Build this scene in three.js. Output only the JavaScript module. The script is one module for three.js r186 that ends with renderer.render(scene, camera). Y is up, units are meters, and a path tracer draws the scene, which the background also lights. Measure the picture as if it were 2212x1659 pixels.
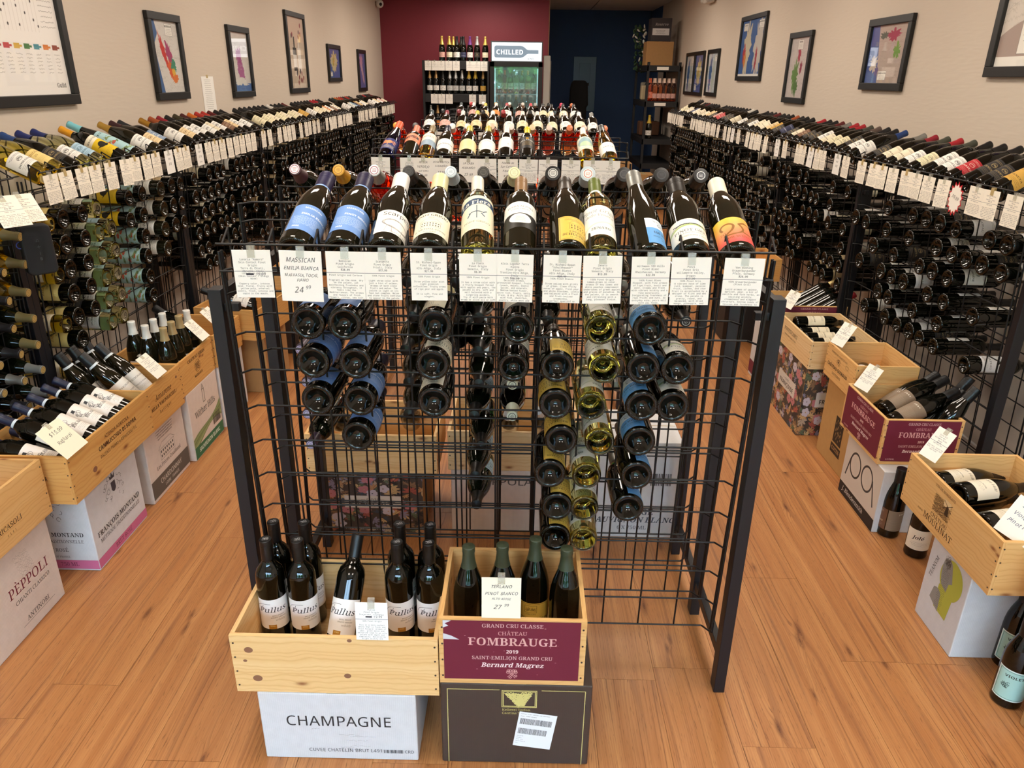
import * as THREE from 'three';
import { mergeGeometries } from 'three/addons/utils/BufferGeometryUtils.js';
import { RoundedBoxGeometry } from 'three/addons/geometries/RoundedBoxGeometry.js';
import { RectAreaLightUniformsLib } from 'three/addons/lights/RectAreaLightUniformsLib.js';
import { createNoise2D } from 'simplex-noise';

// ---------------------------------------------------------------- camera, sky, lamps, exposure
const scene = new THREE.Scene();
const renderer = new THREE.WebGLRenderer({ antialias: true });
renderer.toneMapping = THREE.LinearToneMapping;
renderer.toneMappingExposure = 0.86;
renderer.shadowMap.enabled = true;
RectAreaLightUniformsLib.init();
const W = 2212, Hh = 1659, F = 1600, CX = 1106, CY = 829.5, EYE = 1.68;
const vpDepth = [1135, 167], vpDownX = 1050;      // vanishing points of the shop's length and of its plumb lines
const camD = new THREE.Vector3((vpDepth[0] - CX) / F, (CY - vpDepth[1]) / F, -1).normalize();
const yDown = CY + F * F / (CY - vpDepth[1]);
const camV = new THREE.Vector3((vpDownX - CX) / F, -(yDown - CY) / F, -1).normalize();
const bz = camD.clone().negate(), by = camV.clone().addScaledVector(camD, -camV.dot(camD)).normalize().negate(), bx = new THREE.Vector3().crossVectors(by, bz);
const toWorld = new THREE.Matrix4().set(bx.x, bx.y, bx.z, 0, by.x, by.y, by.z, 0, bz.x, bz.y, bz.z, 0, 0, 0, 0, 1);
const camera = new THREE.PerspectiveCamera(2 * Math.atan(Hh / 2 / F) * 180 / Math.PI, W / Hh, 0.05, 120);
camera.quaternion.setFromRotationMatrix(toWorld); camera.position.set(0, EYE, 0); camera.updateMatrixWorld();
scene.add(camera);
function on(axis, val, x, y) {                    // where the photo's pixel meets the plane x, y or z = val
  const d = new THREE.Vector3((x - CX) / F, (CY - y) / F, -1).applyMatrix4(toWorld), o = [0, EYE, 0], k = 'xyz'[axis];
  return new THREE.Vector3(0, EYE, 0).addScaledVector(d, (val - o[axis]) / d[k]);
}
const XL = -2.14, XR = 2.17, ZF = 2.6, ZM = -12.0, ZB = -14.4, YC = 2.76;   // walls, maroon wall, blue wall, ceiling
scene.background = new THREE.Color(0.46, 0.72, 1.0); scene.backgroundIntensity = 25;
const LAMP_COLOR = new THREE.Color(1.0, 0.885, 0.755), LAMP_POWER = 38;
const LAMPS = [];
for (const z of [0.6, -1.5, -3.5, -5.5, -7.5, -9.5]) for (const x of [-0.85, 0.9]) LAMPS.push([x, z]);
LAMPS.push([-0.6, -11.0]);  // out of view, placed to brighten the maroon wall and back shelves

// ---------------------------------------------------------------- helpers
let seed = 12345;
const rnd = () => { seed = (seed * 1664525 + 1013904223) >>> 0; return seed / 4294967296; };
const rr = (a, b) => a + (b - a) * rnd(), pick = (a) => a[Math.floor(rnd() * a.length)];
const noise = createNoise2D(rnd);
const V = (x, y, z) => new THREE.Vector3(x, y, z);
const used = {};
const numbered = (n) => { const k = used[n] = (used[n] ?? -1) + 1; return k ? n + '_' + String(k).padStart(3, '0') : n; };
const byLabel = {};
function tag(o, label, category, group) {
  o.userData.label = label; o.userData.category = category; if (group) o.userData.group = group;
  (byLabel[label] ??= []).push(o);
  const n = label.split(/[\s-]+/).length; if (n > 16 || n < 4) console.log('LABEL WORDS', n, label);
  return o;
}
function finishLabels() { for (const l in byLabel) if (byLabel[l].length > 1) for (const o of byLabel[l]) o.userData.group ??= l.replace(/^(the |a )/, '').split(' ').slice(-8).join(' '); }
function thing(name, label, category, pos = [0, 0, 0], turn = 0, group) {
  const o = new THREE.Group(); o.name = numbered(name); o.position.set(...pos); o.rotation.y = turn; scene.add(o);
  return tag(o, label, category, group);
}
function part(name, geo, mat, parent, pos, label) {
  const m = new THREE.Mesh(geo, mat); m.name = name; m.castShadow = m.receiveShadow = true; if (pos) m.position.set(...pos);
  if (label) m.userData.label = label;
  (parent ?? scene).add(m); return m;
}
function struct(name, geo, mat, pos, parent) { const m = part(name, geo, mat, parent, pos); if (!parent) m.userData.kind = 'structure'; return m; }
const box = (w, h, d, x = 0, y = 0, z = 0) => new THREE.BoxGeometry(w, h, d).translate(x, y, z);
const rbox = (w, h, d, r = 0.002, x = 0, y = 0, z = 0) => new RoundedBoxGeometry(w, h, d, 1, Math.min(r, w / 2.1, h / 2.1, d / 2.1)).translate(x, y, z);
const merge = (a) => mergeGeometries(a.map((g) => { const n = g.index ? g.toNonIndexed() : g; for (const k of Object.keys(n.attributes)) if (!['position', 'normal', 'uv'].includes(k)) n.deleteAttribute(k); return n; }));
function rod(a, b, r, seg = 6) {                   // a straight wire from a to b
  const d = b.clone().sub(a), g = new THREE.CylinderGeometry(r, r, d.length(), seg, 1);
  return g.applyQuaternion(new THREE.Quaternion().setFromUnitVectors(V(0, 1, 0), d.clone().normalize())).translate((a.x + b.x) / 2, (a.y + b.y) / 2, (a.z + b.z) / 2);
}
const wire = (pts, r, seg = 6) => merge(pts.slice(1).map((p, i) => rod(pts[i], p, r, seg)));
const std = (color, roughness = 0.6, o = {}) => new THREE.MeshStandardMaterial({ color, roughness, ...o });
const phys = (color, roughness, o = {}) => new THREE.MeshPhysicalMaterial({ color, roughness, ...o });
function canvas(w, h) { const c = document.createElement('canvas'); c.width = w; c.height = h; return c; }
function canvasTexture(c, srgb = true) { const t = new THREE.CanvasTexture(c); if (srgb) t.colorSpace = THREE.SRGBColorSpace; t.wrapS = t.wrapT = THREE.RepeatWrapping; t.magFilter = THREE.LinearFilter; return t; }
function pixelTexture(w, h, fn, srgb = true) {     // fn(u, v) -> [r, g, b] in 0..255
  const d = new Uint8Array(w * h * 4);
  for (let j = 0; j < h; j++) for (let i = 0; i < w; i++) { const c = fn(i / w, j / h), k = (j * w + i) * 4; d[k] = c[0]; d[k + 1] = c[1]; d[k + 2] = c[2]; d[k + 3] = 255; }
  const t = new THREE.DataTexture(d, w, h, THREE.RGBAFormat); if (srgb) t.colorSpace = THREE.SRGBColorSpace;
  t.wrapS = t.wrapT = THREE.RepeatWrapping; t.magFilter = THREE.LinearFilter; t.needsUpdate = true; return t;
}
const clamp = (x, a = 0, b = 255) => Math.max(a, Math.min(b, x)), mix = (a, b, t) => a.map((v, i) => v + (b[i] - v) * t);

// printed sheets: pages that hold many small prints; alloc() returns the rectangle of one print
class Atlas {
  constructor(alpha, look) { this.alpha = alpha; this.look = look; this.pages = []; this.cache = {}; }
  page() {
    const c = canvas(2048, 2048), g = c.getContext('2d'); if (!this.alpha) { g.fillStyle = '#f4f1ea'; g.fillRect(0, 0, 2048, 2048); }
    const p = { c, g, x: 0, y: 0, row: 0, mat: new THREE.MeshStandardMaterial({ roughness: 0.55, ...this.look }) };
    this.pages.push(p); return p;
  }
  alloc(w, h, draw, key) {
    if (key && this.cache[key]) return this.cache[key];
    let p = this.pages[this.pages.length - 1] ?? this.page();
    if (p.x + w > 2048) { p.x = 0; p.y += p.row + 4; p.row = 0; }
    if (p.y + h > 2048) p = this.page();
    p.g.save(); p.g.beginPath(); p.g.rect(p.x, p.y, w, h); p.g.clip(); p.g.translate(p.x, p.y); draw(p.g, w, h); p.g.restore();
    const r = { u0: (p.x + 1) / 2048, u1: (p.x + w - 1) / 2048, v1: 1 - (p.y + 1) / 2048, v0: 1 - (p.y + h - 1) / 2048, mat: p.mat };
    p.x += w + 4; p.row = Math.max(p.row, h); if (key) this.cache[key] = r; return r;
  }
  finish() { for (const p of this.pages) { const t = canvasTexture(p.c); t.wrapS = t.wrapT = THREE.ClampToEdgeWrapping; p.mat.map = t; if (this.alpha) { p.mat.transparent = true; } } }
}
const PAPER = new Atlas(false, { roughness: 0.5 }), INK = new Atlas(true, { roughness: 0.6 });
function toRect(geo, r) { const a = geo.attributes.uv; for (let i = 0; i < a.count; i++) a.setXY(i, r.u0 + (r.u1 - r.u0) * a.getX(i), r.v0 + (r.v1 - r.v0) * a.getY(i)); return geo; }
function lines(g, text, x, y, w, lh) {             // centred, wrapped text; returns the next y
  for (const para of text.split('\n')) {
    let l = '';
    for (const word of para.split(' ')) { const t = l ? l + ' ' + word : word; if (g.measureText(t).width > w && l) { g.fillText(l, x, y); y += lh; l = word; } else l = t; }
    g.fillText(l, x, y); y += lh;
  }
  return y;
}
function hand(g, text, x, y, size, color = '#16161c') { // uneven pen lettering, centred
  g.save(); g.fillStyle = color; g.font = `italic ${size}px sans-serif`; g.textAlign = 'left';
  let cx = x - g.measureText(text).width * 0.54;
  for (const ch of text) { g.save(); g.translate(cx, y + (rnd() - 0.5) * size * 0.12); g.rotate((rnd() - 0.5) * 0.22); g.fillText(ch, 0, 0); g.restore(); cx += g.measureText(ch).width * 1.08; }
  g.restore();
}
function scribble(g, x, y, w, n, h, color) { g.strokeStyle = color; g.beginPath(); for (let i = 0; i <= n; i++) { const px = x + w * i / n; g.lineTo(px, y + (rnd() - 0.5) * h); } g.stroke(); }
function greek(g, x, y, w, rows, lh, color, lw = 1) { g.lineWidth = lw; for (let i = 0; i < rows; i++) { const k = w * rr(0.7, 1); scribble(g, x - k / 2, y + i * lh, k, Math.round(k / 2), lh * 0.45, color); } }

// ---------------------------------------------------------------- materials
function woodField(u, v, lanes, knots, period) {    // along u (0..1), lanes across v: returns [tone, streak, knot] of a sawn board
  let across = v * lanes, warp = noise(Math.cos(u * 6.283) * 1.1 + 7, across * 0.9 + Math.sin(u * 6.283) * 1.1) * 0.16 + noise(Math.cos(u * 6.283) * 3.2, across * 1.6 + Math.sin(u * 6.283) * 3.2) * 0.05, kn = 0;
  for (const [ku, kv, kr] of knots) { let du = (u - ku); du -= Math.round(du); const d = Math.hypot(du * period / kr / 2.4, (across - kv) / kr); if (d < 5) { const e = Math.exp(-d * d * 0.6); warp += (across - kv >= 0 ? 1 : -1) * e * kr * 0.9; kn = Math.max(kn, Math.exp(-d * d * 3)); } }
  return [across + warp, kn];
}
const floorKnots = []; for (let i = 0; i < 18; i++) floorKnots.push([rnd(), rr(0, 4), rr(0.05, 0.11)]);
const floorTex = pixelTexture(2048, 1024, (u, v) => {
  const lane = Math.floor(v * 4), cu = Math.cos(u * 6.283), su = Math.sin(u * 6.283), n2 = (x, rho, o) => noise(x + o, cu * rho + o * 3.1 + lane * 4.7) * 0.6 + noise(x * 1.1 + o * 2, su * rho + o + lane * 2.3) * 0.6;
  let a = v * 4, kn = 0, warp = n2(a * 0.45, 0.32, 3) * 0.10 + n2(a * 2.2, 0.9, 9) * 0.012;
  for (const [ku, kv, kr] of floorKnots) { let du = u - ku; du -= Math.round(du); const d = Math.hypot(du * 12 / kr / 4.2, (a - kv) / kr); if (d < 4) { warp += Math.sign(a - kv) * Math.exp(-d * d * 0.8) * kr * 0.75; kn = Math.max(kn, Math.exp(-d * d * 5) * (0.7 + 0.3 * noise(d * 9, kv))); } }
  a += warp;
  const ring = (f, o, pw) => Math.pow(Math.abs((((a * f + noise(a * 2.1 + o, o) * 0.9) % 1) + 1) % 1 - 0.5) * 2, pw);
  const band = n2(a * 4.2, 0.3, 40) * 0.5 + 0.5, fine = noise(a * 130, u * 22 + lane * 9) * 0.5 + 0.5, mid = noise(a * 34 + 3, u * 5 + lane * 3) * 0.5 + 0.5;
  const where = clamp(n2(a * 3.1, 0.45, 13) * 1.4 + 0.3, 0, 1), lines1 = ring(13, 1, 11) * where, lines2 = ring(31, 6, 6) * clamp(n2(a * 5, 0.4, 23) + 0.35, 0, 1);
  const fleck = Math.max(0, noise(a * 46 + 9, u * 30 + lane * 5) - 0.74) * 3.4, smoke = Math.max(0, n2(a * 6.5, 0.55, 31) - 0.35);
  let c = mix([176, 116, 66], [206, 150, 94], clamp(band, 0, 1)); c = mix(c, [150, 92, 50], fine * 0.30 + mid * 0.30); c = mix(c, [92, 50, 24], lines1 * 0.78); c = mix(c, [118, 68, 36], lines2 * 0.5); c = mix(c, [116, 70, 44], clamp(smoke, 0, 1) * 0.75); c = mix(c, [70, 38, 20], clamp(fleck, 0, 1) * 0.75); c = mix(c, [74, 38, 20], clamp(kn, 0, 1) * 0.9);
  return c.map((x) => clamp(x));
});
const pineKnots = []; for (let i = 0; i < 9; i++) pineKnots.push([rnd(), rr(0, 4), rr(0.05, 0.11)]);
const pineTex = pixelTexture(1024, 512, (u, v) => {
  let [a, kn] = woodField(u, v, 4, pineKnots, 8); a = v * 4 + (a - v * 4) * 0.3 + kn * 0.06;
  const r1 = Math.abs(((a * 7 + noise(a * 2, 1) * 0.7) % 1 + 1) % 1 - 0.5) * 2, fine = noise(a * 60, u * 24) * 0.5 + 0.5, band = noise(a * 1.6 + 11, 2) * 0.5 + 0.5;
  let c = mix([232, 196, 142], [240, 214, 168], band); c = mix(c, [204, 156, 98], Math.pow(r1, 4) * 0.45); c = mix(c, [214, 172, 118], fine * 0.22); c = mix(c, [126, 76, 44], kn * 0.85);
  return c.map((x) => clamp(x));
});
const wallBump = pixelTexture(512, 512, (u, v) => { const n = 128 + 50 * noise(u * 90, v * 90) + 40 * noise(u * 200, v * 200); return [n, n, n]; }, false); wallBump.repeat.set(1.4, 1.4);
const cardTex = pixelTexture(512, 256, (u, v) => { const f = 0.5 + 0.5 * Math.sin(u * 6.283 * 96), n = noise(u * 12, v * 12) * 0.5 + noise(u * 60, v * 40) * 0.3; const k = 242 + f * 7 + n * 6; return [clamp(k), clamp(k), clamp(k)]; });
const M = {
  wall: std(0xcdc0b1, 0.85, { bumpMap: wallBump, bumpScale: 0.0012 }), maroon: std(0x7c2030, 0.6, { bumpMap: wallBump, bumpScale: 0.001 }), blue: std(0x33527f, 0.7, { bumpMap: wallBump, bumpScale: 0.001 }),
  ceiling: std(0xdedad2, 0.9, { bumpMap: wallBump, bumpScale: 0.002 }), ceilingGrid: std(0x9a968e, 0.6), floor: std(0xffffff, 0.42, { map: floorTex, bumpMap: floorTex, bumpScale: 0.0004 }), gap: std(0x4a2c18, 0.9),
  wireBlack: std(0x0c0d10, 0.42, { metalness: 0.2 }), post: std(0x0d0f16, 0.45), black: std(0x0a0a0b, 0.5), blackShelf: std(0x15161a, 0.6), frame: std(0x0e0d0d, 0.45), screw: std(0x3a3836, 0.4, { metalness: 0.8 }),
  pane: phys(0xffffff, 0.02, { transmission: 1, thickness: 0, ior: 1.5 }), clip: phys(0xf4f4f0, 0.12, { transmission: 0.85, thickness: 0, ior: 1.45 }), tape: phys(0xd9c48e, 0.3, { transmission: 0.4, thickness: 0 }),
  paper: std(0xf1ede4, 0.6), kraft: std(0xb58a58, 0.8, { map: cardTex }), whiteCard: std(0xdcdcde, 0.6, { map: cardTex }), pinkCard: std(0xe2d3c8, 0.6, { map: cardTex }), brownCard: std(0x43362f, 0.6, { map: cardTex }), tanCard: std(0xc79a5e, 0.75, { map: cardTex }),
  darkGlass: phys(0x060704, 0.045, { ior: 1.52, specularIntensity: 1 }), nail: std(0x4b423a, 0.5, { metalness: 0.6 }),
};
const pine = [0xffffff, 0xf5e2c4, 0xe9cd9f, 0xfff4e2, 0xdcbb88].map((c) => std(c, 0.62, { map: pineTex, bumpMap: pineTex, bumpScale: 0.0003 }));
const liquid = (c, dist) => phys(0xffffff, 0.02, { transmission: 1, thickness: 0.05, ior: 1.36, attenuationColor: new THREE.Color().setRGB(...c), attenuationDistance: dist });
Object.assign(M, {
  olive: phys(0x17150a, 0.04, { ior: 1.52 }), green: phys(0x0b1008, 0.04, { ior: 1.52 }), pale: liquid([0.86, 0.87, 0.38], 0.10), yellow: liquid([0.92, 0.76, 0.12], 0.09), amber: liquid([0.80, 0.26, 0.05], 0.07), rose: liquid([0.93, 0.34, 0.20], 0.07), red: liquid([0.75, 0.06, 0.05], 0.05),
  cobalt: liquid([0.03, 0.06, 0.5], 0.04), pink: liquid([0.95, 0.52, 0.34], 0.08),
});

// ---------------------------------------------------------------- the room
{
  const slab = struct('floor', box(XR - XL + 0.4, 0.1, ZF - ZB + 0.4, (XL + XR) / 2, -0.058, (ZF + ZB) / 2), M.gap);
  const PW = 0.1995, known = { '0': -2.247, '1': -1.833, '-1': -1.50, '-2': -1.787 };
  const plank = (x0, x1, za, zb) => {              // za nearer (greater), zb farther
    const w = x1 - x0 - 0.0009, l = za - zb - 0.0011, g = new THREE.BoxGeometry(w, 0.008, l), a = g.attributes, lane = Math.floor(rnd() * 4), off = rnd(), flip = rnd() < 0.5 ? -1 : 1;
    for (let i = 0; i < a.uv.count; i++) a.uv.setXY(i, flip * a.position.getZ(i) / 2.4 + off, (lane + 0.5 + (a.position.getX(i) / PW) * 0.96) / 4);
    part('floor_plank', g, M.floor, slab, [(x0 + x1) / 2, -0.004 + (rnd() - 0.5) * 0.0006, (za + zb) / 2]);
  };
  for (let k = -16; k <= 5; k++) {
    const x0 = Math.max(XL, 1.026 + PW * (k - 1)), x1 = Math.min(XR, 1.026 + PW * k); if (x1 - x0 < 0.02) continue;
    let z = (known[k] ?? -1.3 - rnd() * 1.2); while (z < -0.75) z += 1.22;
    plank(x0, x1, ZF, z);
    for (; z > -11; z -= 1.22) plank(x0, x1, z, z - 1.22);
    plank(x0, x1, z, ZB);
  }
  const T = 0.15, len = ZF - ZB;
  struct('wall_left', box(T, YC + 0.1, len + 2 * T, XL - T / 2, YC / 2 + 0.05, (ZF + ZB) / 2), M.wall);
  struct('wall_right', box(T, YC + 0.1, len + 2 * T, XR + T / 2, YC / 2 + 0.05, (ZF + ZB) / 2), M.wall);
  struct('wall_back', box(XR - XL, YC + 0.1, T, (XL + XR) / 2, YC / 2 + 0.05, ZB - T / 2), M.blue);
  const edge = on(2, ZM, 1185, 60).x;
  struct('wall_maroon', box(edge - XL, YC, 0.12, (XL + edge) / 2, YC / 2, ZM - 0.06), M.maroon);
  struct('trim_1', box(0.012, YC, 0.13, edge + 0.008, YC / 2, ZM - 0.06), std(0x8a5a3c, 0.6));
  struct('wall_partition', box(0.1, YC, ZM - ZB - 0.12, edge - 0.06, YC / 2, (ZM + ZB) / 2 - 0.06), M.blue);
  struct('wall_blue_return', box(0.012, YC, 1.2, XR - 0.006, YC / 2, ZB + 0.6), M.blue);
  const cz = struct('ceiling', box(XR - XL + 2 * T, 0.12, len + 2 * T, (XL + XR) / 2, YC + 0.075, (ZF + ZB) / 2), M.ceilingGrid);
  const tile = rbox(1.2 - 0.018, 0.014, 0.6 - 0.018, 0.004);
  for (let i = 0; i < 4; i++) for (let j = 0; j < 28; j++) { const x = XL + (XR - XL) * (i + 0.5) / 4, z = ZF - 0.3 - j * 0.6; if (z < ZB + 0.2) continue; part('ceiling_tile', j || i ? tile : tile, M.ceiling, cz, [x, YC + 0.008, z]).scale.x = (XR - XL) / 4 / 1.2; }
  for (const [side, x] of [['left', XL + 0.007], ['right', XR - 0.007]]) struct('baseboard_' + side, box(0.014, 0.1, len - 2.7, x, 0.05, -2.2 + 0.1), std(0xe6e2da, 0.5));
  // storefront behind the camera: low wall, posts and glass
  struct('wall_front', merge([box(XR - XL, 0.4, T, (XL + XR) / 2, 0.2, ZF + T / 2), box(XR - XL, YC - 2.35, T, (XL + XR) / 2, (YC + 2.55) / 2, ZF + T / 2), box(0.2, 2.05, T, XL + 0.1, 1.425, ZF + T / 2), box(0.2, 2.05, T, XR - 0.1, 1.425, ZF + T / 2)]), M.wall);
  const w0 = XL + 0.2, w1 = XR - 0.2;
  for (let i = 0; i < 3; i++) {
    const a = w0 + (w1 - w0) * i / 3, b = w0 + (w1 - w0) * (i + 1) / 3, cx = (a + b) / 2, w = b - a;
    const fr = struct('window_' + (i + 1), merge([box(w, 0.05, 0.08, cx, 0.425, ZF + 0.07), box(w, 0.05, 0.08, cx, 2.425, ZF + 0.07), box(0.05, 1.95, 0.08, a + 0.025, 1.425, ZF + 0.07), box(0.05, 1.95, 0.08, b - 0.025, 1.425, ZF + 0.07)]), std(0x2a2b2d, 0.4));
    part('pane', box(w - 0.1, 1.95, 0.006, cx, 1.425, ZF + 0.07), M.pane, fr);
  }
  // the street outside, seen only in reflections
  struct('ground', box(40, 0.1, 24, 0, -0.16, ZF + 12.2), std(0x8d8a84, 0.9));
  const leafMat = phys(0x5f9a3c, 0.6, { transmission: 0.35, thickness: 0 });
  for (const [x, z, s] of [[-8.4, 9.4, 1], [-4.1, 9.8, 1.05], [0.2, 9.6, 1], [4.4, 9.8, 1.05], [8.6, 9.5, 1]]) {
    const t = thing('street_tree', 'leafy green street tree standing beyond the shop window', 'tree', [x, -0.11, z], 0, 'street trees outside the window');
    part('trunk', new THREE.CylinderGeometry(0.08 * s, 0.13 * s, 2.2 * s, 10).translate(0, 1.1 * s, 0), std(0x5a4636, 0.9), t);
    const leaf = new THREE.PlaneGeometry(0.34, 0.22), gs = [];
    for (let i = 0; i < 1300; i++) { const a = rnd() * 6.283, b = Math.acos(rr(-1, 1)), q = Math.cbrt(rnd()), g = leaf.clone().rotateX(rr(0, 3)).rotateY(rr(0, 6)).rotateZ(rr(0, 3)); g.translate(Math.sin(b) * Math.cos(a) * 2.0 * s * q, 2.6 * s + Math.cos(b) * 1.5 * s * q, Math.sin(b) * Math.sin(a) * 1.4 * s * q); gs.push(g); }
    part('crown', merge(gs), leafMat, t).userData.kind = 'stuff';
  }
  { const t = thing('unseen_hedge', 'clipped green hedge across the street from the window', 'hedge', [0, -0.11, 12.2]), gs = [], leaf = new THREE.PlaneGeometry(0.3, 0.2); for (let i = 0; i < 2600; i++) gs.push(leaf.clone().rotateX(rr(0, 3)).rotateY(rr(0, 6)).rotateZ(rr(0, 3)).translate(rr(-9, 9), rr(0.1, 1.9), rr(-0.35, 0.35))); part('foliage', merge(gs), leafMat, t).userData.kind = 'stuff'; }  // hedge out of view, placed to green the fridge door reflection
}
// ceiling lamps out of view, lighting the shop: square panels in the tiles, and the light each gives just below
{
  const rim = merge([box(0.62, 0.02, 0.025, 0, 0, 0.2975), box(0.62, 0.02, 0.025, 0, 0, -0.2975), box(0.025, 0.02, 0.57, 0.2975, 0, 0), box(0.025, 0.02, 0.57, -0.2975, 0, 0)]), lens = box(0.57, 0.006, 0.57);
  const glow = std(0xffffff, 0.4, { emissive: LAMP_COLOR, emissiveIntensity: 6 });
  LAMPS.forEach(([x, z], i) => {
    const t = thing('unseen_ceiling_lamp', 'square flat ceiling light panel set among the tiles', 'lamp', [x, YC, z], 0, 'unseen ceiling light panels over the shop');
    part('rim', rim, std(0xd8d5cf, 0.5), t, [0, -0.008, 0]); part('lens', lens, glow, t, [0, -0.012, 0]);
    const l = new THREE.RectAreaLight(LAMP_COLOR, LAMP_POWER / (0.57 * 0.57) / 6 * (z < -12 ? 0.35 : 1), 0.57, 0.57); l.position.set(x, YC - 0.03, z); l.lookAt(x, 0, z); scene.add(l);
  });
}

// ---------------------------------------------------------------- wire racks
// own axes: x along the rack, z out to the shopper, z = 0 at the rear grid; rows of wires 0.1 m apart hold lying bottles, the rail on top holds tilted ones
const RAILY = 1.335, HALF = 0.63;
function rowWire(y, z, half = HALF) { const e = 0.028; return wire([V(-half, y - 0.002, z), V(-half + 0.024, y, z - e), V(half - 0.024, y, z - e), V(half, y - 0.002, z)], 0.0026); }
const gridGeo = {};
function frontGrid(fine) {
  const g = [], r = 0.0026, top = 1.305, bot = 0.2;
  for (const s of [-1, 1]) { g.push(rod(V(s * HALF, bot, 0.155), V(s * HALF, top, 0.155), 0.0036), rod(V(s * HALF, bot, 0.140), V(s * HALF, top, 0.140), 0.0036)); }
  for (let i = 1; i < 12; i++) g.push(rod(V(-HALF + i * 0.105, bot, 0.126), V(-HALF + i * 0.105, 1.262, 0.126), r));
  for (let y = 0.2; y < 1.15; y += 0.1) g.push(rowWire(y, 0.155));
  g.push(rowWire(1.205, 0.155), rowWire(1.262, 0.155));
  return merge(g);
}
function rearGrid() {
  const g = [], r = 0.0026, top = 1.388, bot = 0.2;
  for (const s of [-1, 1]) { g.push(rod(V(s * HALF, bot, 0), V(s * HALF, top, 0), 0.0036), rod(V(s * HALF, bot, -0.015), V(s * HALF, top, -0.015), 0.0036)); }
  for (let i = 1; i < 12; i++) g.push(rod(V(-HALF + i * 0.105, bot, -0.031), V(-HALF + i * 0.105, top, -0.031), r));
  for (let y = 0.2; y < 1.15; y += 0.1) g.push(rowWire(y, 0));
  g.push(rowWire(1.388, 0), rowWire(1.345, 0), rowWire(1.29, 0), rowWire(1.21, 0));
  return merge(g);
}
function rail() {
  const g = [rod(V(-HALF + 0.02, RAILY, 0.215), V(HALF - 0.02, RAILY, 0.215), 0.0030), rod(V(-HALF, 1.262, 0.165), V(HALF, 1.262, 0.165), 0.0026)];
  for (let i = 0; i <= 12; i++) { const x = -HALF + 0.034 + i * (2 * HALF - 0.054) / 12; g.push(wire([V(x, RAILY, 0.215), V(x, 1.362, 0.172), V(x, 1.262, 0.165)], 0.0026)); }
  return merge(g);
}
const LEAN = 0.055;
function lean(g) { const a = g.attributes.position; for (let i = 0; i < a.count; i++) a.setZ(i, a.getZ(i) + Math.min(0, a.getY(i) - 1.3) * LEAN); return g; }
const RG = { front: lean(frontGrid()), rear: lean(rearGrid()), rail: rail() };
const postGeo = rbox(0.032, 1.206, 0.042, 0.002, 0, 0.603, 0), armGeo = (l) => rbox(0.022, 0.032, l, 0.002);
function rackFace(parent, z0, turn) {               // the two grids and the rail of one side
  const f = (name, geo) => { const m = part(name, geo, M.wireBlack, parent, [0, 0, z0]); m.rotation.y = turn; };
  f('front_grid', RG.front); f('rear_grid', RG.rear); f('display_rail', RG.rail);
}
function posts(parent, zs) {
  for (const s of [-1, 1]) {
    for (const z of zs) part('post', postGeo, M.post, parent, [s * 0.668, 0, z]);
    const a = Math.min(...zs), b = Math.max(...zs);
    for (const y of [1.182, 0.12]) part('side_arm', armGeo(b - a - 0.042), M.post, parent, [s * 0.668, y, (a + b) / 2]);
    for (const z of zs) part('bracket', rbox(0.05, 0.02, 0.02, 0.002), M.post, parent, [s * 0.643, 1.16, z]);
  }
}
// free-standing double racks down the middle of the shop; UNITS: centre x, rear grid of the near side, rear grid of the far side
const UNITS = [[-0.06, -1.815, -2.15], [-0.12, -3.83, -4.17], [-0.11, -5.61, -5.95], [-0.10, -7.39, -7.73]];
const ORD = ['first', 'second', 'third', 'fourth', 'fifth', 'sixth'];
UNITS.forEach(([x, za, zb], i) => {
  const zc = (za + zb) / 2, t = thing('double_wire_rack', `black double-sided wire wine rack, ${ORD[i]} in the middle row`, 'rack', [x, 0, zc], 0, 'middle wire racks');
  rackFace(t, za - zc, 0); rackFace(t, zb - zc, Math.PI); posts(t, i ? [0.27, -0.27] : [-1.712 - zc, -2.056 - zc, -2.40 - zc]);
});
const LEFT = [-1.99, -3.36, -4.73, -6.10, -7.48, -8.86, -10.24], RIGHT = [-3.28, -4.63, -5.96, -7.29, -8.62];
const LX = -1.975, RX = 1.895;
const SIDES = { L: { x: LX, turn: Math.PI / 2, zs: LEFT.slice(1), wall: 'wall with the paper list' }, R: { x: RX, turn: -Math.PI / 2, zs: RIGHT, wall: 'wall with the purple vineyard map' } };
const FR = {};                                      // frames of reference: key -> function(local x, y, local z) -> world
function frameOf(x, z, turn) { const m = new THREE.Matrix4().makeRotationY(turn).setPosition(x, 0, z); const f = (a, b, c) => V(a, b, c).applyMatrix4(m); f.dir = (a, b, c) => V(a, b, c).transformDirection(m); f.turn = turn; return f; }
UNITS.forEach(([x, za, zb], i) => { FR['U' + i + 'f'] = frameOf(x, za, 0); FR['U' + i + 'r'] = frameOf(x, zb, Math.PI); });
for (const s of 'LR') SIDES[s].zs.forEach((z, i) => {
  const turn = SIDES[s].turn + (s === 'R' && i === 0 ? 0.05 : 0), t = thing('wall_wire_rack', `black wire wine rack, ${ORD[i]} from the window along the ${SIDES[s].wall}`, 'rack', [SIDES[s].x, 0, z], turn, 'wall wire racks');
  rackFace(t, 0, 0); posts(t, [0.11, -0.09]); FR[s + i] = frameOf(SIDES[s].x, z, turn);
});
{ const t = thing('wall_wire_rack', 'black wire wine rack with bottle necks pointing out, beside the speaker', 'rack', [LX, 0, LEFT[0]], Math.PI / 2, 'wall wire racks'); rackFace(t, 0, 0); posts(t, [0.11, -0.09]); FR.L9 = frameOf(LX, LEFT[0], Math.PI / 2); }

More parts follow.
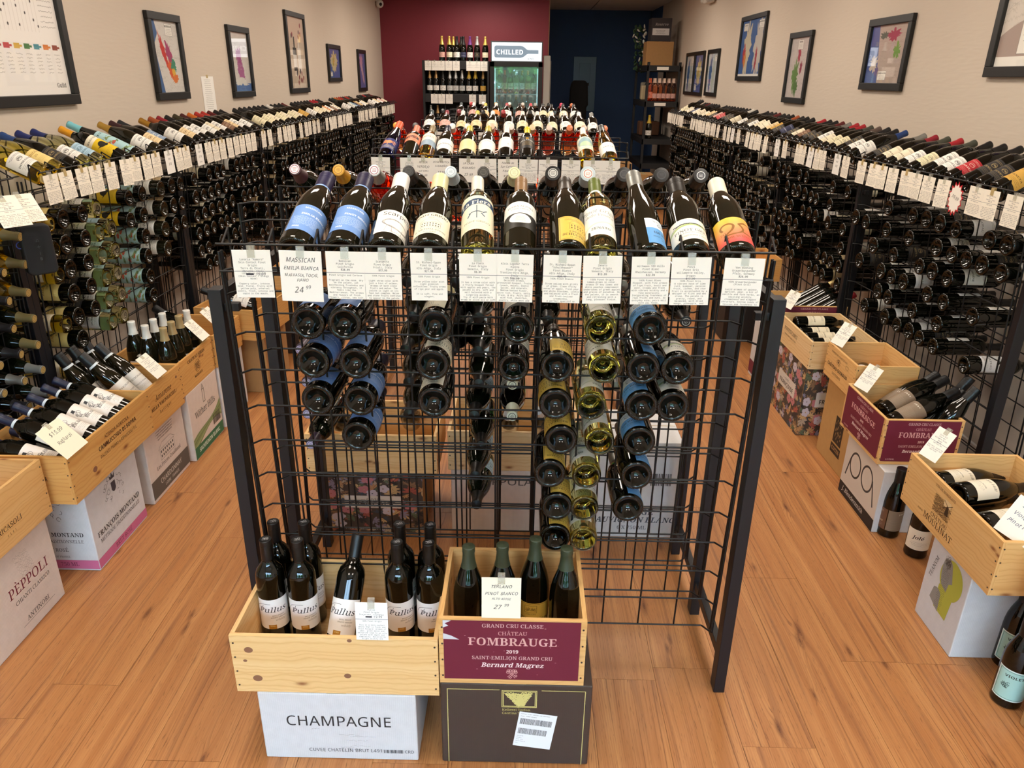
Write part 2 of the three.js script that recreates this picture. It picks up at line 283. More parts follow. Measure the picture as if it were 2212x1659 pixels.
// ---------------------------------------------------------------- bottles
const SHAPES = {
  bordeaux: { R: 0.0375, H: 0.300, cap: 0.243, l0: 0.055, l1: 0.150, p: [[0.0375, 0.182], [0.0366, 0.197], [0.0325, 0.211], [0.0245, 0.222], [0.0178, 0.231], [0.0150, 0.242], [0.0142, 0.286], [0.0155, 0.2865], [0.0155, 0.296], [0.0145, 0.300]] },
  burgundy: { R: 0.0408, H: 0.296, cap: 0.238, l0: 0.045, l1: 0.125, p: [[0.0408, 0.145], [0.0400, 0.163], [0.0372, 0.183], [0.0322, 0.203], [0.0256, 0.222], [0.0200, 0.238], [0.0166, 0.252], [0.0148, 0.270], [0.0146, 0.284], [0.0158, 0.2845], [0.0158, 0.292], [0.0148, 0.296]] },
  flute: { R: 0.0385, H: 0.330, cap: 0.268, l0: 0.045, l1: 0.125, p: [[0.0385, 0.128], [0.0374, 0.153], [0.0340, 0.183], [0.0284, 0.215], [0.0224, 0.245], [0.0176, 0.272], [0.0150, 0.297], [0.0142, 0.318], [0.0152, 0.3185], [0.0152, 0.327], [0.0142, 0.330]] },
  champagne: { R: 0.0440, H: 0.315, cap: 0.225, l0: 0.05, l1: 0.115, p: [[0.0440, 0.130], [0.0430, 0.152], [0.0395, 0.177], [0.0330, 0.203], [0.0255, 0.230], [0.0196, 0.256], [0.0162, 0.280], [0.0152, 0.292], [0.0175, 0.293], [0.0175, 0.302], [0.0160, 0.305], [0.0170, 0.312], [0.0150, 0.315]] },
};
SHAPES.tall = { ...SHAPES.bordeaux, H: 0.322, cap: 0.262, p: SHAPES.bordeaux.p.map(([r, y]) => [r, y + 0.022]) };
function profile(kind) {
  const s = SHAPES[kind], R = s.R;
  return [[0.0001, 0.024], [R * 0.22, 0.0225], [R * 0.42, 0.0165], [R * 0.60, 0.0075], [R * 0.70, 0.002], [R * 0.80, 0], [R * 0.92, 0.0012], [R * 0.985, 0.0045], [R, 0.010], [R, 0.045], ...s.p, [0.0001, s.H]];
}
function radiusAt(kind, y) { const p = SHAPES[kind].p; if (y <= p[0][1]) return SHAPES[kind].R; for (let i = 1; i < p.length; i++) if (y <= p[i][1]) { const t = (y - p[i - 1][1]) / (p[i][1] - p[i - 1][1]); return p[i - 1][0] + t * (p[i][0] - p[i - 1][0]); } return 0.0145; }
const geoCache = {};
const cached = (k, f) => geoCache[k] ??= f();
const lathe = (pts, seg) => new THREE.LatheGeometry(pts.map(([r, y]) => new THREE.Vector2(r, y)), seg);
const bodyGeo = (kind, seg) => cached(`b${kind}${seg}`, () => lathe(profile(kind), seg));
function capGeo(kind, type, seg) {
  return cached(`c${kind}${type}${seg}`, () => {
    const s = SHAPES[kind], o = 0.0007, pts = [], y0 = s.cap;
    if (type === 'screw') { const r = Math.max(0.0156, radiusAt(kind, y0) + o); pts.push([r - 0.001, y0], [r, y0 + 0.001], [r, s.H - 0.022], [r - 0.0007, s.H - 0.021], [r, s.H - 0.020], [r, s.H - 0.016], [r - 0.0007, s.H - 0.015], [r, s.H - 0.014], [r, s.H - 0.001], [r - 0.001, s.H + 0.001], [0.0001, s.H + 0.001]); }
    else if (type === 'foil') { pts.push([radiusAt(kind, 0.205) + o, 0.205]); for (const [r, y] of s.p) if (y > 0.206) pts.push([r + o + (y < 0.29 ? 0.0008 * Math.sin(y * 900) : 0), y]); pts.push([0.0001, s.H + 0.001]); }
    else { for (let i = 0; i <= 4; i++) { const y = y0 + (s.H - 0.016 - y0) * i / 4; pts.push([Math.max(0.0150, radiusAt(kind, y) + o), y]); } pts.push([0.0164, s.H - 0.0155], [0.0164, s.H - 0.003], [0.0155, s.H + 0.0008], [0.0001, s.H + 0.0012]); }
    return lathe(pts, seg);
  });
}
const beadGeo = (kind) => cached('beads' + kind, () => { const R = SHAPES[kind].R, g = []; for (let i = 0; i < 52; i++) { const a = i / 52 * 6.2832, s = new THREE.OctahedronGeometry(0.0017, 1); s.translate(Math.cos(a) * R * 0.87, 0.0004, Math.sin(a) * R * 0.87); g.push(s); } return merge(g); });
function labelGeo(kind, y0, y1, arc, rect, rot = 0) {
  return cached(`l${kind},${y0},${y1},${arc},${rect.u0},${rect.v0},${rot}`, () => {
    const a = arc * Math.PI / 180, n = 6, g = new THREE.CylinderGeometry(1, 1, 1, Math.max(8, Math.round(arc / 8)), n, true, -a / 2 + rot * Math.PI / 180, a), P = g.attributes.position;
    for (let i = 0; i < P.count; i++) { const y = y0 + (P.getY(i) + 0.5) * (y1 - y0), r = radiusAt(kind, y) + 0.0004; P.setXYZ(i, P.getX(i) * r, y, P.getZ(i) * r); }
    return toRect(g, rect);
  });
}
const capMats = {};
function capMat(c) { return capMats[c] ??= std(c, 0.38, { metalness: ['#b98a3a', '#b7b9b8', '#caa24e', '#8f8f8c', '#a8865a', '#9a9c98', '#c8b27a', '#d3b25f'].includes(c) ? 0.75 : 0.05 }); }
const protos = {};
/* kind of bottle: { shape, glass, cap: [type, colour], labels: [[rect, y0, y1, arc, rot]], band: colour, seg, beads } */
function bottleProto(id, d) {
  if (protos[id]) return protos[id];
  const g = new THREE.Group(), seg = d.seg ?? 22, s = SHAPES[d.shape];
  part('glass', bodyGeo(d.shape, seg), d.glass ?? M.darkGlass, g);
  if (d.cap) part(d.cap[0] === 'screw' ? 'screw_cap' : d.cap[0] === 'foil' ? 'foil' : 'capsule', capGeo(d.shape, d.cap[0], seg), capMat(d.cap[1]), g);
  if (d.capTop) { const c = toRect(new THREE.CircleGeometry(0.0135, 20).rotateX(-Math.PI / 2).translate(0, s.H + 0.0016, 0), d.capTop); part('cap_print', c, d.capTop.mat, g); }
  if (d.band) { const y = s.cap - 0.008; part('neck_band', lathe([[radiusAt(d.shape, y) + 0.0006, y], [Math.max(0.0152, radiusAt(d.shape, y + 0.009)) + 0.0006, y + 0.009]], seg), std(d.band, 0.5), g); }
  for (const [rect, y0, y1, arc, rot] of d.labels ?? []) part(y0 > s.H * 0.6 ? 'neck_label' : 'label', labelGeo(d.shape, y0 ?? s.l0, y1 ?? s.l1, arc ?? 150, rect, rot), rect.mat, g);
  if (d.beads) part('base_beads', beadGeo(d.shape), d.glass ?? M.darkGlass, g).userData.kind = 'stuff';
  return protos[id] = g;
}
const bottles = [];
function bottle(id, d, pos, axis, face, desc, place, name, category = 'bottle') {
  name ??= d.glass && d.glass !== M.darkGlass ? ([M.rose, M.amber, M.red, M.pink].includes(d.glass) ? 'rose_wine_bottle' : 'white_wine_bottle') : 'red_wine_bottle';
  const p = bottleProto(id, d), o = p.clone(true); o.name = numbered(name); scene.add(o);
  const y = axis.clone().normalize(), z = face.clone().addScaledVector(y, -face.dot(y)).normalize(), x = new THREE.Vector3().crossVectors(y, z);
  o.quaternion.setFromRotationMatrix(new THREE.Matrix4().makeBasis(x, y, z)); o.position.copy(pos);
  tag(o, `${desc} ${place}`, category); bottles.push(o); return o;
}
// where bottles go on a rack: on the rail (slot x) or lying in a row
function onRail(f, x, id, d, desc, place, o = {}) {
  const R = SHAPES[d.shape].R, tilt = 0.45 + (o.tilt ?? 0), yaw = o.yaw ?? 0, ax = f.dir(Math.sin(yaw), Math.sin(tilt), -Math.cos(tilt) * Math.cos(yaw));
  return bottle(id, d, f(x, 1.272 + R, 0.202 - R * Math.sin(tilt)), ax, V(0, 1, 0).add(f.dir(0, 0, 0.4)).add(f.dir(o.roll ?? 0, 0, 0)), desc, place);
}
function lying(f, x, row, id, d, desc, place, o = {}) {
  const R = SHAPES[d.shape].R, y = 1.1 - 0.1 * row + 0.0032 + R, dz = (y - 1.3) * LEAN, yaw = o.yaw ?? rr(-0.03, 0.03);
  if (o.neckOut) return bottle(id, d, f(x, y + 0.02, -0.08 + dz), f.dir(Math.sin(yaw), -0.09, 1), V(0, 1, 0), desc, place);
  return bottle(id, d, f(x, y, (o.z ?? 0.186) + dz), f.dir(Math.sin(yaw), -0.004, -Math.cos(yaw)), V(0, 1, 0).add(f.dir(o.roll ?? rr(-0.35, 0.35), 0, 0)), desc, place);
}

// ---- labels drawn as print
const sheet = (w, h, bg, fn, key) => PAPER.alloc(w, h, (g, W2, H2) => { g.fillStyle = bg; g.fillRect(0, 0, W2, H2); g.textAlign = 'center'; fn?.(g, W2, H2); }, key);
const T = (g, s, x, y, font, color) => { g.font = font; g.fillStyle = color; g.fillText(s, x, y); };
function sketchHouse(g, x, y, w, h, c) { g.strokeStyle = c; g.lineWidth = 2; g.strokeRect(x, y, w, h); g.beginPath(); g.moveTo(x - w * 0.08, y); g.lineTo(x + w * 0.2, y - h * 0.5); g.lineTo(x + w * 0.8, y - h * 0.5); g.lineTo(x + w * 1.08, y); g.stroke(); g.fillStyle = c; for (let i = 0; i < 7; i++) for (let j = 0; j < 2; j++) g.fillRect(x + w * (0.06 + i * 0.135), y + h * (0.18 + j * 0.42), w * 0.06, h * 0.22); }
const blueText = (g, W2, H2, title) => { T(g, 'MASSICAN', W2 * 0.42, 46, 'bold 24px sans-serif', '#dfe9fb'); T(g, title, W2 * 0.5, 118, 'bold 26px sans-serif', '#eef4ff'); g.fillStyle = '#d7e3fa'; g.font = '9px monospace'; for (let i = 0; i < 9; i++) g.fillText('mediterranean coast white wine of the napa valley slopes and sea air '.slice(i * 3, i * 3 + 52), W2 * 0.5, 146 + i * 11); T(g, '2022', W2 * 0.2, H2 - 34, 'bold 22px sans-serif', '#eef4ff'); };
const LB = {
  emilia: sheet(340, 300, '#6f97d6', (g, w, h) => blueText(g, w, h, 'EMILIA BIANCA')), massPG: sheet(340, 300, '#6f97d6', (g, w, h) => blueText(g, w, h, 'PINOT GRIGIO')),
  scarp: sheet(340, 260, '#efece6', (g, w, h) => { T(g, 'Scarpetta', w * 0.5, 62, '58px sans-serif', '#2b2a2c'); g.strokeStyle = '#77736e'; g.lineWidth = 2; for (let i = 0; i < 60; i++) { const a = i / 60 * 6.28; g.beginPath(); g.ellipse(w * 0.46, h * 0.6, 100 + noise(i, 0) * 12, 42 + noise(i, 4) * 9, 0.22, a, a + 0.7); g.stroke(); } for (const [x, s] of [[90, -14], [120, 6], [200, -8], [235, 12]]) { g.beginPath(); g.moveTo(x, h * 0.68); g.lineTo(x + s, h * 0.94); g.stroke(); } g.beginPath(); g.ellipse(w * 0.80, h * 0.70, 30, 16, 0.6, 0, 6.28); g.stroke(); T(g, 'Pinot Grigio Delle Venezie', w * 0.62, h - 12, 'italic 16px serif', '#3b3a3a'); }),
  eppan: sheet(320, 250, '#ece6cf', (g, w, h) => { T(g, 'PINOT GRIGIO', w / 2, 42, 'bold 34px serif', '#2e2b26'); T(g, '2023', w / 2, 66, '18px serif', '#2e2b26'); sketchHouse(g, 90, 112, 140, 62, '#5c5548'); T(g, 'St. MICHAEL-EPPAN', w / 2, 208, '24px serif', '#2e2b26'); T(g, 'ALTO ADIGE', w / 2, 234, '15px serif', '#2e2b26'); }),
  fiera: sheet(320, 400, '#efe8ca', (g, w, h) => { g.fillStyle = '#1d3c5e'; g.beginPath(); g.moveTo(0, 90); g.quadraticCurveTo(w / 2, 10, w, 40); g.lineTo(w, 110); g.quadraticCurveTo(w / 2, 70, 0, 170); g.fill(); g.save(); g.rotate(-0.16); T(g, 'La Fiera', w * 0.42, 124, 'italic bold 56px serif', '#f4efdc'); g.restore(); g.strokeStyle = '#1d3c5e'; g.lineWidth = 5; g.beginPath(); g.moveTo(160, 120); g.lineTo(160, 270); g.stroke(); g.lineWidth = 9; g.beginPath(); g.moveTo(105, 215); g.quadraticCurveTo(150, 180, 205, 200); g.lineTo(232, 175); g.moveTo(115, 215); g.lineTo(95, 255); g.moveTo(190, 210); g.lineTo(215, 245); g.stroke(); T(g, 'PINOT GRIGIO', w / 2, 320, '28px serif', '#4a4a42'); greek(g, w / 2, 340, 200, 4, 13, '#8b8a74'); }),
  terra: sheet(320, 330, '#f3f1ea', (g, w, h) => { g.fillStyle = '#16140f'; g.fillRect(0, 150, w, 180); T(g, 'TERRA ALPINA', w / 2, 72, '28px serif', '#3a3833'); T(g, 'PINOT GRIGIO', w / 2, 102, '20px serif', '#3a3833'); greek(g, w / 2, 122, 220, 2, 12, '#8c8a84'); g.fillStyle = '#f3f1ea'; g.beginPath(); g.ellipse(w / 2, 215, 82, 58, 0.1, 0, 6.28); g.fill(); greek(g, w / 2, 190, 80, 7, 9, '#77746c', 2); }),
  schult: sheet(340, 280, '#dcb950', (g, w, h) => { g.strokeStyle = '#8a6420'; g.lineWidth = 4; g.strokeRect(10, 10, w - 20, h - 20); greek(g, w / 2, 34, 260, 2, 12, '#6b4a18', 2); sketchHouse(g, 80, 90, 170, 66, '#6b4a18'); g.beginPath(); g.arc(w - 56, 120, 34, 0, 6.28); g.stroke(); T(g, 'EPPAN·BERG', w / 2, 196, '30px serif', '#4a3312'); T(g, 'SCHULTHAUSER', w / 2, 230, 'bold 34px serif', '#4a3312'); T(g, 'ST. MICHAEL-EPPAN', w / 2, 256, '18px serif', '#4a3312'); }),
  zenato: sheet(340, 340, '#f2f1e9', (g, w, h) => { T(g, 'Pinot Grigio', w / 2, 84, 'italic 52px serif', '#8b8579'); T(g, 'delle Venezie', w / 2, 128, 'italic 36px serif', '#8b8579'); T(g, '2023', w / 2, 154, '16px serif', '#999'); g.strokeStyle = '#d8dcc6'; g.lineWidth = 14; g.beginPath(); g.moveTo(0, 300); g.quadraticCurveTo(120, 170, 340, 200); g.stroke(); T(g, '♛', w / 2, 230, '38px serif', '#b79f5a'); T(g, 'ZENATO', w / 2, 278, 'bold 34px serif', '#3a3f2a'); }),
  hills: sheet(300, 340, '#dfe8f0', (g, w, h) => { g.fillStyle = '#5c9bd6'; g.fillRect(0, 130, w, 210); T(g, 'Wittmann', w / 2, 50, '32px serif', '#5d6670'); g.strokeStyle = '#4a4f55'; g.lineWidth = 6; g.beginPath(); g.ellipse(w / 2, 86, 34, 20, 0.3, 0, 6.28); g.moveTo(w / 2 - 34, 92); g.lineTo(w / 2 + 36, 78); g.stroke(); T(g, '100 Hills', w / 2, 206, 'bold 42px serif', '#15324f'); T(g, 'PINOT BLANC DRY', w / 2, 254, '22px serif', '#15324f'); T(g, '2022', w / 2, 284, '20px serif', '#15324f'); }),
  ponzi: sheet(360, 260, '#ece9dc', (g, w, h) => { g.fillStyle = '#a9bd76'; g.beginPath(); g.moveTo(0, 110); g.quadraticCurveTo(140, 40, 360, 90); g.lineTo(360, 104); g.quadraticCurveTo(140, 62, 0, 130); g.fill(); g.strokeStyle = '#23262e'; g.lineWidth = 5; g.beginPath(); g.moveTo(0, 104); g.quadraticCurveTo(120, 34, 360, 84); g.stroke(); for (let i = 0; i < 26; i++) { g.fillStyle = '#23262e'; g.beginPath(); g.arc(60 + i * 11, 60 + noise(i, 2) * 6 + i * 0.6, 6, 0, 6.28); g.fill(); } T(g, 'PINOT GRIS', w / 2, 160, '44px serif', '#3b3c44'); T(g, 'WILLAMETTE VALLEY', w / 2, 184, '17px serif', '#4a4b52'); T(g, '~Shangranna | 2023', w / 2, 220, 'italic 24px serif', '#6b6250'); }),
  winning: sheet(360, 320, '#ef8a4e', (g, w, h) => { const q = g.createLinearGradient(0, 0, w * 0.3, h); q.addColorStop(0, '#f3d23c'); q.addColorStop(0.45, '#f2a45c'); q.addColorStop(1, '#e8504e'); g.fillStyle = q; g.fillRect(0, 0, w, h); g.strokeStyle = '#8a5a1e'; g.lineCap = 'round'; g.lineWidth = 17; g.beginPath(); g.moveTo(70, 150); g.bezierCurveTo(20, 70, 170, 60, 150, 130); g.bezierCurveTo(140, 190, 90, 200, 80, 220); g.bezierCurveTo(150, 230, 230, 210, 210, 140); g.bezierCurveTo(190, 80, 170, 110, 240, 70); g.stroke(); g.beginPath(); g.moveTo(220, 80); g.bezierCurveTo(330, 60, 300, 130, 330, 140); g.bezierCurveTo(350, 200, 270, 240, 210, 200); g.stroke(); T(g, '2Q', 70, 205, 'bold 34px serif', '#8a5a1e'); T(g, 'von WINNING', w * 0.56, 268, 'bold 36px serif', '#8a4a22'); }),
  pullus: sheet(320, 330, '#f3f1ee', (g, w, h) => { T(g, 'Pullus', w * 0.52, 140, 'italic 76px serif', '#17171b'); g.strokeStyle = '#17171b'; g.lineWidth = 3; g.beginPath(); g.moveTo(30, 120); g.bezierCurveTo(40, 50, 110, 40, 160, 50); g.moveTo(100, 60); g.lineTo(80, 140); g.stroke(); T(g, 'BELI PINOT', w * 0.66, 186, '17px serif', '#55514b'); T(g, 'PINOT GRIGIO', w * 0.66, 208, '17px serif', '#55514b'); T(g, 'whidy', w * 0.7, 240, 'italic 26px serif', '#aaa49a'); g.fillStyle = '#b07c22'; g.fillRect(w * 0.40, 282, 62, 48); T(g, 'PTUJ', w * 0.40 + 31, 302, 'bold 15px serif', '#f0dca0'); }),
  bianco: sheet(320, 260, '#e6c558', (g, w, h) => { g.strokeStyle = '#7a6220'; g.lineWidth = 3; g.strokeRect(12, 12, w - 24, h - 24); g.strokeRect(60, 30, 96, 72); scribble(g, 64, 70, 88, 30, 40, '#7a6220'); T(g, 'TERLANO', 110, 126, '18px serif', '#7a6220'); T(g, 'Pinot Bianco', w / 2, 186, '48px serif', '#3d3413'); T(g, '2023', w - 60, 236, 'italic 22px serif', '#3d3413'); }),
  tasc: sheet(300, 340, '#ece9e1', (g, w) => { T(g, '❧ ☙', w / 2, 60, '44px serif', '#4a4640'); T(g, 'TAVIGNANO', w / 2, 118, '32px serif', '#3a3833'); T(g, 'VILLA TORRE', w / 2, 210, '24px serif', '#5a5852'); greek(g, w / 2, 240, 160, 3, 16, '#8a8880'); }),
  chianti: sheet(360, 300, '#efe9e2', (g, w, h) => { g.strokeStyle = '#2c2a2c'; g.lineWidth = 3; for (let i = 0; i < 24; i++) { g.beginPath(); g.arc(110 + noise(i, 1) * 44, 110 + noise(i, 8) * 60, rr(6, 20), rnd() * 6, rnd() * 6 + 2); g.stroke(); } g.fillStyle = '#22252b'; g.fillRect(88, 30, 34, 34); T(g, 'RICASOLI', w * 0.6, 200, 'bold 44px serif', '#2c2a2c'); greek(g, w * 0.6, 226, 200, 4, 15, '#77726c'); }),
  jory: sheet(320, 300, '#84705c', (g, w) => { T(g, 'J O R Y', w / 2, 58, 'bold 26px sans-serif', '#e9dfd2'); g.strokeStyle = '#9a866f'; g.lineWidth = 3; for (let i = 0; i < 9; i++) { g.beginPath(); g.moveTo(0, 150 + i * 16); g.quadraticCurveTo(120, 110 + i * 18, 320, 170 + i * 12); g.stroke(); } }),
  jole: sheet(320, 240, '#efe6d2', (g, w) => { T(g, 'Jolé', w * 0.4, 110, 'italic bold 54px serif', '#2a2622'); greek(g, w / 2, 150, 220, 3, 18, '#8a8070'); }),
  mint: sheet(320, 340, '#a9d4cd', (g, w, h) => { g.strokeStyle = '#eef5f2'; g.lineWidth = 18; g.strokeRect(0, 0, w, h); g.strokeStyle = '#27403e'; g.lineWidth = 3; g.strokeRect(20, 20, w - 40, h - 40); T(g, 'VIOLET', w * 0.42, 84, 'bold 40px sans-serif', '#1c2c2a'); for (let i = 0; i < 30; i++) { g.beginPath(); g.arc(84 + noise(i, 3) * 30, 180 + noise(i, 9) * 40, 8, rnd() * 6, rnd() * 6 + 2); g.stroke(); } }),
  violet: sheet(320, 300, '#efe8d4', (g, w) => { T(g, 'Violet Hill', w * 0.5, 60, 'italic 40px serif', '#3a3228'); T(g, '✾', w / 2, 120, '54px serif', '#3a3042'); T(g, 'PINOT NOIR', w / 2, 170, '22px serif', '#3a3228'); greek(g, w / 2, 196, 180, 3, 18, '#8a8070'); }),
  yellow: sheet(320, 400, '#e9c21f', (g, w, h) => { g.fillStyle = '#efe6cf'; g.fillRect(0, 0, w, 110); T(g, 'ΒΙΒΛΙΑ ΧΩΡΑ', w / 2, 66, 'bold 32px serif', '#2a2416'); g.fillStyle = '#1c1a10'; g.beginPath(); g.arc(w / 2, 210, 52, 0, 6.28); g.fill(); g.beginPath(); g.moveTo(w / 2 - 92, 200); g.lineTo(w / 2 + 92, 250); g.lineTo(w / 2 + 20, 280); g.fill(); greek(g, w / 2, 320, 200, 3, 18, '#5c4c10'); }),
  floral: sheet(420, 600, '#a9cdd2', (g, w, h) => { T(g, 'VIETTI', w / 2, 80, 'bold 44px serif', '#3c5458'); for (let i = 0; i < 22; i++) { const x = rr(20, w - 20), y = rr(130, h - 20); g.fillStyle = pick(['#7d8f5e', '#8da070', '#66805a']); for (let k = 0; k < 3; k++) { g.beginPath(); g.ellipse(x + k * 16, y + k * 9, 26, 10, rr(0, 3), 0, 6.28); g.fill(); } if (i % 3 === 0) { g.fillStyle = '#c0503e'; for (let k = 0; k < 5; k++) { g.beginPath(); g.arc(x + Math.cos(k * 1.256) * 14, y + Math.sin(k * 1.256) * 14, 10, 0, 6.28); g.fill(); } } } }),
  tanWhite: sheet(320, 340, '#e8cf86', (g, w) => { T(g, 'Zibibbo', w / 2, 90, 'italic 54px serif', '#8a5a1e'); T(g, '20', w / 2, 150, '44px serif', '#8a5a1e'); greek(g, w / 2, 200, 200, 4, 18, '#a8843a'); }),
};
// plain labels for the many bottles whose print cannot be read
const PLAIN = {};
for (const [k, bg, ink] of [['white', '#efece6', '#4a4744'], ['cream', '#eadfc4', '#5a4a34'], ['ivory', '#e6dcb8', '#4c4630'], ['peach', '#e9cfa2', '#6b4a24'], ['grey', '#c9cac8', '#3c3c40'], ['charcoal', '#2c2b2d', '#b9a06a'], ['navy', '#23284a', '#c9cbd8'], ['red', '#b3232e', '#f0e0d0'], ['pinkish', '#d6a79c', '#5a2a2a'], ['orange', '#e0873a', '#4a2410'], ['lightblue', '#a9c8da', '#2c4a5c'], ['brown', '#6e4a34', '#e0c8a8'], ['gold', '#cfa24a', '#4a3312'], ['marble', '#dcdcdc', '#6a6a6e'], ['bluewash', '#7f94ad', '#f0f0f0'], ['coral', '#ef8a6c', '#2a2020']])
  PLAIN[k] = sheet(150, 170, bg, (g, w, h) => { greek(g, w / 2, 22, 100, 2, 9, ink, 1.5); if (rnd() < 0.6) { g.strokeStyle = ink; g.lineWidth = 2; g.beginPath(); g.arc(w / 2, 66, 17, 0, 6.28); g.stroke(); scribble(g, w / 2 - 14, 66, 28, 14, 20, ink); } T(g, pick(['RISERVA', 'DOMAINE', 'CHATEAU', 'TENUTA', 'BODEGA']), w / 2, 112, 'bold 20px serif', ink); greek(g, w / 2, 128, 110, 3, 10, ink, 1); });

const NUM = ['one', 'two', 'three', 'four', 'five', 'six', 'seven', 'eight', 'nine'], NTH = ['first', 'second', 'third', 'fourth', 'fifth', 'sixth', 'seventh', 'eighth', 'ninth', 'tenth', 'eleventh', 'twelfth', 'thirteenth'];
// ---------------------------------------------------------------- bottles on the first middle rack
{
  const f = FR.U0f, rail = 'on the front middle rack rail';
  const near = (o) => ({ seg: 40, beads: true, ...o });
  const tiera = sheet(200, 120, '#e9e6da', (g, w) => { T(g, 'Fiera', w / 2, 70, 'italic bold 40px serif', '#26323c'); greek(g, w / 2, 96, 150, 1, 10, '#8b8a80'); });
  const B = {
    emilia: near({ shape: 'burgundy', glass: M.olive, cap: ['screw', '#221f45'], band: '#7fa6dd', labels: [[LB.emilia, 0.031, 0.124, 165, 8]] }),
    massPG: near({ shape: 'burgundy', glass: M.olive, cap: ['screw', '#221f3e'], band: '#7fa6dd', labels: [[LB.massPG, 0.031, 0.124, 165, 0]] }),
    scarp: near({ shape: 'burgundy', glass: M.olive, cap: ['screw', '#e6e4e4'], labels: [[LB.scarp, 0.026, 0.108, 165, 6]] }),
    eppan: near({ shape: 'burgundy', glass: M.olive, cap: ['screw', '#dcd6a8'], labels: [[LB.eppan, 0.024, 0.100, 150, 0]] }),
    fiera: near({ shape: 'bordeaux', glass: M.pale, cap: ['screw', '#e3ded0'], labels: [[LB.fiera, 0.052, 0.182, 165, 0], [tiera, 0.25, 0.277, 200, 0]] }),
    terra: near({ shape: 'bordeaux', glass: M.olive, cap: ['screw', '#8a6a48'], labels: [[LB.terra, 0.062, 0.160, 160, 0]] }),
    schult: near({ shape: 'burgundy', glass: M.olive, cap: ['capsule', '#3b3530'], labels: [[LB.schult, 0.010, 0.094, 150, 6]] }),
    zenato: near({ shape: 'bordeaux', glass: M.pale, cap: ['screw', '#5d6a2c'], band: '#e6e4dc', labels: [[LB.zenato, 0.040, 0.150, 165, 0]] }),
    hills: near({ shape: 'flute', glass: M.olive, cap: ['screw', '#9a9c98'], labels: [[LB.hills, 0.010, 0.100, 110, 8]] }),
    ponzi: near({ shape: 'burgundy', glass: M.olive, cap: ['screw', '#1c1a18'], labels: [[LB.ponzi, 0.020, 0.094, 165, -4]] }),
    winning: near({ shape: 'burgundy', glass: M.olive, cap: ['screw', '#e6e0cc'], labels: [[LB.winning, 0.014, 0.102, 165, 4]] }),
  };
  const D = { emilia: 'navy-capped bottle with pale blue bianca label', massPG: 'navy-capped bottle with pale blue grigio label', scarp: 'white-capped bottle with sketched pig label', eppan: 'cream-capped bottle with house sketch label', fiera: 'clear pale bottle with navy-banded label', terra: 'bronze-capped bottle with oval white patch', schult: 'brown-capped bottle with yellow castle label', zenato: 'clear green-capped bottle with script label', hills: 'wine bottle with blue hills label', ponzi: 'black-capped bottle with green hill label', winning: 'cream-capped bottle with orange monogram label' };
  for (const [k, x, yaw, roll] of [['emilia', 634, 0.06, 0.12], ['massPG', 735, 0.03, 0.05], ['scarp', 829, 0.01, 0.05], ['eppan', 926, 0, 0], ['fiera', 1031, -0.05, 0], ['terra', 1122.5, 0, 0], ['schult', 1229, 0, 0.1], ['zenato', 1301, 0.0, 0], ['hills', 1409, -0.03, 0.05], ['ponzi', 1500, 0, 0], ['winning', 1599, 0, 0]])
    onRail(f, on(2, -1.625, x, 530).x - UNITS[0][0], k, B[k], D[k], rail, { yaw, roll });
  const lyingAt = (k, pts, d = B[k], desc = D[k], place) => { for (const [px, py] of pts) { const p = on(2, -1.63, px, py), row = Math.round((1.144 - p.y) / 0.1); lying(f, p.x - UNITS[0][0], row, k + 'lie', d.glass === M.olive ? { ...d, glass: M.darkGlass } : d, desc, `lying in row ${NUM[row]} of the front middle rack`, { roll: rr(-0.15, 0.15), yaw: rr(-0.015, 0.015) }).name = numbered('white_wine_bottle'); } };
  lyingAt('emilia', [[661, 689], [671, 777], [680, 858]]); lyingAt('massPG', [[741, 690], [764, 778], [772, 859], [767, 941]]);
  lyingAt('eppan', [[938, 699], [932, 784], [935, 866]]); lyingAt('terra', [[1119, 710], [1109, 798]]);
  lyingAt('schult', [[1204, 796], [1201, 878], [1213, 959], [1189, 1034], [1204, 1110], [1201, 1172]]);
  lyingAt('zenato', [[1299, 713], [1307, 799], [1279, 881], [1298, 960], [1270, 1034], [1265, 1111], [1263, 1181]]);
  lyingAt('hills', [[1407, 711], [1392, 798], [1390, 881], [1385, 959], [1379, 1035], [1361, 1111]], { ...B.hills, shape: 'burgundy' });
  lyingAt('ponzi', [[1468, 790], [1458, 869]]);

  // far side of the same rack: necks towards the window
  const r = FR.U0r, ux = (x) => -(x - UNITS[0][0]), top = (bg, ink, fn) => sheet(64, 64, bg, (g, w) => { g.strokeStyle = ink; g.lineWidth = 4; g.beginPath(); g.arc(32, 32, 24, 0, 6.28); g.stroke(); fn ? fn(g) : greek(g, 32, 24, 28, 3, 8, ink, 2); });
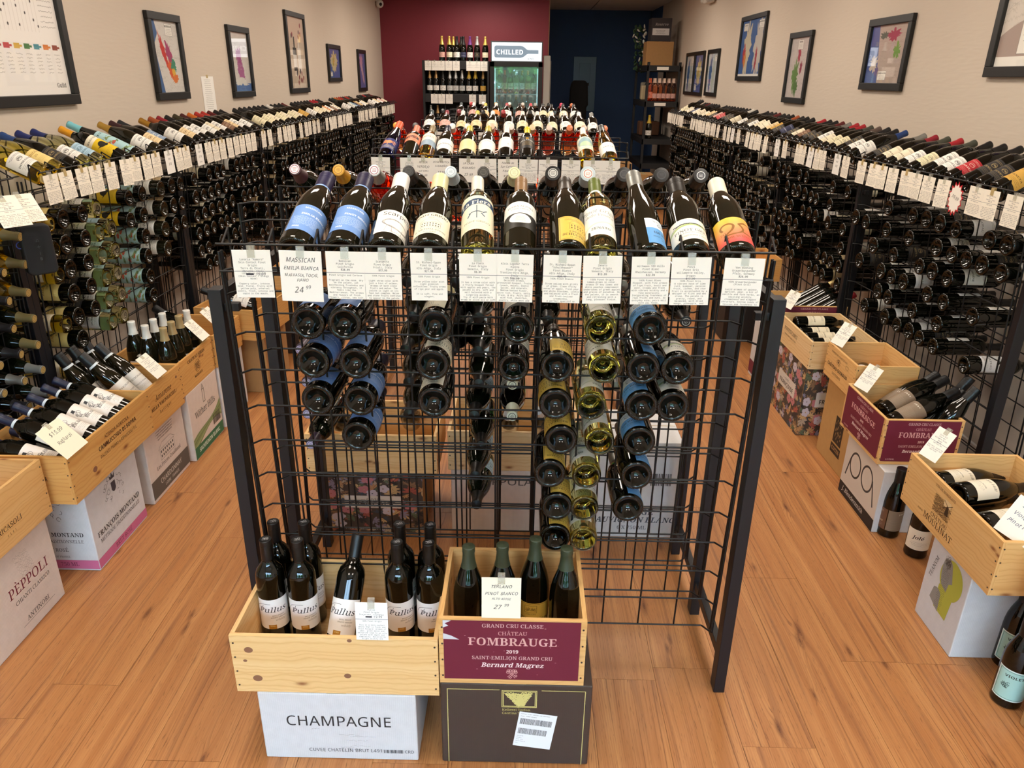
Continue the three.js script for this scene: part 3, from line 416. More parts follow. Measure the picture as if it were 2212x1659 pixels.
  const C = [
    [632, 366, 'capsule', '#4a2a34', top('#e9dfe4', '#8a4a5c'), M.green, 'plum capsule'], [712, 375, 'capsule', '#c79028', top('#d8a53a', '#8a5a14'), M.olive, 'golden capsule'], [797, 374, 'capsule', '#b7b9b8', top('#efe6ea', '#7a2a48'), M.amber, 'silver capsule'],
    [870, 378, 'capsule', '#1b1a1b', top('#3a393a', '#111'), M.olive, 'black capsule'], [962, 384, 'capsule', '#c4d2da', top('#dfe8ec', '#9ab'), M.olive, 'ice blue capsule'], [1041, 378, 'capsule', '#1d1c1c', top('#55524e', '#1a1a1a'), M.darkGlass, 'black studded capsule'],
    [1109, 387, 'capsule', '#e0dcae', top('#eae6c2', '#b8b28a'), M.olive, 'pale cream capsule'], [1197, 382, 'screw', '#0f0f10', top('#c9c9c6', '#444'), M.darkGlass, 'silver-topped black cap'], [1277, 385, 'screw', '#b9c6cf', top('#f4f2ec', '#b4483a'), M.olive, 'white topped cap'],
    [1358, 385, 'screw', '#141416', top('#35353a', '#555'), M.darkGlass, 'charcoal cap'], [1439, 384, 'screw', '#0e0e0f', top('#222226', '#3a3a40'), M.olive, 'matt black cap'], [1512, 377, 'screw', '#0c0c0d', top('#3c3e46', '#e8e8e8'), M.olive, 'glossy black square-marked cap'],
  ];
  for (const [px, py, type, col, capTop, glass, word] of C) { const p = on(1, 1.443, px, py); onRail(r, ux(p.x), 'far' + px, { shape: 'burgundy', seg: 32, glass, cap: [type, col], capTop, labels: [[PLAIN.white, 0.04, 0.12, 150, 0]] }, `bottle with ${word}`, 'on the far rail of the front middle rack'); }
  const cols = [
    [672, 917, 'bordeaux', '#3a2a3c', top('#b9b4d4', '#5a5478'), M.green, [2, 3, 4, 5], 'white', 'plum capsule'], [886, 786, 'burgundy', '#141414', null, M.olive, [0, 1, 2, 3, 4], 'white', 'black capsule and amber glass'], [1030, 794, 'burgundy', '#101011', null, M.green, [0, 1, 2, 3, 4, 5, 6, 7], 'lightblue', 'black embossed capsule'],
    [1110, 857, 'burgundy', '#d6d6c0', top('#dcdcc8', '#333'), M.darkGlass, [2, 3, 4], 'white', 'pale key-printed cap'], [985, 760, 'burgundy', '#1a1a1a', null, M.darkGlass, [0, 1, 2], 'white', 'dark capsule and white label'], [1190, 720, 'bordeaux', '#111112', null, M.darkGlass, [0, 1, 2, 3], 'white', 'dull black capsule'],
    [1338, 770, 'burgundy', '#8f8f8c', null, M.olive, [0, 1, 2, 3], 'cream', 'grey capsule'], [1480, 757, 'burgundy', '#0d0d0e', top('#141416', '#c8c8c8'), M.darkGlass, [0, 1], 'gold', 'square black cap and yellow label'], [760, 715, 'burgundy', '#9fa3a4', null, M.olive, [0, 1], 'white', 'pale grey capsule'],
  ];
  for (const [px, py, shape, col, capTop, glass, rows, lab, word] of cols) { const p = on(2, -2.02, px, py); for (const row of rows) lying(r, ux(p.x) + rr(-0.006, 0.006), row, 'farlie' + px, { shape, seg: 28, glass, cap: ['capsule', col], capTop, labels: [[PLAIN[lab], 0.04, 0.12, 150, 0]] }, `bottle with ${word}`, `lying neck outward, row ${NUM[row]}, front middle rack`); }
}
// ---------------------------------------------------------------- the other middle racks
{
  const u = 1, f = FR.U1f, rail = 'on the second middle rack rail';
  const mk = (shape, glass, cap, labels, o = {}) => ({ shape, glass, cap, labels, seg: 28, ...o });
  const navyArt = sheet(260, 260, '#26306e', (g, w, h) => { g.fillStyle = '#d88a5a'; for (let i = 0; i < 40; i++) { g.beginPath(); g.ellipse(120 + noise(i, 1) * 80, 90 + noise(i, 6) * 50, 22, 8, rr(0, 3), 0, 6.28); g.fill(); } greek(g, w / 2, 180, 190, 4, 16, '#d9c9a8', 3); });
  const coral = sheet(260, 200, '#ee8d6e', (g, w) => { g.fillStyle = '#1c1a18'; g.fillRect(40, 60, 180, 58); T(g, 'VOLO', w / 2, 104, 'bold 44px sans-serif', '#ee8d6e'); greek(g, w / 2, 146, 150, 2, 16, '#8a3a28', 2); });
  const rosa = sheet(280, 240, '#efe9e4', (g, w) => { T(g, 'ROSA NAUTICA', w / 2, 128, 'bold 28px sans-serif', '#2a2a2e'); greek(g, w / 2, 160, 170, 2, 14, '#aaa'); });
  const ocre = sheet(280, 240, '#e9d9a4', (g, w) => { g.strokeStyle = '#b89a4a'; for (let i = 0; i < 14; i++) { g.beginPath(); g.moveTo(90 + i * 8, 40); g.lineTo(90 + i * 8, 170); g.stroke(); } });
  const cana = sheet(280, 240, '#efeae4', (g, w) => { T(g, 'DO RIAS BAIXAS', w / 2, 52, '22px serif', '#555'); T(g, '◉', w / 2, 126, '44px serif', '#a8846a'); greek(g, w / 2, 160, 180, 3, 16, '#b0a8a0'); });
  const abad = sheet(240, 280, '#f0e6e4', (g, w) => { greek(g, 90, 40, 120, 2, 14, '#b08a84', 2); g.strokeStyle = '#8a3a3c'; g.lineWidth = 3; g.beginPath(); g.arc(170, 190, 26, 0.5, 4); g.stroke(); });
  const pill = sheet(240, 300, '#1b1a1a', (g, w) => { g.fillStyle = '#c99a3a'; g.fillRect(104, 40, 34, 34); T(g, 'PILLASTRO', w / 2, 110, 'bold 34px serif', '#e9e2d0'); greek(g, w / 2, 140, 150, 5, 20, '#b99a5a', 2); });
  const coast = sheet(260, 340, '#e9e7d2', (g, w, h) => { g.fillStyle = '#8fb0b8'; g.beginPath(); g.ellipse(w / 2, h * 0.42, 100, 120, 0, 0, 6.28); g.fill(); g.fillStyle = '#b7cfae'; g.beginPath(); g.ellipse(w / 2, h * 0.56, 84, 60, 0, 0, 6.28); g.fill(); greek(g, w / 2, h * 0.85, 170, 3, 14, '#6a8a6a', 2); });
  const burst = sheet(300, 260, '#f1ede9', (g, w) => { T(g, 'COLLE', w / 2, 130, 'bold 36px serif', '#3a3a3a'); greek(g, w / 2, 166, 150, 2, 14, '#999'); });
  const B = [
    [-0.660, mk('flute', M.cobalt, ['screw', '#e5603c'], [[navyArt, 0.04, 0.13, 170, 0]]), 'cobalt blue slim wine bottle with orange cap', 0.10], [-0.552, mk('bordeaux', M.olive, ['screw', '#e68068'], [[coral, 0.115, 0.18, 160, 0]]), 'olive wine bottle with coral label and cap', 0.05],
    [-0.470, mk('bordeaux', M.yellow, ['capsule', '#8c7c5c'], [[sheet(260, 240, '#ece4d6', (g, w) => { g.fillStyle = '#8fa3b4'; g.fillRect(0, 130, 260, 110); T(g, 'NISIA', w / 2, 80, '40px serif', '#8a6a4a'); }), 0.08, 0.185, 200, 0]]), 'yellow wine bottle with cream and steel-blue label', 0.04], [-0.382, mk('burgundy', M.olive, ['capsule', '#23243a'], [[rosa, 0.035, 0.125, 170, 0]]), 'green wine bottle with white label and navy capsule', 0],
    [-0.272, mk('burgundy', M.olive, ['capsule', '#c8bb4e'], [[ocre, 0.035, 0.125, 170, 0]]), 'green wine bottle with straw yellow label', 0], [-0.180, mk('burgundy', M.olive, ['capsule', '#b9ac54'], [[cana, 0.035, 0.125, 170, 0]]), 'green wine bottle with medallion label and ochre capsule', 0],
    [-0.088, mk('bordeaux', M.darkGlass, ['capsule', '#e3dcd8'], [[abad, 0.07, 0.16, 150, 0]]), 'dark wine bottle with blush label and white capsule', 0], [0.014, mk('bordeaux', M.darkGlass, ['capsule', '#d8c22e'], [[pill, 0.065, 0.17, 150, 0]]), 'black labelled wine bottle with yellow capsule', 0],
    [0.300, mk('bordeaux', M.yellow, ['screw', '#e9e5da'], [[coast, 0.065, 0.175, 165, 0]]), 'yellow wine bottle with coastal scene label', -0.03], [0.410, mk('flute', M.yellow, ['capsule', '#4c4d4c'], [[burst, 0.04, 0.125, 180, 0]]), 'slim bright yellow wine bottle with white label', -0.08],
  ];
  for (const [x, d, desc, yaw] of B) onRail(f, x - UNITS[1][0], 'u2' + x, d, desc, rail, { yaw });
  const r = FR.U1r;
  const C = [[855, '#c79028', M.amber, 'gold capsule'], [897, '#3a3434', M.amber, 'crumpled dark foil'], [977, '#e9e6e2', M.rose, 'white cap'], [1010, '#ecdfd4', M.rose, 'cream cap'], [1062, '#d8c0a8', M.rose, 'tan capsule'], [1104, '#e6dcd6', M.red, 'white stamped cap'], [1150, '#d8c6a0', M.rose, 'beige capsule'], [1187, '#dcc8ba', M.red, 'dusty pink capsule'], [1231, '#c9744a', M.amber, 'copper capsule'], [1262, '#c8b0a0', M.rose, 'fawn capsule'], [1307, '#c9744a', M.amber, 'rust capsule']];
  for (const [px, col, glass, word] of C) { const p = on(2, -4.08, px, 270); onRail(r, -(p.x - UNITS[1][0]), 'u2r' + px, { shape: 'bordeaux', seg: 24, glass, cap: ['capsule', col], labels: [[PLAIN.pinkish, 0.06, 0.13, 140, 0]] }, `rosé wine bottle with ${word}`, 'on the far rail of the second middle rack'); }
  let ok = 0; for (const [i, row, lab] of [[-0.45, 0, 'white'], [-0.3, 0, 'cream'], [-0.1, 0, 'white'], [0.1, 0, 'ivory'], [0.32, 0, 'yellowish'], [-0.4, 1, 'white'], [0.0, 1, 'cream'], [0.2, 1, 'white'], [0.35, 1, 'white'], [-0.2, 2, 'cream'], [0.1, 2, 'white']]) lying(f, i, row, 'u2lie' + lab, { shape: 'burgundy', seg: 20, glass: M.olive, labels: [[PLAIN[lab] ?? PLAIN.gold, 0.04, 0.12, 150, 0]], cap: ['capsule', '#2a2a26'] }, `olive bottle with ${PLAIN[lab] ? lab : 'gold'} label`, `lying ${NTH[ok++ % 5]} in row ${NUM[row]} of the second middle rack`, {});
  let rk = 0; for (const [i, row] of [[-0.5, 0], [-0.36, 0], [-0.22, 0], [-0.05, 0], [0.1, 0], [0.27, 0], [0.4, 0], [-0.5, 1], [-0.2, 1], [0.1, 1], [0.3, 1], [-0.3, 2], [0.0, 2], [0.25, 2]]) lying(r, i, row, 'u2rlie', { shape: 'bordeaux', seg: 18, glass: M.rose, labels: [[PLAIN.pinkish, 0.06, 0.13, 140, 0]], cap: ['capsule', '#d8b8a8'] }, `rosé wine bottle, ${NTH[++rk - 1]} of those`, `lying in the far side of second middle rack`, {});
  // third and fourth racks: smaller in view
  const far = (u, side, list, word) => { const fr = FR['U' + u + side]; list.forEach(([x, cap, lab, gl], i) => onRail(fr, side === 'f' ? x : -x, `far${cap}${lab}${gl ?? ''}`, { shape: i % 3 === 2 ? 'bordeaux' : 'burgundy', seg: 18, glass: gl ? M[gl] : M.darkGlass, cap: ['capsule', cap], labels: [[PLAIN[lab], 0.04, 0.118, 165, 0]] }, `bottle with ${lab} label and ${capWord[cap]} capsule`, `${NTH[i]} on the ${word} middle rack ${side === 'f' ? 'near' : 'far'} rail`, { roll: 0 })); };
  const capWord = { '#2c3c40': 'slate', '#7c2430': 'burgundy', '#e2dcd4': 'white', '#c8bb4e': 'ochre', '#e8e4de': 'ivory', '#d8d2c8': 'pearl', '#111113': 'black', '#a8343c': 'crimson', '#c23a44': 'red', '#9a9c98': 'silver', '#e0a030': 'amber', '#d04060': 'magenta', '#c9744a': 'copper' };
  far(2, 'f', [[-0.56, '#2c3c40', 'white'], [-0.45, '#7c2430', 'pinkish'], [-0.335, '#e2dcd4', 'peach'], [-0.23, '#c8bb4e', 'peach'], [-0.12, '#e8e4de', 'cream'], [0.0, '#e8e4de', 'white'], [0.095, '#d8d2c8', 'ivory'], [0.2, '#e2dcd4', 'cream'], [0.305, '#e2dcd4', 'ivory'], [0.4, '#d8d2c8', 'white'], [0.5, '#e8e4de', 'cream'], [0.59, '#9a9c98', 'white']], 'third');
  far(2, 'r', [[-0.5, '#111113', 'white'], [-0.38, '#7c2430', 'cream'], [-0.2, '#111113', 'white'], [-0.05, '#a8343c', 'cream'], [0.15, '#111113', 'white'], [0.33, '#2c3c40', 'cream'], [0.5, '#111113', 'peach']], 'third');
  far(3, 'f', [[-0.5, '#2c3c40', 'charcoal'], [-0.38, '#e2dcd4', 'pinkish'], [-0.27, '#c8bb4e', 'peach'], [-0.17, '#e2dcd4', 'orange'], [-0.07, '#a8343c', 'white'], [0.05, '#111113', 'pinkish'], [0.155, '#c23a44', 'grey'], [0.27, '#111113', 'ivory'], [0.35, '#111113', 'ivory'], [0.46, '#111113', 'cream'], [0.56, '#111113', 'white']], 'fourth');
  far(3, 'r', [[-0.42, '#c23a44', 'grey'], [-0.3, '#e8e4de', 'white'], [-0.18, '#e0a030', 'cream'], [-0.05, '#e8e4de', 'white'], [0.08, '#d8d2c8', 'cream'], [0.2, '#9a9c98', 'white'], [0.33, '#111113', 'white'], [0.45, '#d04060', 'white'], [0.55, '#c9744a', 'cream']], 'fourth');
}

// ---------------------------------------------------------------- bottles along the walls
const CAPW = { '#23352a': 'dark green', '#20427c': 'blue', '#1d2a66': 'navy', '#e09a1c': 'yellow', '#7cc3cf': 'sky blue', '#caa24e': 'gold', '#3a1c20': 'oxblood', '#22262a': 'slate', '#b98a3a': 'brass', '#9a4a24': 'copper', '#8c1c2c': 'wine red', '#131315': 'black', '#3a3420': 'olive', '#4a1a1c': 'maroon', '#c8661c': 'orange', '#b03028': 'red', '#5c1a1c': 'dark red', '#a51f2b': 'scarlet', '#1f3c74': 'cobalt', '#9a9c98': 'silver', '#46483e': 'moss', '#5a4a44': 'brown', '#d8d4cc': 'white' };
const wallBottle = (cap, lab, shape = 'bordeaux', glass, extra) => ({ shape, glass: glass ?? M.darkGlass, cap: ['capsule', cap], labels: [[typeof lab === 'string' ? PLAIN[lab] : lab, shape === 'burgundy' ? 0.04 : 0.06, shape === 'burgundy' ? 0.12 : 0.15, 150, 0]], seg: 22, ...extra });
{
  const L0 = [  // z, cap, label, shape, glass, label word
    [-2.83, '#3a3420', PLAIN.white, 'burgundy', M.yellow, 'white oval'], [-2.93, '#23352a', LB.tanWhite, 'burgundy', M.yellow, 'straw yellow'], [-3.03, '#20427c', PLAIN.charcoal, 'burgundy', M.darkGlass, 'black and gold'], [-3.13, '#1d2a66', PLAIN.white, 'burgundy', M.pale, 'white stamped'], [-3.23, '#1d2a66', PLAIN.lightblue, 'burgundy', M.pale, 'blue-edged white'],
    [-3.435, '#e09a1c', LB.yellow, 'bordeaux', M.darkGlass, 'bright yellow'], [-3.55, '#7cc3cf', LB.floral, 'flute', M.darkGlass, 'pale blue floral'], [-3.755, '#caa24e', PLAIN.white, 'burgundy', M.olive, 'white crest'], [-3.86, '#3a1c20', PLAIN.peach, 'burgundy', M.darkGlass, 'peach'], [-3.945, '#22262a', PLAIN.bluewash, 'bordeaux', M.darkGlass, 'blue landscape']];
  
  let nth = 0; for (const [z, cap, lab, shape, glass, word] of L0) { const big = lab === LB.floral ? [[lab, 0.03, 0.2, 350, 0]] : lab === LB.yellow ? [[lab, 0.05, 0.17, 165, 0]] : undefined; onRail(FR.L0, -(z - LEFT[1]), 'L0' + z, wallBottle(cap, lab, shape, glass, big ? { labels: big, seg: 28 } : { seg: 28 }), `bottle with ${word} label and ${CAPW[cap]} capsule`, `${NTH[nth++]} along first rail, list wall`, { roll: -0.5 }); }
  const runs = {
    L1: [['#b98a3a', 'white'], ['#9a4a24', 'peach'], ['#8c1c2c', 'white'], ['#131315', 'white'], ['#3a3420', 'white'], ['#4a1a1c', 'cream'], ['#c8661c', 'white'], ['#b03028', 'brown'], ['#b03028', 'peach'], ['#5c1a1c', 'white'], ['#131315', 'white'], ['#131315', 'charcoal']],
    L2: [['#131315', 'ivory'], ['#131315', 'ivory'], ['#22262a', 'ivory'], ['#131315', 'cream'], ['#131315', 'ivory'], ['#131315', 'ivory'], ['#131315', 'cream'], ['#d8d4cc', 'ivory'], ['#131315', 'ivory'], ['#131315', 'cream'], ['#131315', 'gold'], ['#5c1a1c', 'gold']],
    L3: [['#131315', 'white'], ['#22262a', 'cream'], ['#131315', 'ivory'], ['#131315', 'ivory'], ['#131315', 'cream'], ['#131315', 'orange'], ['#a51f2b', 'white'], ['#a51f2b', 'brown'], ['#131315', 'white'], ['#131315', 'cream']],
    L4: [['#131315', 'white'], ['#23352a', 'grey'], ['#c8661c', 'cream'], ['#9a4a24', 'lightblue'], ['#b03028', 'navy'], ['#5c1a1c', 'gold'], ['#131315', 'peach'], ['#b03028', 'white'], ['#131315', 'white'], ['#131315', 'cream']],
    L5: [['#131315', 'white'], ['#131315', 'white'], ['#131315', 'cream'], ['#a51f2b', 'peach'], ['#131315', 'white'], ['#131315', 'pinkish'], ['#131315', 'pinkish'], ['#5c1a1c', 'cream']],
    R0: [['#131315', 'gold'], ['#131315', 'charcoal'], ['#131315', 'charcoal'], ['#131315', 'red'], ['#131315', 'white'], ['#131315', 'white'], ['#46483e', 'ivory'], ['#a51f2b', 'white'], ['#46483e', 'cream'], ['#8c1c2c', 'cream'], ['#9a9c98', 'charcoal']],
    R1: [['#1f3c74', 'white'], ['#131315', 'white'], ['#131315', 'charcoal'], ['#5a4a44', 'ivory'], ['#46483e', 'ivory'], ['#a51f2b', 'cream'], ['#a51f2b', 'white'], ['#9a9c98', 'charcoal'], ['#5c1a1c', 'charcoal'], ['#131315', 'brown'], ['#131315', 'cream'], ['#a51f2b', 'charcoal']],
    R2: [['#131315', 'navy'], ['#131315', 'charcoal'], ['#131315', 'gold'], ['#9a4a24', 'peach'], ['#131315', 'cream'], ['#131315', 'cream'], ['#131315', 'cream'], ['#5c1a1c', 'white'], ['#131315', 'charcoal'], ['#131315', 'charcoal'], ['#131315', 'white']],
    R3: [['#131315', 'cream'], ['#d8d4cc', 'charcoal'], ['#131315', 'charcoal'], ['#131315', 'charcoal'], ['#131315', 'red'], ['#131315', 'red'], ['#131315', 'pinkish'], ['#131315', 'charcoal'], ['#131315', 'peach'], ['#131315', 'peach'], ['#131315', 'cream']],
    R4: [['#131315', 'cream'], ['#131315', 'cream'], ['#131315', 'white'], ['#22262a', 'navy'], ['#5c1a1c', 'cream'], ['#131315', 'white'], ['#131315', 'ivory'], ['#131315', 'ivory'], ['#131315', 'ivory']],
  };
  for (const k in runs) {
    const s = k[0], i = +k[1], n = runs[k].length, dir = s === 'L' ? 1 : -1;
    runs[k].forEach(([cap, lab], j) => { const x = dir * (-0.56 + j * 1.12 / Math.max(n - 1, 11)); onRail(FR[k], k === 'R0' ? -(-0.46 + j * 0.1) : x, `w${cap}${lab}${j % 3}`, wallBottle(cap, lab, j % 3 === 1 || k === 'R0' || k === 'R1' ? 'burgundy' : 'bordeaux'), `bottle with ${lab} label and ${CAPW[cap]} capsule`, `${NTH[j]} along ${ORD[i]} rail, ${s === 'L' ? 'paper list' : 'purple map'} wall`, { roll: -dir * 0.45, tilt: k === 'R4' && j > 6 ? 0.1 : 0 }); });
  }
  // lying bottles of the first rack by the paper list, column by column
  const col = [
    [-2.807, 'bordeaux', M.yellow, PLAIN.cream, [0, 1, 2, 4, 6], 'clear yellow wine bottle'], [-2.895, 'burgundy', M.darkGlass, LB.tanWhite, [0, 1, 2, 3, 4, 5], 'black wine bottle with straw label'], [-3.03, 'bordeaux', M.darkGlass, PLAIN.charcoal, [0, 1, 2, 3, 4], 'plain black wine bottle'], [-3.142, 'burgundy', M.pale, PLAIN.white, [0, 1, 2, 3, 4, 5], 'clear pale wine bottle'],
    [-3.245, 'burgundy', M.pale, PLAIN.lightblue, [1, 2, 3, 4, 5], 'clear pale wine bottle with blue-edged label'], [-3.46, 'bordeaux', M.darkGlass, LB.yellow, [0, 1], 'dark wine bottle with bright yellow label'], [-3.585, 'flute', M.darkGlass, LB.floral, [0, 1, 2, 3, 4, 5], 'bottle wrapped in blue floral label'], [-3.75, 'burgundy', M.olive, PLAIN.white, [0, 1, 2, 3], 'olive wine bottle with white crest label'], [-3.87, 'burgundy', M.darkGlass, PLAIN.peach, [0, 1, 2], 'black wine bottle with peach label'], [-3.965, 'bordeaux', M.darkGlass, PLAIN.white, [0, 1, 2], 'black wine bottle with white label']];
  for (const [z, shape, glass, lab, rows, desc] of col) for (const row of rows) { const fl = lab === LB.floral, yl = lab === LB.yellow; lying(FR.L0, -(z - LEFT[1]) + rr(-0.008, 0.008), row, 'L0l' + z, { shape, glass, seg: 28, labels: [[lab, fl ? 0.03 : 0.045, fl ? 0.2 : yl ? 0.17 : 0.125, fl ? 350 : 160, 0]], cap: ['capsule', '#2a2a26'] }, desc, `lying in row ${NUM[row]}, first paper list rack`, { roll: fl ? -0.2 : rr(-0.6, -0.1), z: yl || fl ? 0.165 : 0.186 }); }
  const lieFill = (k, rows, dens, labs, desc, where, place, skip) => { const f = FR[k]; for (const row of rows) for (let c = 0; c < 12; c++) { const lab = pick(labs), sh = rnd() < 0.6 ? 'bordeaux' : 'burgundy'; if (rnd() > dens || skip?.(c, row)) continue; lying(f, -0.578 + c * 0.105 + rr(-0.01, 0.01), row, 'lie' + lab + sh, { shape: sh, seg: 20, labels: lab ? [[PLAIN[lab], sh === 'burgundy' ? 0.04 : 0.055, sh === 'burgundy' ? 0.12 : 0.145, 150, 0]] : [], cap: ['capsule', '#18181a'] }, lab ? `black bottle with ${lab} label` : 'plain black bottle', `lying ${NTH[k[0] === 'L' ? c : 11 - c]} in row ${NUM[row]}, ${place}`); } };
  lieFill('L1', [0, 1, 2], 0.72, ['white', 'white', 'cream', null], '', '', 'second paper list rack');
  lieFill('R0', [0, 1, 2, 3, 4, 5], 0.78, ['marble', 'white', 'marble', 'charcoal'], '', '', 'first purple map rack', (c, row) => (row > 1 && c > 8 && c % 2) || c < 2 && row > 3);
  lieFill('R1', [0, 1, 2], 0.62, ['cream', 'white', null, null], '', '', 'second purple map rack');
  // necks pointing out of the nearest rack
  for (let row = 0; row < 7; row++) for (const [z, cap, gl, w] of [[-2.575, row < 5 ? '#6a5f3c' : '#6a6c6a', row < 3 ? M.yellow : M.green, 'olive capsule'], [-2.46, row === 5 ? '#8f8f8c' : '#17171a', M.darkGlass, 'black capsule'], [-2.35, '#8f8f8c', M.green, 'grey capsule']]) { if (z > -2.5 && row < 1) continue; lying(FR.L9, -(z - LEFT[0]), row, 'neck' + cap + w + (gl === M.yellow), { shape: 'burgundy', seg: 24, glass: gl, cap: ['capsule', cap], labels: [[PLAIN.white, 0.04, 0.12, 150, 0]], capTop: PAPER.cache.ring ?? sheet(64, 64, '#b89a5c', (g) => { g.strokeStyle = '#6a5226'; g.lineWidth = 4; g.beginPath(); g.arc(32, 32, 22, 0, 6.28); g.stroke(); greek(g, 32, 24, 26, 3, 8, '#6a5226', 2); }, 'ring') }, `wine bottle with ${w}`, `lying neck outward in row ${NUM[row]}, rack behind the speaker`, { neckOut: true }); }
  // the many small dark bottles farther down both walls
  const spots = []; const lower = { L1: 3, R1: 3 }; for (const [k, dens] of [['L1', 0.7], ['R1', 0.6], ['L2', 0.8], ['L3', 0.75], ['L4', 0.75], ['L5', 0.6], ['R2', 0.7], ['R3', 0.75], ['R4', 0.7]]) for (let row = lower[k] ?? 0; row < (lower[k] ? 6 : 7); row++) for (let c = 0; c < 12; c++) { if (rnd() > dens) continue; const f = FR[k], y = 1.1 - 0.1 * row + 0.041; spots.push([f(-0.578 + c * 0.105 + rr(-0.01, 0.01), y, 0.186 + (y - 1.3) * LEAN), f.dir(rr(-0.03, 0.03), 0, -1), Math.floor(rnd() * 4)]); }
  const stuff = new THREE.Group(); stuff.name = 'distant_lying_bottles'; stuff.userData.kind = 'stuff'; scene.add(stuff); tag(stuff, 'rows of small dark bottles lying in the far wall racks', 'bottles'); stuff.userData.kind = 'stuff';
  const inst = (name, geo, mat, list) => { const m = new THREE.InstancedMesh(geo, mat, list.length), q = new THREE.Quaternion(); list.forEach(([p, d], i) => { q.setFromUnitVectors(V(0, 1, 0), d.clone().normalize()); m.setMatrixAt(i, new THREE.Matrix4().compose(p, q, V(1, 1, 1))); }); m.name = name; m.userData.kind = 'stuff'; m.castShadow = true; stuff.add(m); };
  inst('bottle_glass', bodyGeo('bordeaux', 18), M.darkGlass, spots);
  const ring = (c) => lathe([[0.0379, 0.055], [0.0379, 0.14]], 18);
  inst('white_labels', ring(), std(0xd8d2c4, 0.6), spots.filter((s) => s[2] === 0)); inst('cream_labels', ring(), std(0xc9b48c, 0.6), spots.filter((s) => s[2] === 1));
}
// ---------------------------------------------------------------- price cards
const cardFace = (head, body, o = {}) => sheet(184, 230, o.bg ?? '#f6f6f3', (g, w, h) => {
  g.strokeStyle = '#3c4258'; g.fillStyle = '#35373d'; g.font = '12px monospace'; let y = lines(g, head, w / 2, 50, w - 4, 14); if (o.price) { g.font = 'bold 12px monospace'; g.fillText(o.price, w / 2, y); } if (o.pen) { g.fillStyle = '#1a1c28'; g.fillRect(w / 2 - 34, y - 9, 36, 9); hand(g, o.pen, w / 2 + 34, y + 2, 19); g.fillStyle = '#35373d'; }
  g.lineWidth = 2; g.beginPath(); g.moveTo(0, 102); g.lineTo(w, 102); g.stroke(); g.font = '11px monospace'; lines(g, body, w / 2, 117, w - 8, 12); g.strokeStyle = '#c9cad0'; g.strokeRect(0, 0, w, h);
});
const cardGeo = (rect, w, h) => cached(`card${rect.u0},${rect.v0},${w},${h}`, () => { const g = new THREE.BoxGeometry(w, h, 0.0007), a = g.attributes; for (let i = 0; i < a.uv.count; i++) { const front = a.normal.getZ(i) > 0.5; a.uv.setXY(i, front ? rect.u0 + (rect.u1 - rect.u0) * a.uv.getX(i) : rect.u0 + 0.002, front ? rect.v0 + (rect.v1 - rect.v0) * a.uv.getY(i) : rect.v1 - 0.004); } return g.translate(0, -h / 2, 0); });
const clipGeo = merge([box(0.017, 0.026, 0.0012, 0, -0.004, 0.0014), box(0.017, 0.0012, 0.008, 0, 0.009, -0.002), box(0.017, 0.016, 0.0012, 0, 0.002, -0.006)]);
function card(rect, pos, turn, w, h, label, o = {}) {
  const t = thing('price_card', label, 'price card', [pos.x, pos.y, pos.z], turn);
  t.rotation.order = 'YXZ'; t.rotation.x = o.tip ?? -0.03; t.rotation.z = o.roll ?? 0;
  part('card', cardGeo(rect, w, h), rect.mat, t); part('clip', clipGeo, o.tape ? M.tape : M.clip, t); return t;
}
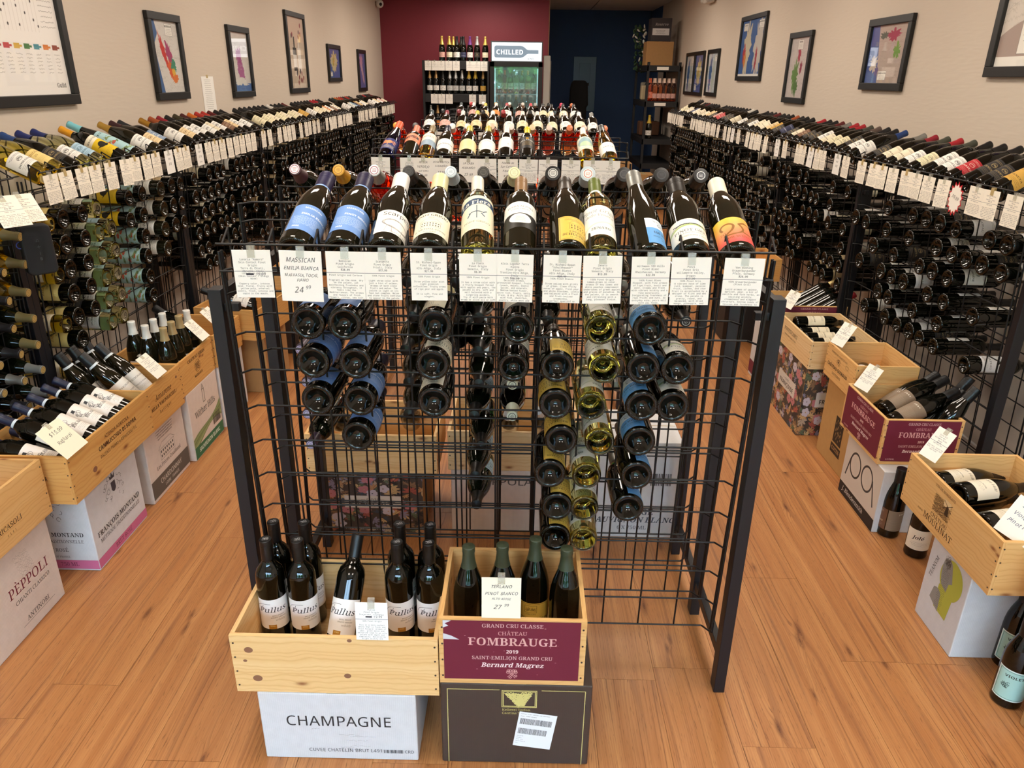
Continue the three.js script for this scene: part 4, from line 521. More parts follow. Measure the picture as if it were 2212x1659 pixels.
{
  const R0 = [
    [542, ['Lunaria "Ramoro"\nSkin Contact Pinot Grigio\nTerre di Chieti, Abruzzo, Italy', '100% Pinot Grigio\n(Skin Contact / Orange Wine)\n \nCoppery color, intense nose, floral, fruity with yellow pulp, ethereal scents, fresh, intense and sapid in the mouth.\n \nBiodynamic', { pen: '19.99' }], 84, 'below the empty end slot'], [648, null, 92, ''],
    [744, ['Massican\nPinot Grigio\nCalifornia', 'Pinot Grigio and Cortese\n \nFragrant on the nose, dry on the palate, yet maintaining freshness and vibrancy throughout, it feels like the Mediterranean. The aromas and flavors of fresh flowers, citrus, sea salt, and almonds make it perfect before dinner', { price: '$28.99' }], 83, 'under the pale blue pinot grigio label'],
    [825, ['Scarpetta\nPinot Grigio\nFriuli, Italy', '100% Pinot Grigio\n \nLight straw color with just a hint of salmon. Aromas of both stone fruits and melon. The palate is light on its feet but complex. Melon and stone fruits continue to appear in the palate with minerals. Medium-bodied.', { price: '$17.99' }], 80, 'under the sketched pig label'],
    [925, ['St. Michael-Eppan\nPinot Grigio\nAlto Adige, Italy', '100% Pinot Grigio\n \nStraw yellow color with light greenish reflections. Fruity aroma of ripe pear and apple.\n \nIt is soft, fine and elegant.\n \nPerfect for appetizers!', { price: '$21.99' }], 79, 'under the house sketch label'],
    [1032, ['La Fiera\nPinot Grigio\nVenezia, Italy', '100% Pinot Grigio\n \nIt has a straw color with a fruity bouquet filled with apples and pears. The palate is dry, soft and well balanced with a lingering acidity.\nTry it with pasta with aroma or olive oil or soft cheeses.', { price: '$9.99' }], 81, 'under the navy-banded cream label'],
    [1113, ['Alois Lageder Terra Alpina\nPinot Grigio\nTrentino-Alto Adige, Italy', '100% Pinot Grigio\nDelicate aromas, pronounced bouquet, fruity (peach, melon), exotic spices, and minerals. Medium bodied flavor, quite rich, fruity, spicy, fresh, & dry. Pairs well with fish, shellfish, poultry, white meat and mushrooms.', { price: '$18.99' }], 80, 'under the bottle with bronze cap'],
    [1216, ['St. Michael-Eppan\n"Schulthauser"\nPinot Bianco\nAlto Adige, Italy', '100% Pinot Bianco\n \nStraw yellow with glints of green. Clean fruity notes of apple, fresh pear and white blossoms. Lively and balanced with a fresh and fruit-incised creaminess.\nA perfect aperitif or seafood pairing!', { price: '$28.99' }], 82, 'under the yellow castle label'],
    [1303, ['Zenato\nPinot Grigio\nVenezia, Italy', '100% Pinot Grigio\nLemon-green in color, aromas of key limes and white peaches complement undertones of green apples and grains of paradise. On the palate, it is smooth and refreshing with a long, pleasant finish.', { price: '$13.99' }], 84, 'under the bottle with green cap'],
    [1408, ['Wittmann 100 Hills\nPinot Blanc\nRheinhessen, Germany', '100% Pinot Blanc\nElegant, with fine aromas of ripe fruit, basil and mint. Creamy and fresh with vibrant acidity and a fine minerality. Invigorating freshness of ripe fruits and nuts. An everyday wine; pairs well with all foods.', { price: '$22.99' }], 83, 'under the blue and white hills label'],
    [1496, ['Ponzi\nPinot Gris\nWillamette Valley, Oregon', '100% Pinot Gris\nA vibrant nose of lime curd, kumquat, passion fruit, lichee, and star fruit is accentuated by a whisper of flint and wet stone. The palate is pretty, round, and balanced, with dried mango, pineapple, and stone fruit.', { price: '$17.99' }], 85, 'under the green hill label'],
    [1612, ['Von Winning\nGrauerburgunder\nPfalz, Germany', '100% Grauerburgunder\n(Pinot Gris)\n \nLucid aromas of quince, apricot, pear, a bit of vanilla and fine herbs, an exciting acidity, creaminess and elegant structure, bestow loads of tension and freshness to the wine.', { price: '$24.99' }], 86, 'under the orange monogram label']];
  const z0 = UNITS[0][1] + 0.2235;
  for (const [px, txt, w, where] of R0) {
    const p = on(2, z0, px, 548), W2 = w / 992, rect = txt ? cardFace(...txt) : sheet(200, 230, '#f7f7f5', (g) => { hand(g, 'MASSICAN', 100, 52, 27); hand(g, 'EMILIA BIANCA', 100, 86, 22); hand(g, 'MALVASIA, TOCAI,', 100, 116, 18); hand(g, 'FIANO', 104, 138, 18); hand(g, '24', 84, 190, 36); hand(g, '99', 128, 172, 22); g.fillRect(114, 178, 28, 2); });
    card(rect, V(p.x, 1.325, z0), 0, W2, txt ? 0.106 : 0.113, txt ? `typed price card on the front rail ${where}` : 'handwritten price card in black capitals on the front rail', { roll: rr(-0.02, 0.02) });
  }
  const z1 = UNITS[1][1] + 0.2235, hw = (ls) => sheet(190, 220, '#f0efeb', (g) => { for (const [t, y, s] of ls) hand(g, t, 95, y, s); });
  const fill = (n) => Array.from({ length: n }, () => pick(['crisp', 'floral', 'notes of', 'citrus', 'peach', 'and', 'mineral', 'finish', 'with', 'bright', 'acidity', 'lemon', 'fresh', 'herbs', 'dry', 'pear', 'white flowers', 'body'])).join(' ');
  const typed = (a, b) => cardFace(a, `100% ${b}\n \n${fill(26)}.`, { price: pick(['$14.99', '$16.99', '$21.99', '$12.99']), bg: '#ecece9' });
  for (const [px, rect, word, w = 0.088] of [[822, typed('Bodegas Norte\nVerdejo\nRueda, Spain', 'Verdejo'), 'typed price card under the cobalt blue bottle'], [884, typed('Volo d Oro\nOrange Wine\nRueda, Spain', 'Verdejo'), 'typed price card under the coral labelled bottle'], [914, hw([['NISIA', 50, 30], ['VERDEJO', 92, 28], ['OLD VINES', 126, 18], ['18 99', 172, 28]]), 'handwritten verdejo price card', 0.092], [953, hw([['ROSA NAUTICA', 46, 22], ['ALBARIÑO', 82, 24], ['18 99', 140, 28]]), 'handwritten albariño price card with a rose name', 0.088], [1012, hw([['LA CAÑA', 54, 26], ['ALBARIÑO', 96, 26], ['23 99', 158, 32]]), 'handwritten albariño price card under the straw yellow label'], [1052, typed('Fillaboa\nAlbariño\nRias Baixas, Spain', 'Albariño'), 'typed price card under the medallion label'], [1097, hw([['Abadia de', 44, 24], ['San Campio', 78, 24], ['Albariño', 116, 24], ['$16.99', 164, 26]]), 'handwritten price card in cursive', 0.094], [1142, typed('Pillastro\nAlbariño\nRias Baixas, Spain', 'Albariño'), 'typed price card under the black labelled bottle'], [1184, typed('Bodegas M G Cunqueira\nRibeiro, Spain', 'Treixadura'), 'typed price card under the missing bottle'], [1234, typed('Bodegas Arabia Classic\nRioja, Spain', 'Viura'), 'typed price card standing alone'], [1281, typed('Mira\nAlbariño\nRias Baixas, Spain', 'Albariño'), 'typed price card under the coastal scene label'], [1320, typed('Eleva\nVerdejo\nRueda, Spain', 'Verdejo'), 'typed price card under the slim yellow bottle']])
    card(rect, V(on(2, z1, px, 345).x, 1.325, z1 + rr(0, 0.002)), 0, w, 0.108, `${word} on the second middle rack`, { roll: rr(-0.02, 0.02) });
  for (let i = 0; i < 10; i++) card(typed('Tinto\nRioja, Spain', 'Tempranillo'), V(UNITS[2][0] - 0.5 + i * 0.112, 1.325, UNITS[2][1] + 0.2235), 0, 0.088, 0.106, `typed price card, ${NTH[i]} along the third middle rack rail`, {});
  // along the walls
  const face = []; for (let i = 0; i < 7; i++) face.push(cardFace(pick(['Domaine Rouge\nPinot Noir\nBurgundy, France', 'Cantina Vecchia\nRosso\nTuscany, Italy', 'Bodega Norte\nTinto\nRioja, Spain']), `100% ${pick(['Pinot Noir', 'Sangiovese', 'Syrah'])}\n \n${fill(28)}.`, { price: pick(['$19.99', '$24.99', '$17.99']), bg: '#f1ebdd' }));
  const wrote = [hw([['House', 50, 28], ['Red', 90, 28], ['$18', 140, 34]]), hw([['Great', 50, 26], ['Value', 86, 26], ['21.99', 140, 30], ['try me', 190, 22]])];
  const strip = (k, list, ox, sc, side, i) => { let nth = 0; const f = FR[k], xw = side === 'L' ? LX + 0.2245 : RX - 0.2245; for (const [cx, cy, hnd] of list) { const p = on(0, xw, ox + cx / sc, cy / sc), inv = side === 'L' ? -(p.z - LEFT[i + 1]) : (p.z - RIGHT[i]); const q = f(inv, 1.325, 0.2245 + rr(0, 0.003)); card(hnd ? pick(wrote) : pick(face), q, f.turn, 0.088, rr(0.102, 0.11), `${hnd ? 'handwritten' : 'typed'} price card, ${NTH[nth++]} along ${ORD[i]} rail, ${side === 'L' ? 'paper list' : 'purple map'} wall`, { roll: rr(-0.05, 0.05), tape: rnd() < 0.5, tip: rr(-0.06, 0) }); } };
  strip('L0', [[335, 1195], [440, 1180], [555, 1165], [645, 1150], [745, 1135], [845, 1100], [915, 1090], [990, 1075], [1060, 1065], [1145, 1045, 1], [1210, 1030], [1265, 1020]], 0, 3.16, 'L', 0);
  strip('L1', [[1350, 975, 1], [1410, 970], [1460, 965], [1510, 955], [1560, 945], [1605, 935], [1645, 930], [1685, 920], [1725, 915], [1795, 895], [1835, 890]], 0, 3.16, 'L', 1);
  strip('L2', [[1905, 880], [1940, 875], [1968, 870], [1998, 865], [2050, 850], [2085, 840], [2110, 840], [2140, 835], [2170, 830]], 0, 3.16, 'L', 2);
  strip('R0', [[1165, 1065], [1235, 1085], [1285, 1095], [1350, 1120], [1430, 1145], [1490, 1160], [1570, 1175], [1660, 1200], [1860, 1240], [1950, 1265], [2090, 1290]], 1500, 3.107, 'R', 0);
  strip('R1', [[565, 930, 1], [615, 945], [705, 970], [740, 985], [790, 995, 1], [835, 1005], [870, 1010], [970, 1030, 1], [1030, 1045]], 1500, 3.107, 'R', 1);
  strip('R2', [[210, 850], [238, 858], [265, 868, 1], [300, 880], [365, 890], [395, 895], [420, 900], [445, 905], [485, 915]], 1500, 3.107, 'R', 2);
  for (const [k, n] of [['L3', 10], ['L4', 10], ['L5', 9], ['R3', 11], ['R4', 9]]) for (let i = 0; i < n; i++) { const f = FR[k]; card(pick(face), f(-0.56 + i * 0.108 + rr(-0.02, 0.02), 1.325, 0.2245 + rr(0, 0.003)), f.turn, 0.088, rr(0.1, 0.11), `typed price card, ${NTH[i]} along ${ORD[+k[1]]} rail, ${k[0] === 'L' ? 'paper list' : 'purple map'} wall`, { roll: rr(-0.07, 0.07), tip: rr(-0.08, 0) }); }
  // the two cards that stand out from the nearest rack, and the red-edged sale star
  for (const [px, py] of [[2, 428], [36, 420]]) { const p = on(0, -1.72, px, py); const c = card(face[px % 7], p, 0.9, 0.09, 0.115, px < 9 ? 'typed price card jutting out, farther from the speaker' : 'typed price card jutting out just above the speaker', { tip: -0.75 }); c.rotation.y = 1.0; }
  { const f = FR.R0, p = on(0, RX - 0.2245, 2061, 394), s = new THREE.Shape(); for (let i = 0; i < 28; i++) { const a = i / 28 * 6.2832 + 0.1, r = i % 2 ? 0.74 : 1; (i ? s.lineTo : s.moveTo).call(s, Math.sin(a) * 0.05 * r, -0.06 + Math.cos(a) * 0.066 * r); }
    const t = thing('sale_star', 'red-edged white sale star with a handwritten price', 'price card', f(p.z - RIGHT[0], 1.325, 0.227).toArray(), f.turn);
    part('red_star', new THREE.ExtrudeGeometry(s, { depth: 0.0006, bevelEnabled: false }), std(0xc8202c, 0.5), t);
    const w = new THREE.Shape(); for (let i = 0; i < 28; i++) { const a = i / 28 * 6.2832 + 0.1, r = (i % 2 ? 0.68 : 0.84); (i ? w.lineTo : w.moveTo).call(w, Math.sin(a) * 0.05 * r, -0.06 + Math.cos(a) * 0.066 * r); }
    part('white_centre', new THREE.ExtrudeGeometry(w, { depth: 0.0004, bevelEnabled: false }), M.paper, t, [0, 0, 0.0007]);
    const ink = INK.alloc(128, 64, (g) => hand(g, '39.99', 64, 44, 38), 'star'); part('price_ink', toRect(new THREE.PlaneGeometry(0.06, 0.03), ink), ink.mat, t, [0, -0.056, 0.0014]).rotation.z = -0.3; }
}

// ---------------------------------------------------------------- wooden crates and cartons
function boardGeo(w, h, d) {                         // a board with the grain running along its length
  const g = new THREE.BoxGeometry(w, h, d), a = g.attributes, dim = [w, h, d], ou = rnd(), ov = rnd();
  for (let i = 0; i < a.uv.count; i++) {
    const n = [Math.abs(a.normal.getX(i)), Math.abs(a.normal.getY(i)), Math.abs(a.normal.getZ(i))], ax = n.indexOf(Math.max(...n)), oth = [0, 1, 2].filter((k) => k !== ax).sort((p, q) => dim[q] - dim[p]), P = [a.position.getX(i), a.position.getY(i), a.position.getZ(i)];
    a.uv.setXY(i, P[oth[0]] / 0.9 + ou, P[oth[1]] / 0.45 + ov);
  }
  return g;
}
// a crate in its own axes: width along x, front face at +z, floor at y = 0
function crate(label, pos, turn, w, h, d, o = {}) {
  const t = thing(o.name ?? 'wine_crate', label, 'crate', pos, turn), m = pine[o.tone ?? 0], th = 0.011;
  const put = (name, bw, bh, bd, x, y, z, mm) => part(name, boardGeo(bw, bh, bd), mm ?? m, t, [x, y, z]);
  put('front_board', w, h, th, 0, h / 2, d / 2 - th / 2); put('back_board', w, h, th, 0, h / 2, -d / 2 + th / 2);
  for (const s of [-1, 1]) put('side_board', th, h, d - 2 * th, s * (w / 2 - th / 2), h / 2, 0);
  put('base_board', w - 2 * th, 0.008, d - 2 * th, 0, 0.006, 0);
  const nails = []; for (const s of [-1, 1]) for (let k = 0; k < 4; k++) { nails.push(new THREE.CylinderGeometry(0.0026, 0.0026, 0.0016, 8).rotateX(Math.PI / 2).translate(s * (w / 2 - 0.008), h * (0.12 + k * 0.25), d / 2)); nails.push(new THREE.CylinderGeometry(0.0026, 0.0026, 0.0016, 8).rotateZ(Math.PI / 2).translate(s * (w / 2), h * (0.12 + k * 0.25), d / 2 - 0.008)); }
  part('nails', merge(nails), M.nail, t);
  if (o.paint) for (const [side, rect] of o.paint) decal(t, rect, side, w, h, d, 'painted_panel');
  if (o.print) for (const [side, rect, cx, cy, pw, ph] of o.print) decal(t, rect, side, w, h, d, 'stencil_print', cx, cy, pw, ph);
  if (o.knots) for (const [x, y, r] of o.knots) part('knot', new THREE.CylinderGeometry(r, r, 0.0008, 18).rotateX(Math.PI / 2).scale(1, 0.8, 1), std(0x8a5f46, 0.6), t, [x, y, d / 2 + 0.0001]);
  return t;
}
function decal(t, rect, side, w, h, d, name, cx = 0, cy, pw, ph) {   // print laid on a face: side 'front' (+z), 'right' (+x), 'left' (-x)
  const fw = side === 'front' || side === 'back' ? w : d, g = toRect(new THREE.PlaneGeometry(pw ?? fw - 0.002, ph ?? h - 0.002), rect), m = part(name, g, rect.mat, t);
  const y = cy ?? h / 2, e = 0.0007;
  if (side === 'front') m.position.set(cx, y, d / 2 + e); else { const s = side === 'right' ? 1 : -1; m.position.set(s * (w / 2 + e), y, -s * cx); m.rotation.y = s * Math.PI / 2; }
  return m;
}
function carton(label, pos, turn, w, h, d, mat, o = {}) {
  const t = thing('wine_carton', label, 'carton', pos, turn);
  const g = new RoundedBoxGeometry(w, h, d, 2, 0.004).translate(0, h / 2, 0), a = g.attributes; for (let i = 0; i < a.uv.count; i++) { const nx = Math.abs(a.normal.getX(i)); a.uv.setXY(i, (nx > 0.5 ? a.position.getZ(i) : a.position.getX(i)) / 0.5, a.position.getY(i) / 0.5); }
  part('body', g, mat, t);
  part('flap_seam', merge([box(w - 0.01, 0.0012, 0.003, 0, h + 0.0002, 0), box(0.05, 0.0008, d - 0.004, 0, h + 0.0002, 0)]), M.tape, t);
  if (o.print) for (const [side, rect, cx, cy, pw, ph] of o.print) decal(t, rect, side, w, h, d, 'printed_face', cx, cy, pw, ph);
  return t;
}
const ink = (w, h, fn, key) => INK.alloc(w, h, (g, W2, H2) => { g.textAlign = 'center'; fn(g, W2, H2); }, key);
const crest = (g, x, y, s, c) => { g.strokeStyle = c; g.lineWidth = 2.2; for (let k = -1; k <= 1; k += 2) for (let i = 0; i < 11; i++) { g.beginPath(); g.arc(x + k * (s * 0.35 + (i % 4) * s * 0.16), y - s * 0.6 + i * s * 0.13, s * rr(0.07, 0.15), rnd() * 6, rnd() * 6 + 4); g.stroke(); } g.fillStyle = c; g.beginPath(); g.moveTo(x - s * 0.2, y - s * 0.3); g.lineTo(x + s * 0.2, y - s * 0.3); g.lineTo(x + s * 0.2, y + s * 0.1); g.quadraticCurveTo(x, y + s * 0.4, x - s * 0.2, y + s * 0.1); g.fill(); g.beginPath(); g.moveTo(x - s * 0.22, y - s * 0.45); g.lineTo(x - s * 0.24, y - s * 0.7); g.lineTo(x - s * 0.1, y - s * 0.56); g.lineTo(x, y - s * 0.8); g.lineTo(x + s * 0.1, y - s * 0.56); g.lineTo(x + s * 0.24, y - s * 0.7); g.lineTo(x + s * 0.22, y - s * 0.45); g.fill(); };
const keys = (g, x, y, s, c) => { g.strokeStyle = c; g.lineWidth = 3; for (const k of [-1, 1]) { g.save(); g.translate(x, y); g.rotate(k * 0.7); g.beginPath(); g.moveTo(-4, s); g.lineTo(-4, -s * 0.5); g.moveTo(4, s); g.lineTo(4, -s * 0.5); g.stroke(); for (let i = 0; i < 3; i++) { g.beginPath(); g.arc((i - 1) * s * 0.26, -s * 0.72 - (i === 1 ? s * 0.18 : 0), s * 0.24, 0, 6.28); g.stroke(); } g.strokeRect(4, s * 0.55, s * 0.3, s * 0.3); g.restore(); } };
const barcode = (g, x, y, w, h) => { g.fillStyle = '#22252c'; let q = x; while (q < x + w) { const b = rr(1.5, 5); g.fillRect(q, y, b, h); q += b + rr(1.5, 5); } };
const fombrauge = (torn) => ink(720, 400, (g, w, h) => {
  g.fillStyle = '#6d1832'; g.fillRect(22, 6, w - 50, h - 34); const c = '#d9a9a4';
  T(g, 'GRAND CRU CLASSE', w / 2, 46, '31px serif', '#e0c2bc'); T(g, 'CHÂTEAU', w / 2, 92, '30px serif', c); T(g, 'FOMBRAUGE', w / 2, 156, 'bold 66px serif', c); T(g, '2019', w / 2, 204, 'bold 28px sans-serif', '#ead0ca'); T(g, 'SAINT-EMILION GRAND CRU', w / 2, 244, '29px serif', '#e0c2bc'); T(g, 'Bernard Magrez', w / 2, 292, 'italic bold 38px serif', '#ecdcd8'); keys(g, w / 2, 336, 30, c);
  if (torn) { g.fillStyle = '#cfd2da'; g.beginPath(); g.moveTo(20, 6); g.lineTo(62, 8); g.lineTo(30, 26); g.lineTo(48, 40); g.lineTo(20, 52); g.fill(); g.beginPath(); g.moveTo(20, 86); g.lineTo(60, 100); g.lineTo(100, 124); g.lineTo(20, 122); g.fill(); g.fillStyle = '#d8b9b2'; for (let i = 0; i < 16; i++) g.fillRect(rr(120, 640), rr(10, 340), rr(2, 8), rr(1, 3)); } else { T(g, '6 X 750 ML', 110, h - 42, 'bold 16px sans-serif', '#d8b9b2'); }
});
const FOMB = fombrauge(true), FOMB2 = fombrauge(false);
// ---- in front of the first middle rack
{
  carton('white champagne carton under the pale pine crate', [-0.452, 0, -1.575], 0, 0.405, 0.225, 0.29, M.whiteCard, { print: [['front', ink(900, 500, (g, w, h) => { T(g, 'CHAMPAGNE', w / 2, 240, '104px sans-serif', '#25272c'); T(g, 'CUVEE CHATELIN BRUT L491', w * 0.53, 440, '34px sans-serif', '#33373e'); barcode(g, 700, 418, 110, 26); T(g, 'CRD', 850, 442, '30px sans-serif', '#33373e'); g.strokeStyle = 'rgba(90,100,120,0.35)'; g.lineWidth = 3; for (let i = 0; i < 7; i++) scribble(g, rr(60, 600), rr(140, 420), rr(40, 160), 9, 10, 'rgba(110,120,140,0.25)'); })]] });
  crate('pale knotty pine crate holding bottles, on the white carton', [-0.446, 0.2275, -1.59], 0, 0.514, 0.178, 0.318, { tone: 3, knots: [[-0.213, 0.134, 0.011], [-0.225, 0.100, 0.005], [-0.2, 0.044, 0.012], [0.028, 0.058, 0.009], [0.04, 0.17, 0.006]] });
  const label = sheet(360, 450, '#e9edf2', (g, w) => { g.textAlign = 'left'; T(g, 'Customer Order: MAZZINI WINE MERCHANTS', 20, 30, '12px monospace', '#444'); T(g, 'Item: PINOT BIANCO', 20, 60, '14px monospace', '#444'); barcode(g, 24, 84, 300, 74); barcode(g, 24, 210, 270, 74); for (let i = 0; i < 5; i++) T(g, ['Quantity:', 'Weight:', 'Ship via:', 'Reference #:', 'Lot:'][i], 20, 316 + i * 24, '13px monospace', '#555'); });
  const bc = carton('dark brown carton with gold line and shipping label', [0.006, 0, -1.58], 0, 0.384, 0.270, 0.30, M.brownCard, { print: [['front', ink(900, 640, (g, w, h) => { const c = '#cfc47a'; g.strokeStyle = c; g.lineWidth = 5; g.beginPath(); g.moveTo(350, 40); g.lineTo(40, 40); g.lineTo(40, h); g.moveTo(600, 40); g.lineTo(w - 40, 40); g.lineTo(w - 40, h); g.stroke(); g.strokeRect(366, 44, 206, 130); g.strokeRect(374, 52, 190, 114); for (let i = 0; i < 26; i++) scribble(g, 378 + i * 3, 66 + i * 3.6, 170 - i * 5, 22, 20, c); g.textAlign = 'left'; T(g, 'Kellerei Terlan', 366, 204, '24px serif', c); T(g, 'Cantina Terlano', 366, 230, '24px serif', c); })], ['front', label, 0.050, 0.118, 0.098, 0.118]] });
  bc.children[3].rotation.z = -0.14; bc.children[3].position.z += 0.0006; bc.children[3].name = 'shipping_label';
  crate('maroon-fronted pine crate with torn sticker, on the brown carton', [-0.006, 0.2715, -1.5785], 0, 0.360, 0.200, 0.295, { tone: 1, paint: [['front', FOMB]] });
  // bottles in them
  const pul = { shape: 'tall', seg: 40, cap: ['screw', '#0b0b0c'], labels: [[LB.pullus, 0.06, 0.155, 165, 0]], capTop: sheet(64, 64, '#111113', (g) => { g.strokeStyle = '#c9c9c9'; g.lineWidth = 2; for (let i = 0; i < 3; i++) scribble(g, 14, 24 + i * 8, 36, 8, 14, '#c9c9c9'); }) };
  const rows = [['front', -1.617], ['rear', -1.70]], yb = 0.2275 + 0.0105;
  const nm = [[-0.655, 'outermost'], [-0.572, 'second']], nm2 = [[-0.312, 'inner'], [-0.229, 'end']];
  for (const [rw, z] of rows) for (const [x, w] of [...nm, ...nm2]) bottle('pullus', pul, V(x + (rw === 'rear' ? -0.006 : 0), yb, z), V(0, 1, 0), V(rw === 'rear' ? 0.5 : x > -0.3 ? 0.22 : x < -0.6 ? 0.12 : 0.24, 0, 1), `script-labelled wine bottle, ${w} of the ${rw} row`, x < -0.45 ? 'in the pale pine crate' : 'beside the maroon crate', 'white_wine_bottle');
  bottle('pullus', pul, V(-0.470, yb + 0.012, -1.535), V(0.12, 0.86, -0.5), V(-0.2, 0.4, 1), 'black wine bottle with script label', 'leaning back alone in the pine crate', 'white_wine_bottle');
  const ter = { shape: 'burgundy', seg: 40, cap: ['capsule', '#37402f'], labels: [[LB.bianco, 0.05, 0.125, 150, 0]] };
  for (const [x, z, lab, w] of [[-0.122, -1.565, 0, 'first from the torn sticker,'], [-0.036, -1.575, 0, 'behind the handwritten card,'], [0.046, -1.605, 1, 'showing its yellow label,'], [0.128, -1.565, 0, 'in the corner,']]) bottle('ter' + lab, { ...ter, labels: lab ? ter.labels : [] }, V(x, 0.282, z), V(0.01 * lab, 1, -0.05), V(lab ? 0.25 : 1, 0, 1), `green-capped wine bottle ${w}`, 'standing in the maroon crate', 'white_wine_bottle');
  const hw = (ls, bg = '#f3efdd') => sheet(210, 250, bg, (g) => { for (const [t, y, s, x] of ls) hand(g, t, x ?? 105, y, s); });
  card(hw([['TERLANO', 64, 25], ['PINOT BIANCO', 106, 24], ['ALTO ADIGE', 136, 17], ['27', 192, 36, 84], ['99', 176, 22, 132]]), V(-0.034, 0.598, -1.427), 0, 0.093, 0.112, 'handwritten price card standing on the maroon crate', { tip: -0.06 });
  card(cardFace('Pullus\nPinot Grigio\nStajerska, Slovenia', '100% Pinot Grigio\n \nThis is a skin-contact white that is fresh and fruit forward. Aromas of pear, green melon and nectarine lead to an oily palate with depth and complexity. Balanced by bright acidity and inviting minerality.', { pen: '19.99' }), V(-0.345, 0.518, -1.427), 0, 0.078, 0.104, 'typed price card standing on the pale pine crate', { tip: -0.1 });
}
// ---- along the paper list wall: fronts look to +x
{
  const q = Math.PI / 2, row = (z0, z1) => [(z0 + z1) / 2, z0 - z1];
  const put = (fn, label, xf, z0, z1, y, h, d, ...rest) => fn(label, [xf - d / 2, y, (z0 + z1) / 2], q, z0 - z1, h, d, ...rest);
  const cardboard = (draw) => ink(640, 580, draw);
  put(carton, 'pinkish carton with red lettering beside the aisle', -1.565, -1.72, -2.075, 0, 0.325, 0.27, M.pinkCard, { print: [['front', cardboard((g, w, h) => { T(g, 'PÈPPOLI', w * 0.6, 300, '86px serif', '#7c2338'); g.strokeStyle = '#6a625e'; for (let i = 0; i < 12; i++) scribble(g, 300 + i * 4, 90 + i * 14, 120, 14, 18, 'rgba(70,66,62,0.6)'); T(g, 'CHIANTI CLASSICO', w * 0.62, 360, '34px serif', '#5c5450'); T(g, '♛', w * 0.62, 430, '40px serif', '#4a4440'); T(g, 'ANTINORI', w * 0.62, 500, '42px serif', '#4a4440'); g.fillRect(250, 512, 300, 2); })]] });
  put(crate, 'pale wood crate with crown stencil, on the pinkish carton', -1.545, -1.72, -2.09, 0.3265, 0.195, 0.30, { tone: 1, print: [['front', ink(400, 200, (g, w) => { T(g, '♛', w / 2, 70, '54px serif', '#3a2c20'); T(g, 'RICASOLI', w / 2, 122, '44px serif', '#3a2c20'); T(g, '1  1  4  1', w / 2, 160, '20px serif', '#3a2c20'); }), -0.01, 0.075, 0.22, 0.11]] });
  const mont = (g, w, h) => { crest(g, w / 2, 150, 130, '#3a3b44'); T(g, 'FRANÇOIS MONTAND', w / 2, 372, 'bold 49px serif', '#26262c'); T(g, 'MÉTHODE TRADITIONNELLE', w / 2, 418, '36px serif', '#33333a'); g.fillStyle = '#c9688f'; g.fillRect(0, h - 78, w, 64); T(g, 'BRUT ROSÉ', w / 2, h - 34, '40px serif', '#5c2340'); };
  put(carton, 'white carton with black crest and pink stripe', -1.51, -2.205, -2.565, 0, 0.335, 0.30, M.whiteCard, { print: [['front', cardboard(mont)], ['left', ink(560, 580, (g, w, h) => { crest(g, w / 2, 120, 120, '#3a3b44'); T(g, 'FRANÇOIS MONTAND', w / 2, 330, 'bold 40px serif', '#26262c'); T(g, 'MÉTHODE TRADITIONNELLE', w / 2, 376, '30px serif', '#33333a'); T(g, 'BRUT ROSÉ', w / 2, 440, '34px serif', '#33333a'); T(g, 'PRODUCT OF FRANCE', w / 2, 484, '18px serif', '#33333a'); g.fillStyle = '#c9688f'; g.fillRect(0, h - 78, w, 64); T(g, '750 ML', w / 2 + 80, h - 34, '36px serif', '#5c2340'); })]] });
  put(crate, 'honey wood crate with dovetailed corners and stencilled farm name', -1.475, -2.115, -2.675, 0.3365, 0.178, 0.34, { tone: 2, knots: [[-0.145, 0.06, 0.013]], print: [['front', ink(620, 240, (g, w) => { T(g, 'AZIENDA AGRICOLA', w / 2, 60, '38px sans-serif', '#2a2018'); T(g, 'CANALICCHIO DI SOPRA', w / 2, 120, 'bold 46px sans-serif', '#2a2018'); T(g, 'PACENTI PRIMO e RIPACCIOLI P.L.', w / 2, 180, '34px sans-serif', '#2a2018'); }), 0.03, 0.105, 0.31, 0.115], ['left', ink(200, 140, (g, w) => { T(g, 'ROMA', 100, 50, 'bold 34px sans-serif', '#2a2018'); T(g, 'USA', 100, 120, 'bold 34px sans-serif', '#2a2018'); }), 0.07, 0.075, 0.08, 0.09]] });
  put(carton, 'buff carton with dark band and chateau drawing', -1.52, -2.655, -3.01, 0, 0.315, 0.30, M.pinkCard, { print: [['front', cardboard((g, w, h) => { greek(g, w / 2, 60, 330, 4, 22, '#7c736c', 2); sketchHouse(g, 200, 210, 240, 90, '#4a4644'); T(g, 'Les Frères Couillaud', w / 2, 350, '42px serif', '#4a4644'); g.fillStyle = '#5c554e'; g.fillRect(0, h - 180, w, 150); T(g, 'CHARDONNAY', w / 2, h - 104, '56px sans-serif', '#d8d2c8'); T(g, 'LOIRE · FRANCE', w / 2, h - 56, '34px sans-serif', '#d8d2c8'); })]] });
  put(crate, 'honey wood crate with script and barrique stencil', -1.495, -2.70, -3.005, 0.3165, 0.182, 0.33, { tone: 2, knots: [[0.11, 0.14, 0.008]], print: [['front', ink(460, 260, (g, w) => { T(g, 'Amarone', w / 2, 80, 'italic 66px serif', '#33241a'); T(g, 'DELLA VALPOLICELLA', w / 2, 140, 'bold 42px serif', '#33241a'); T(g, 'b a r r i q u e', w / 2, 200, '34px serif', '#33241a'); }), -0.02, 0.085, 0.23, 0.13]] });
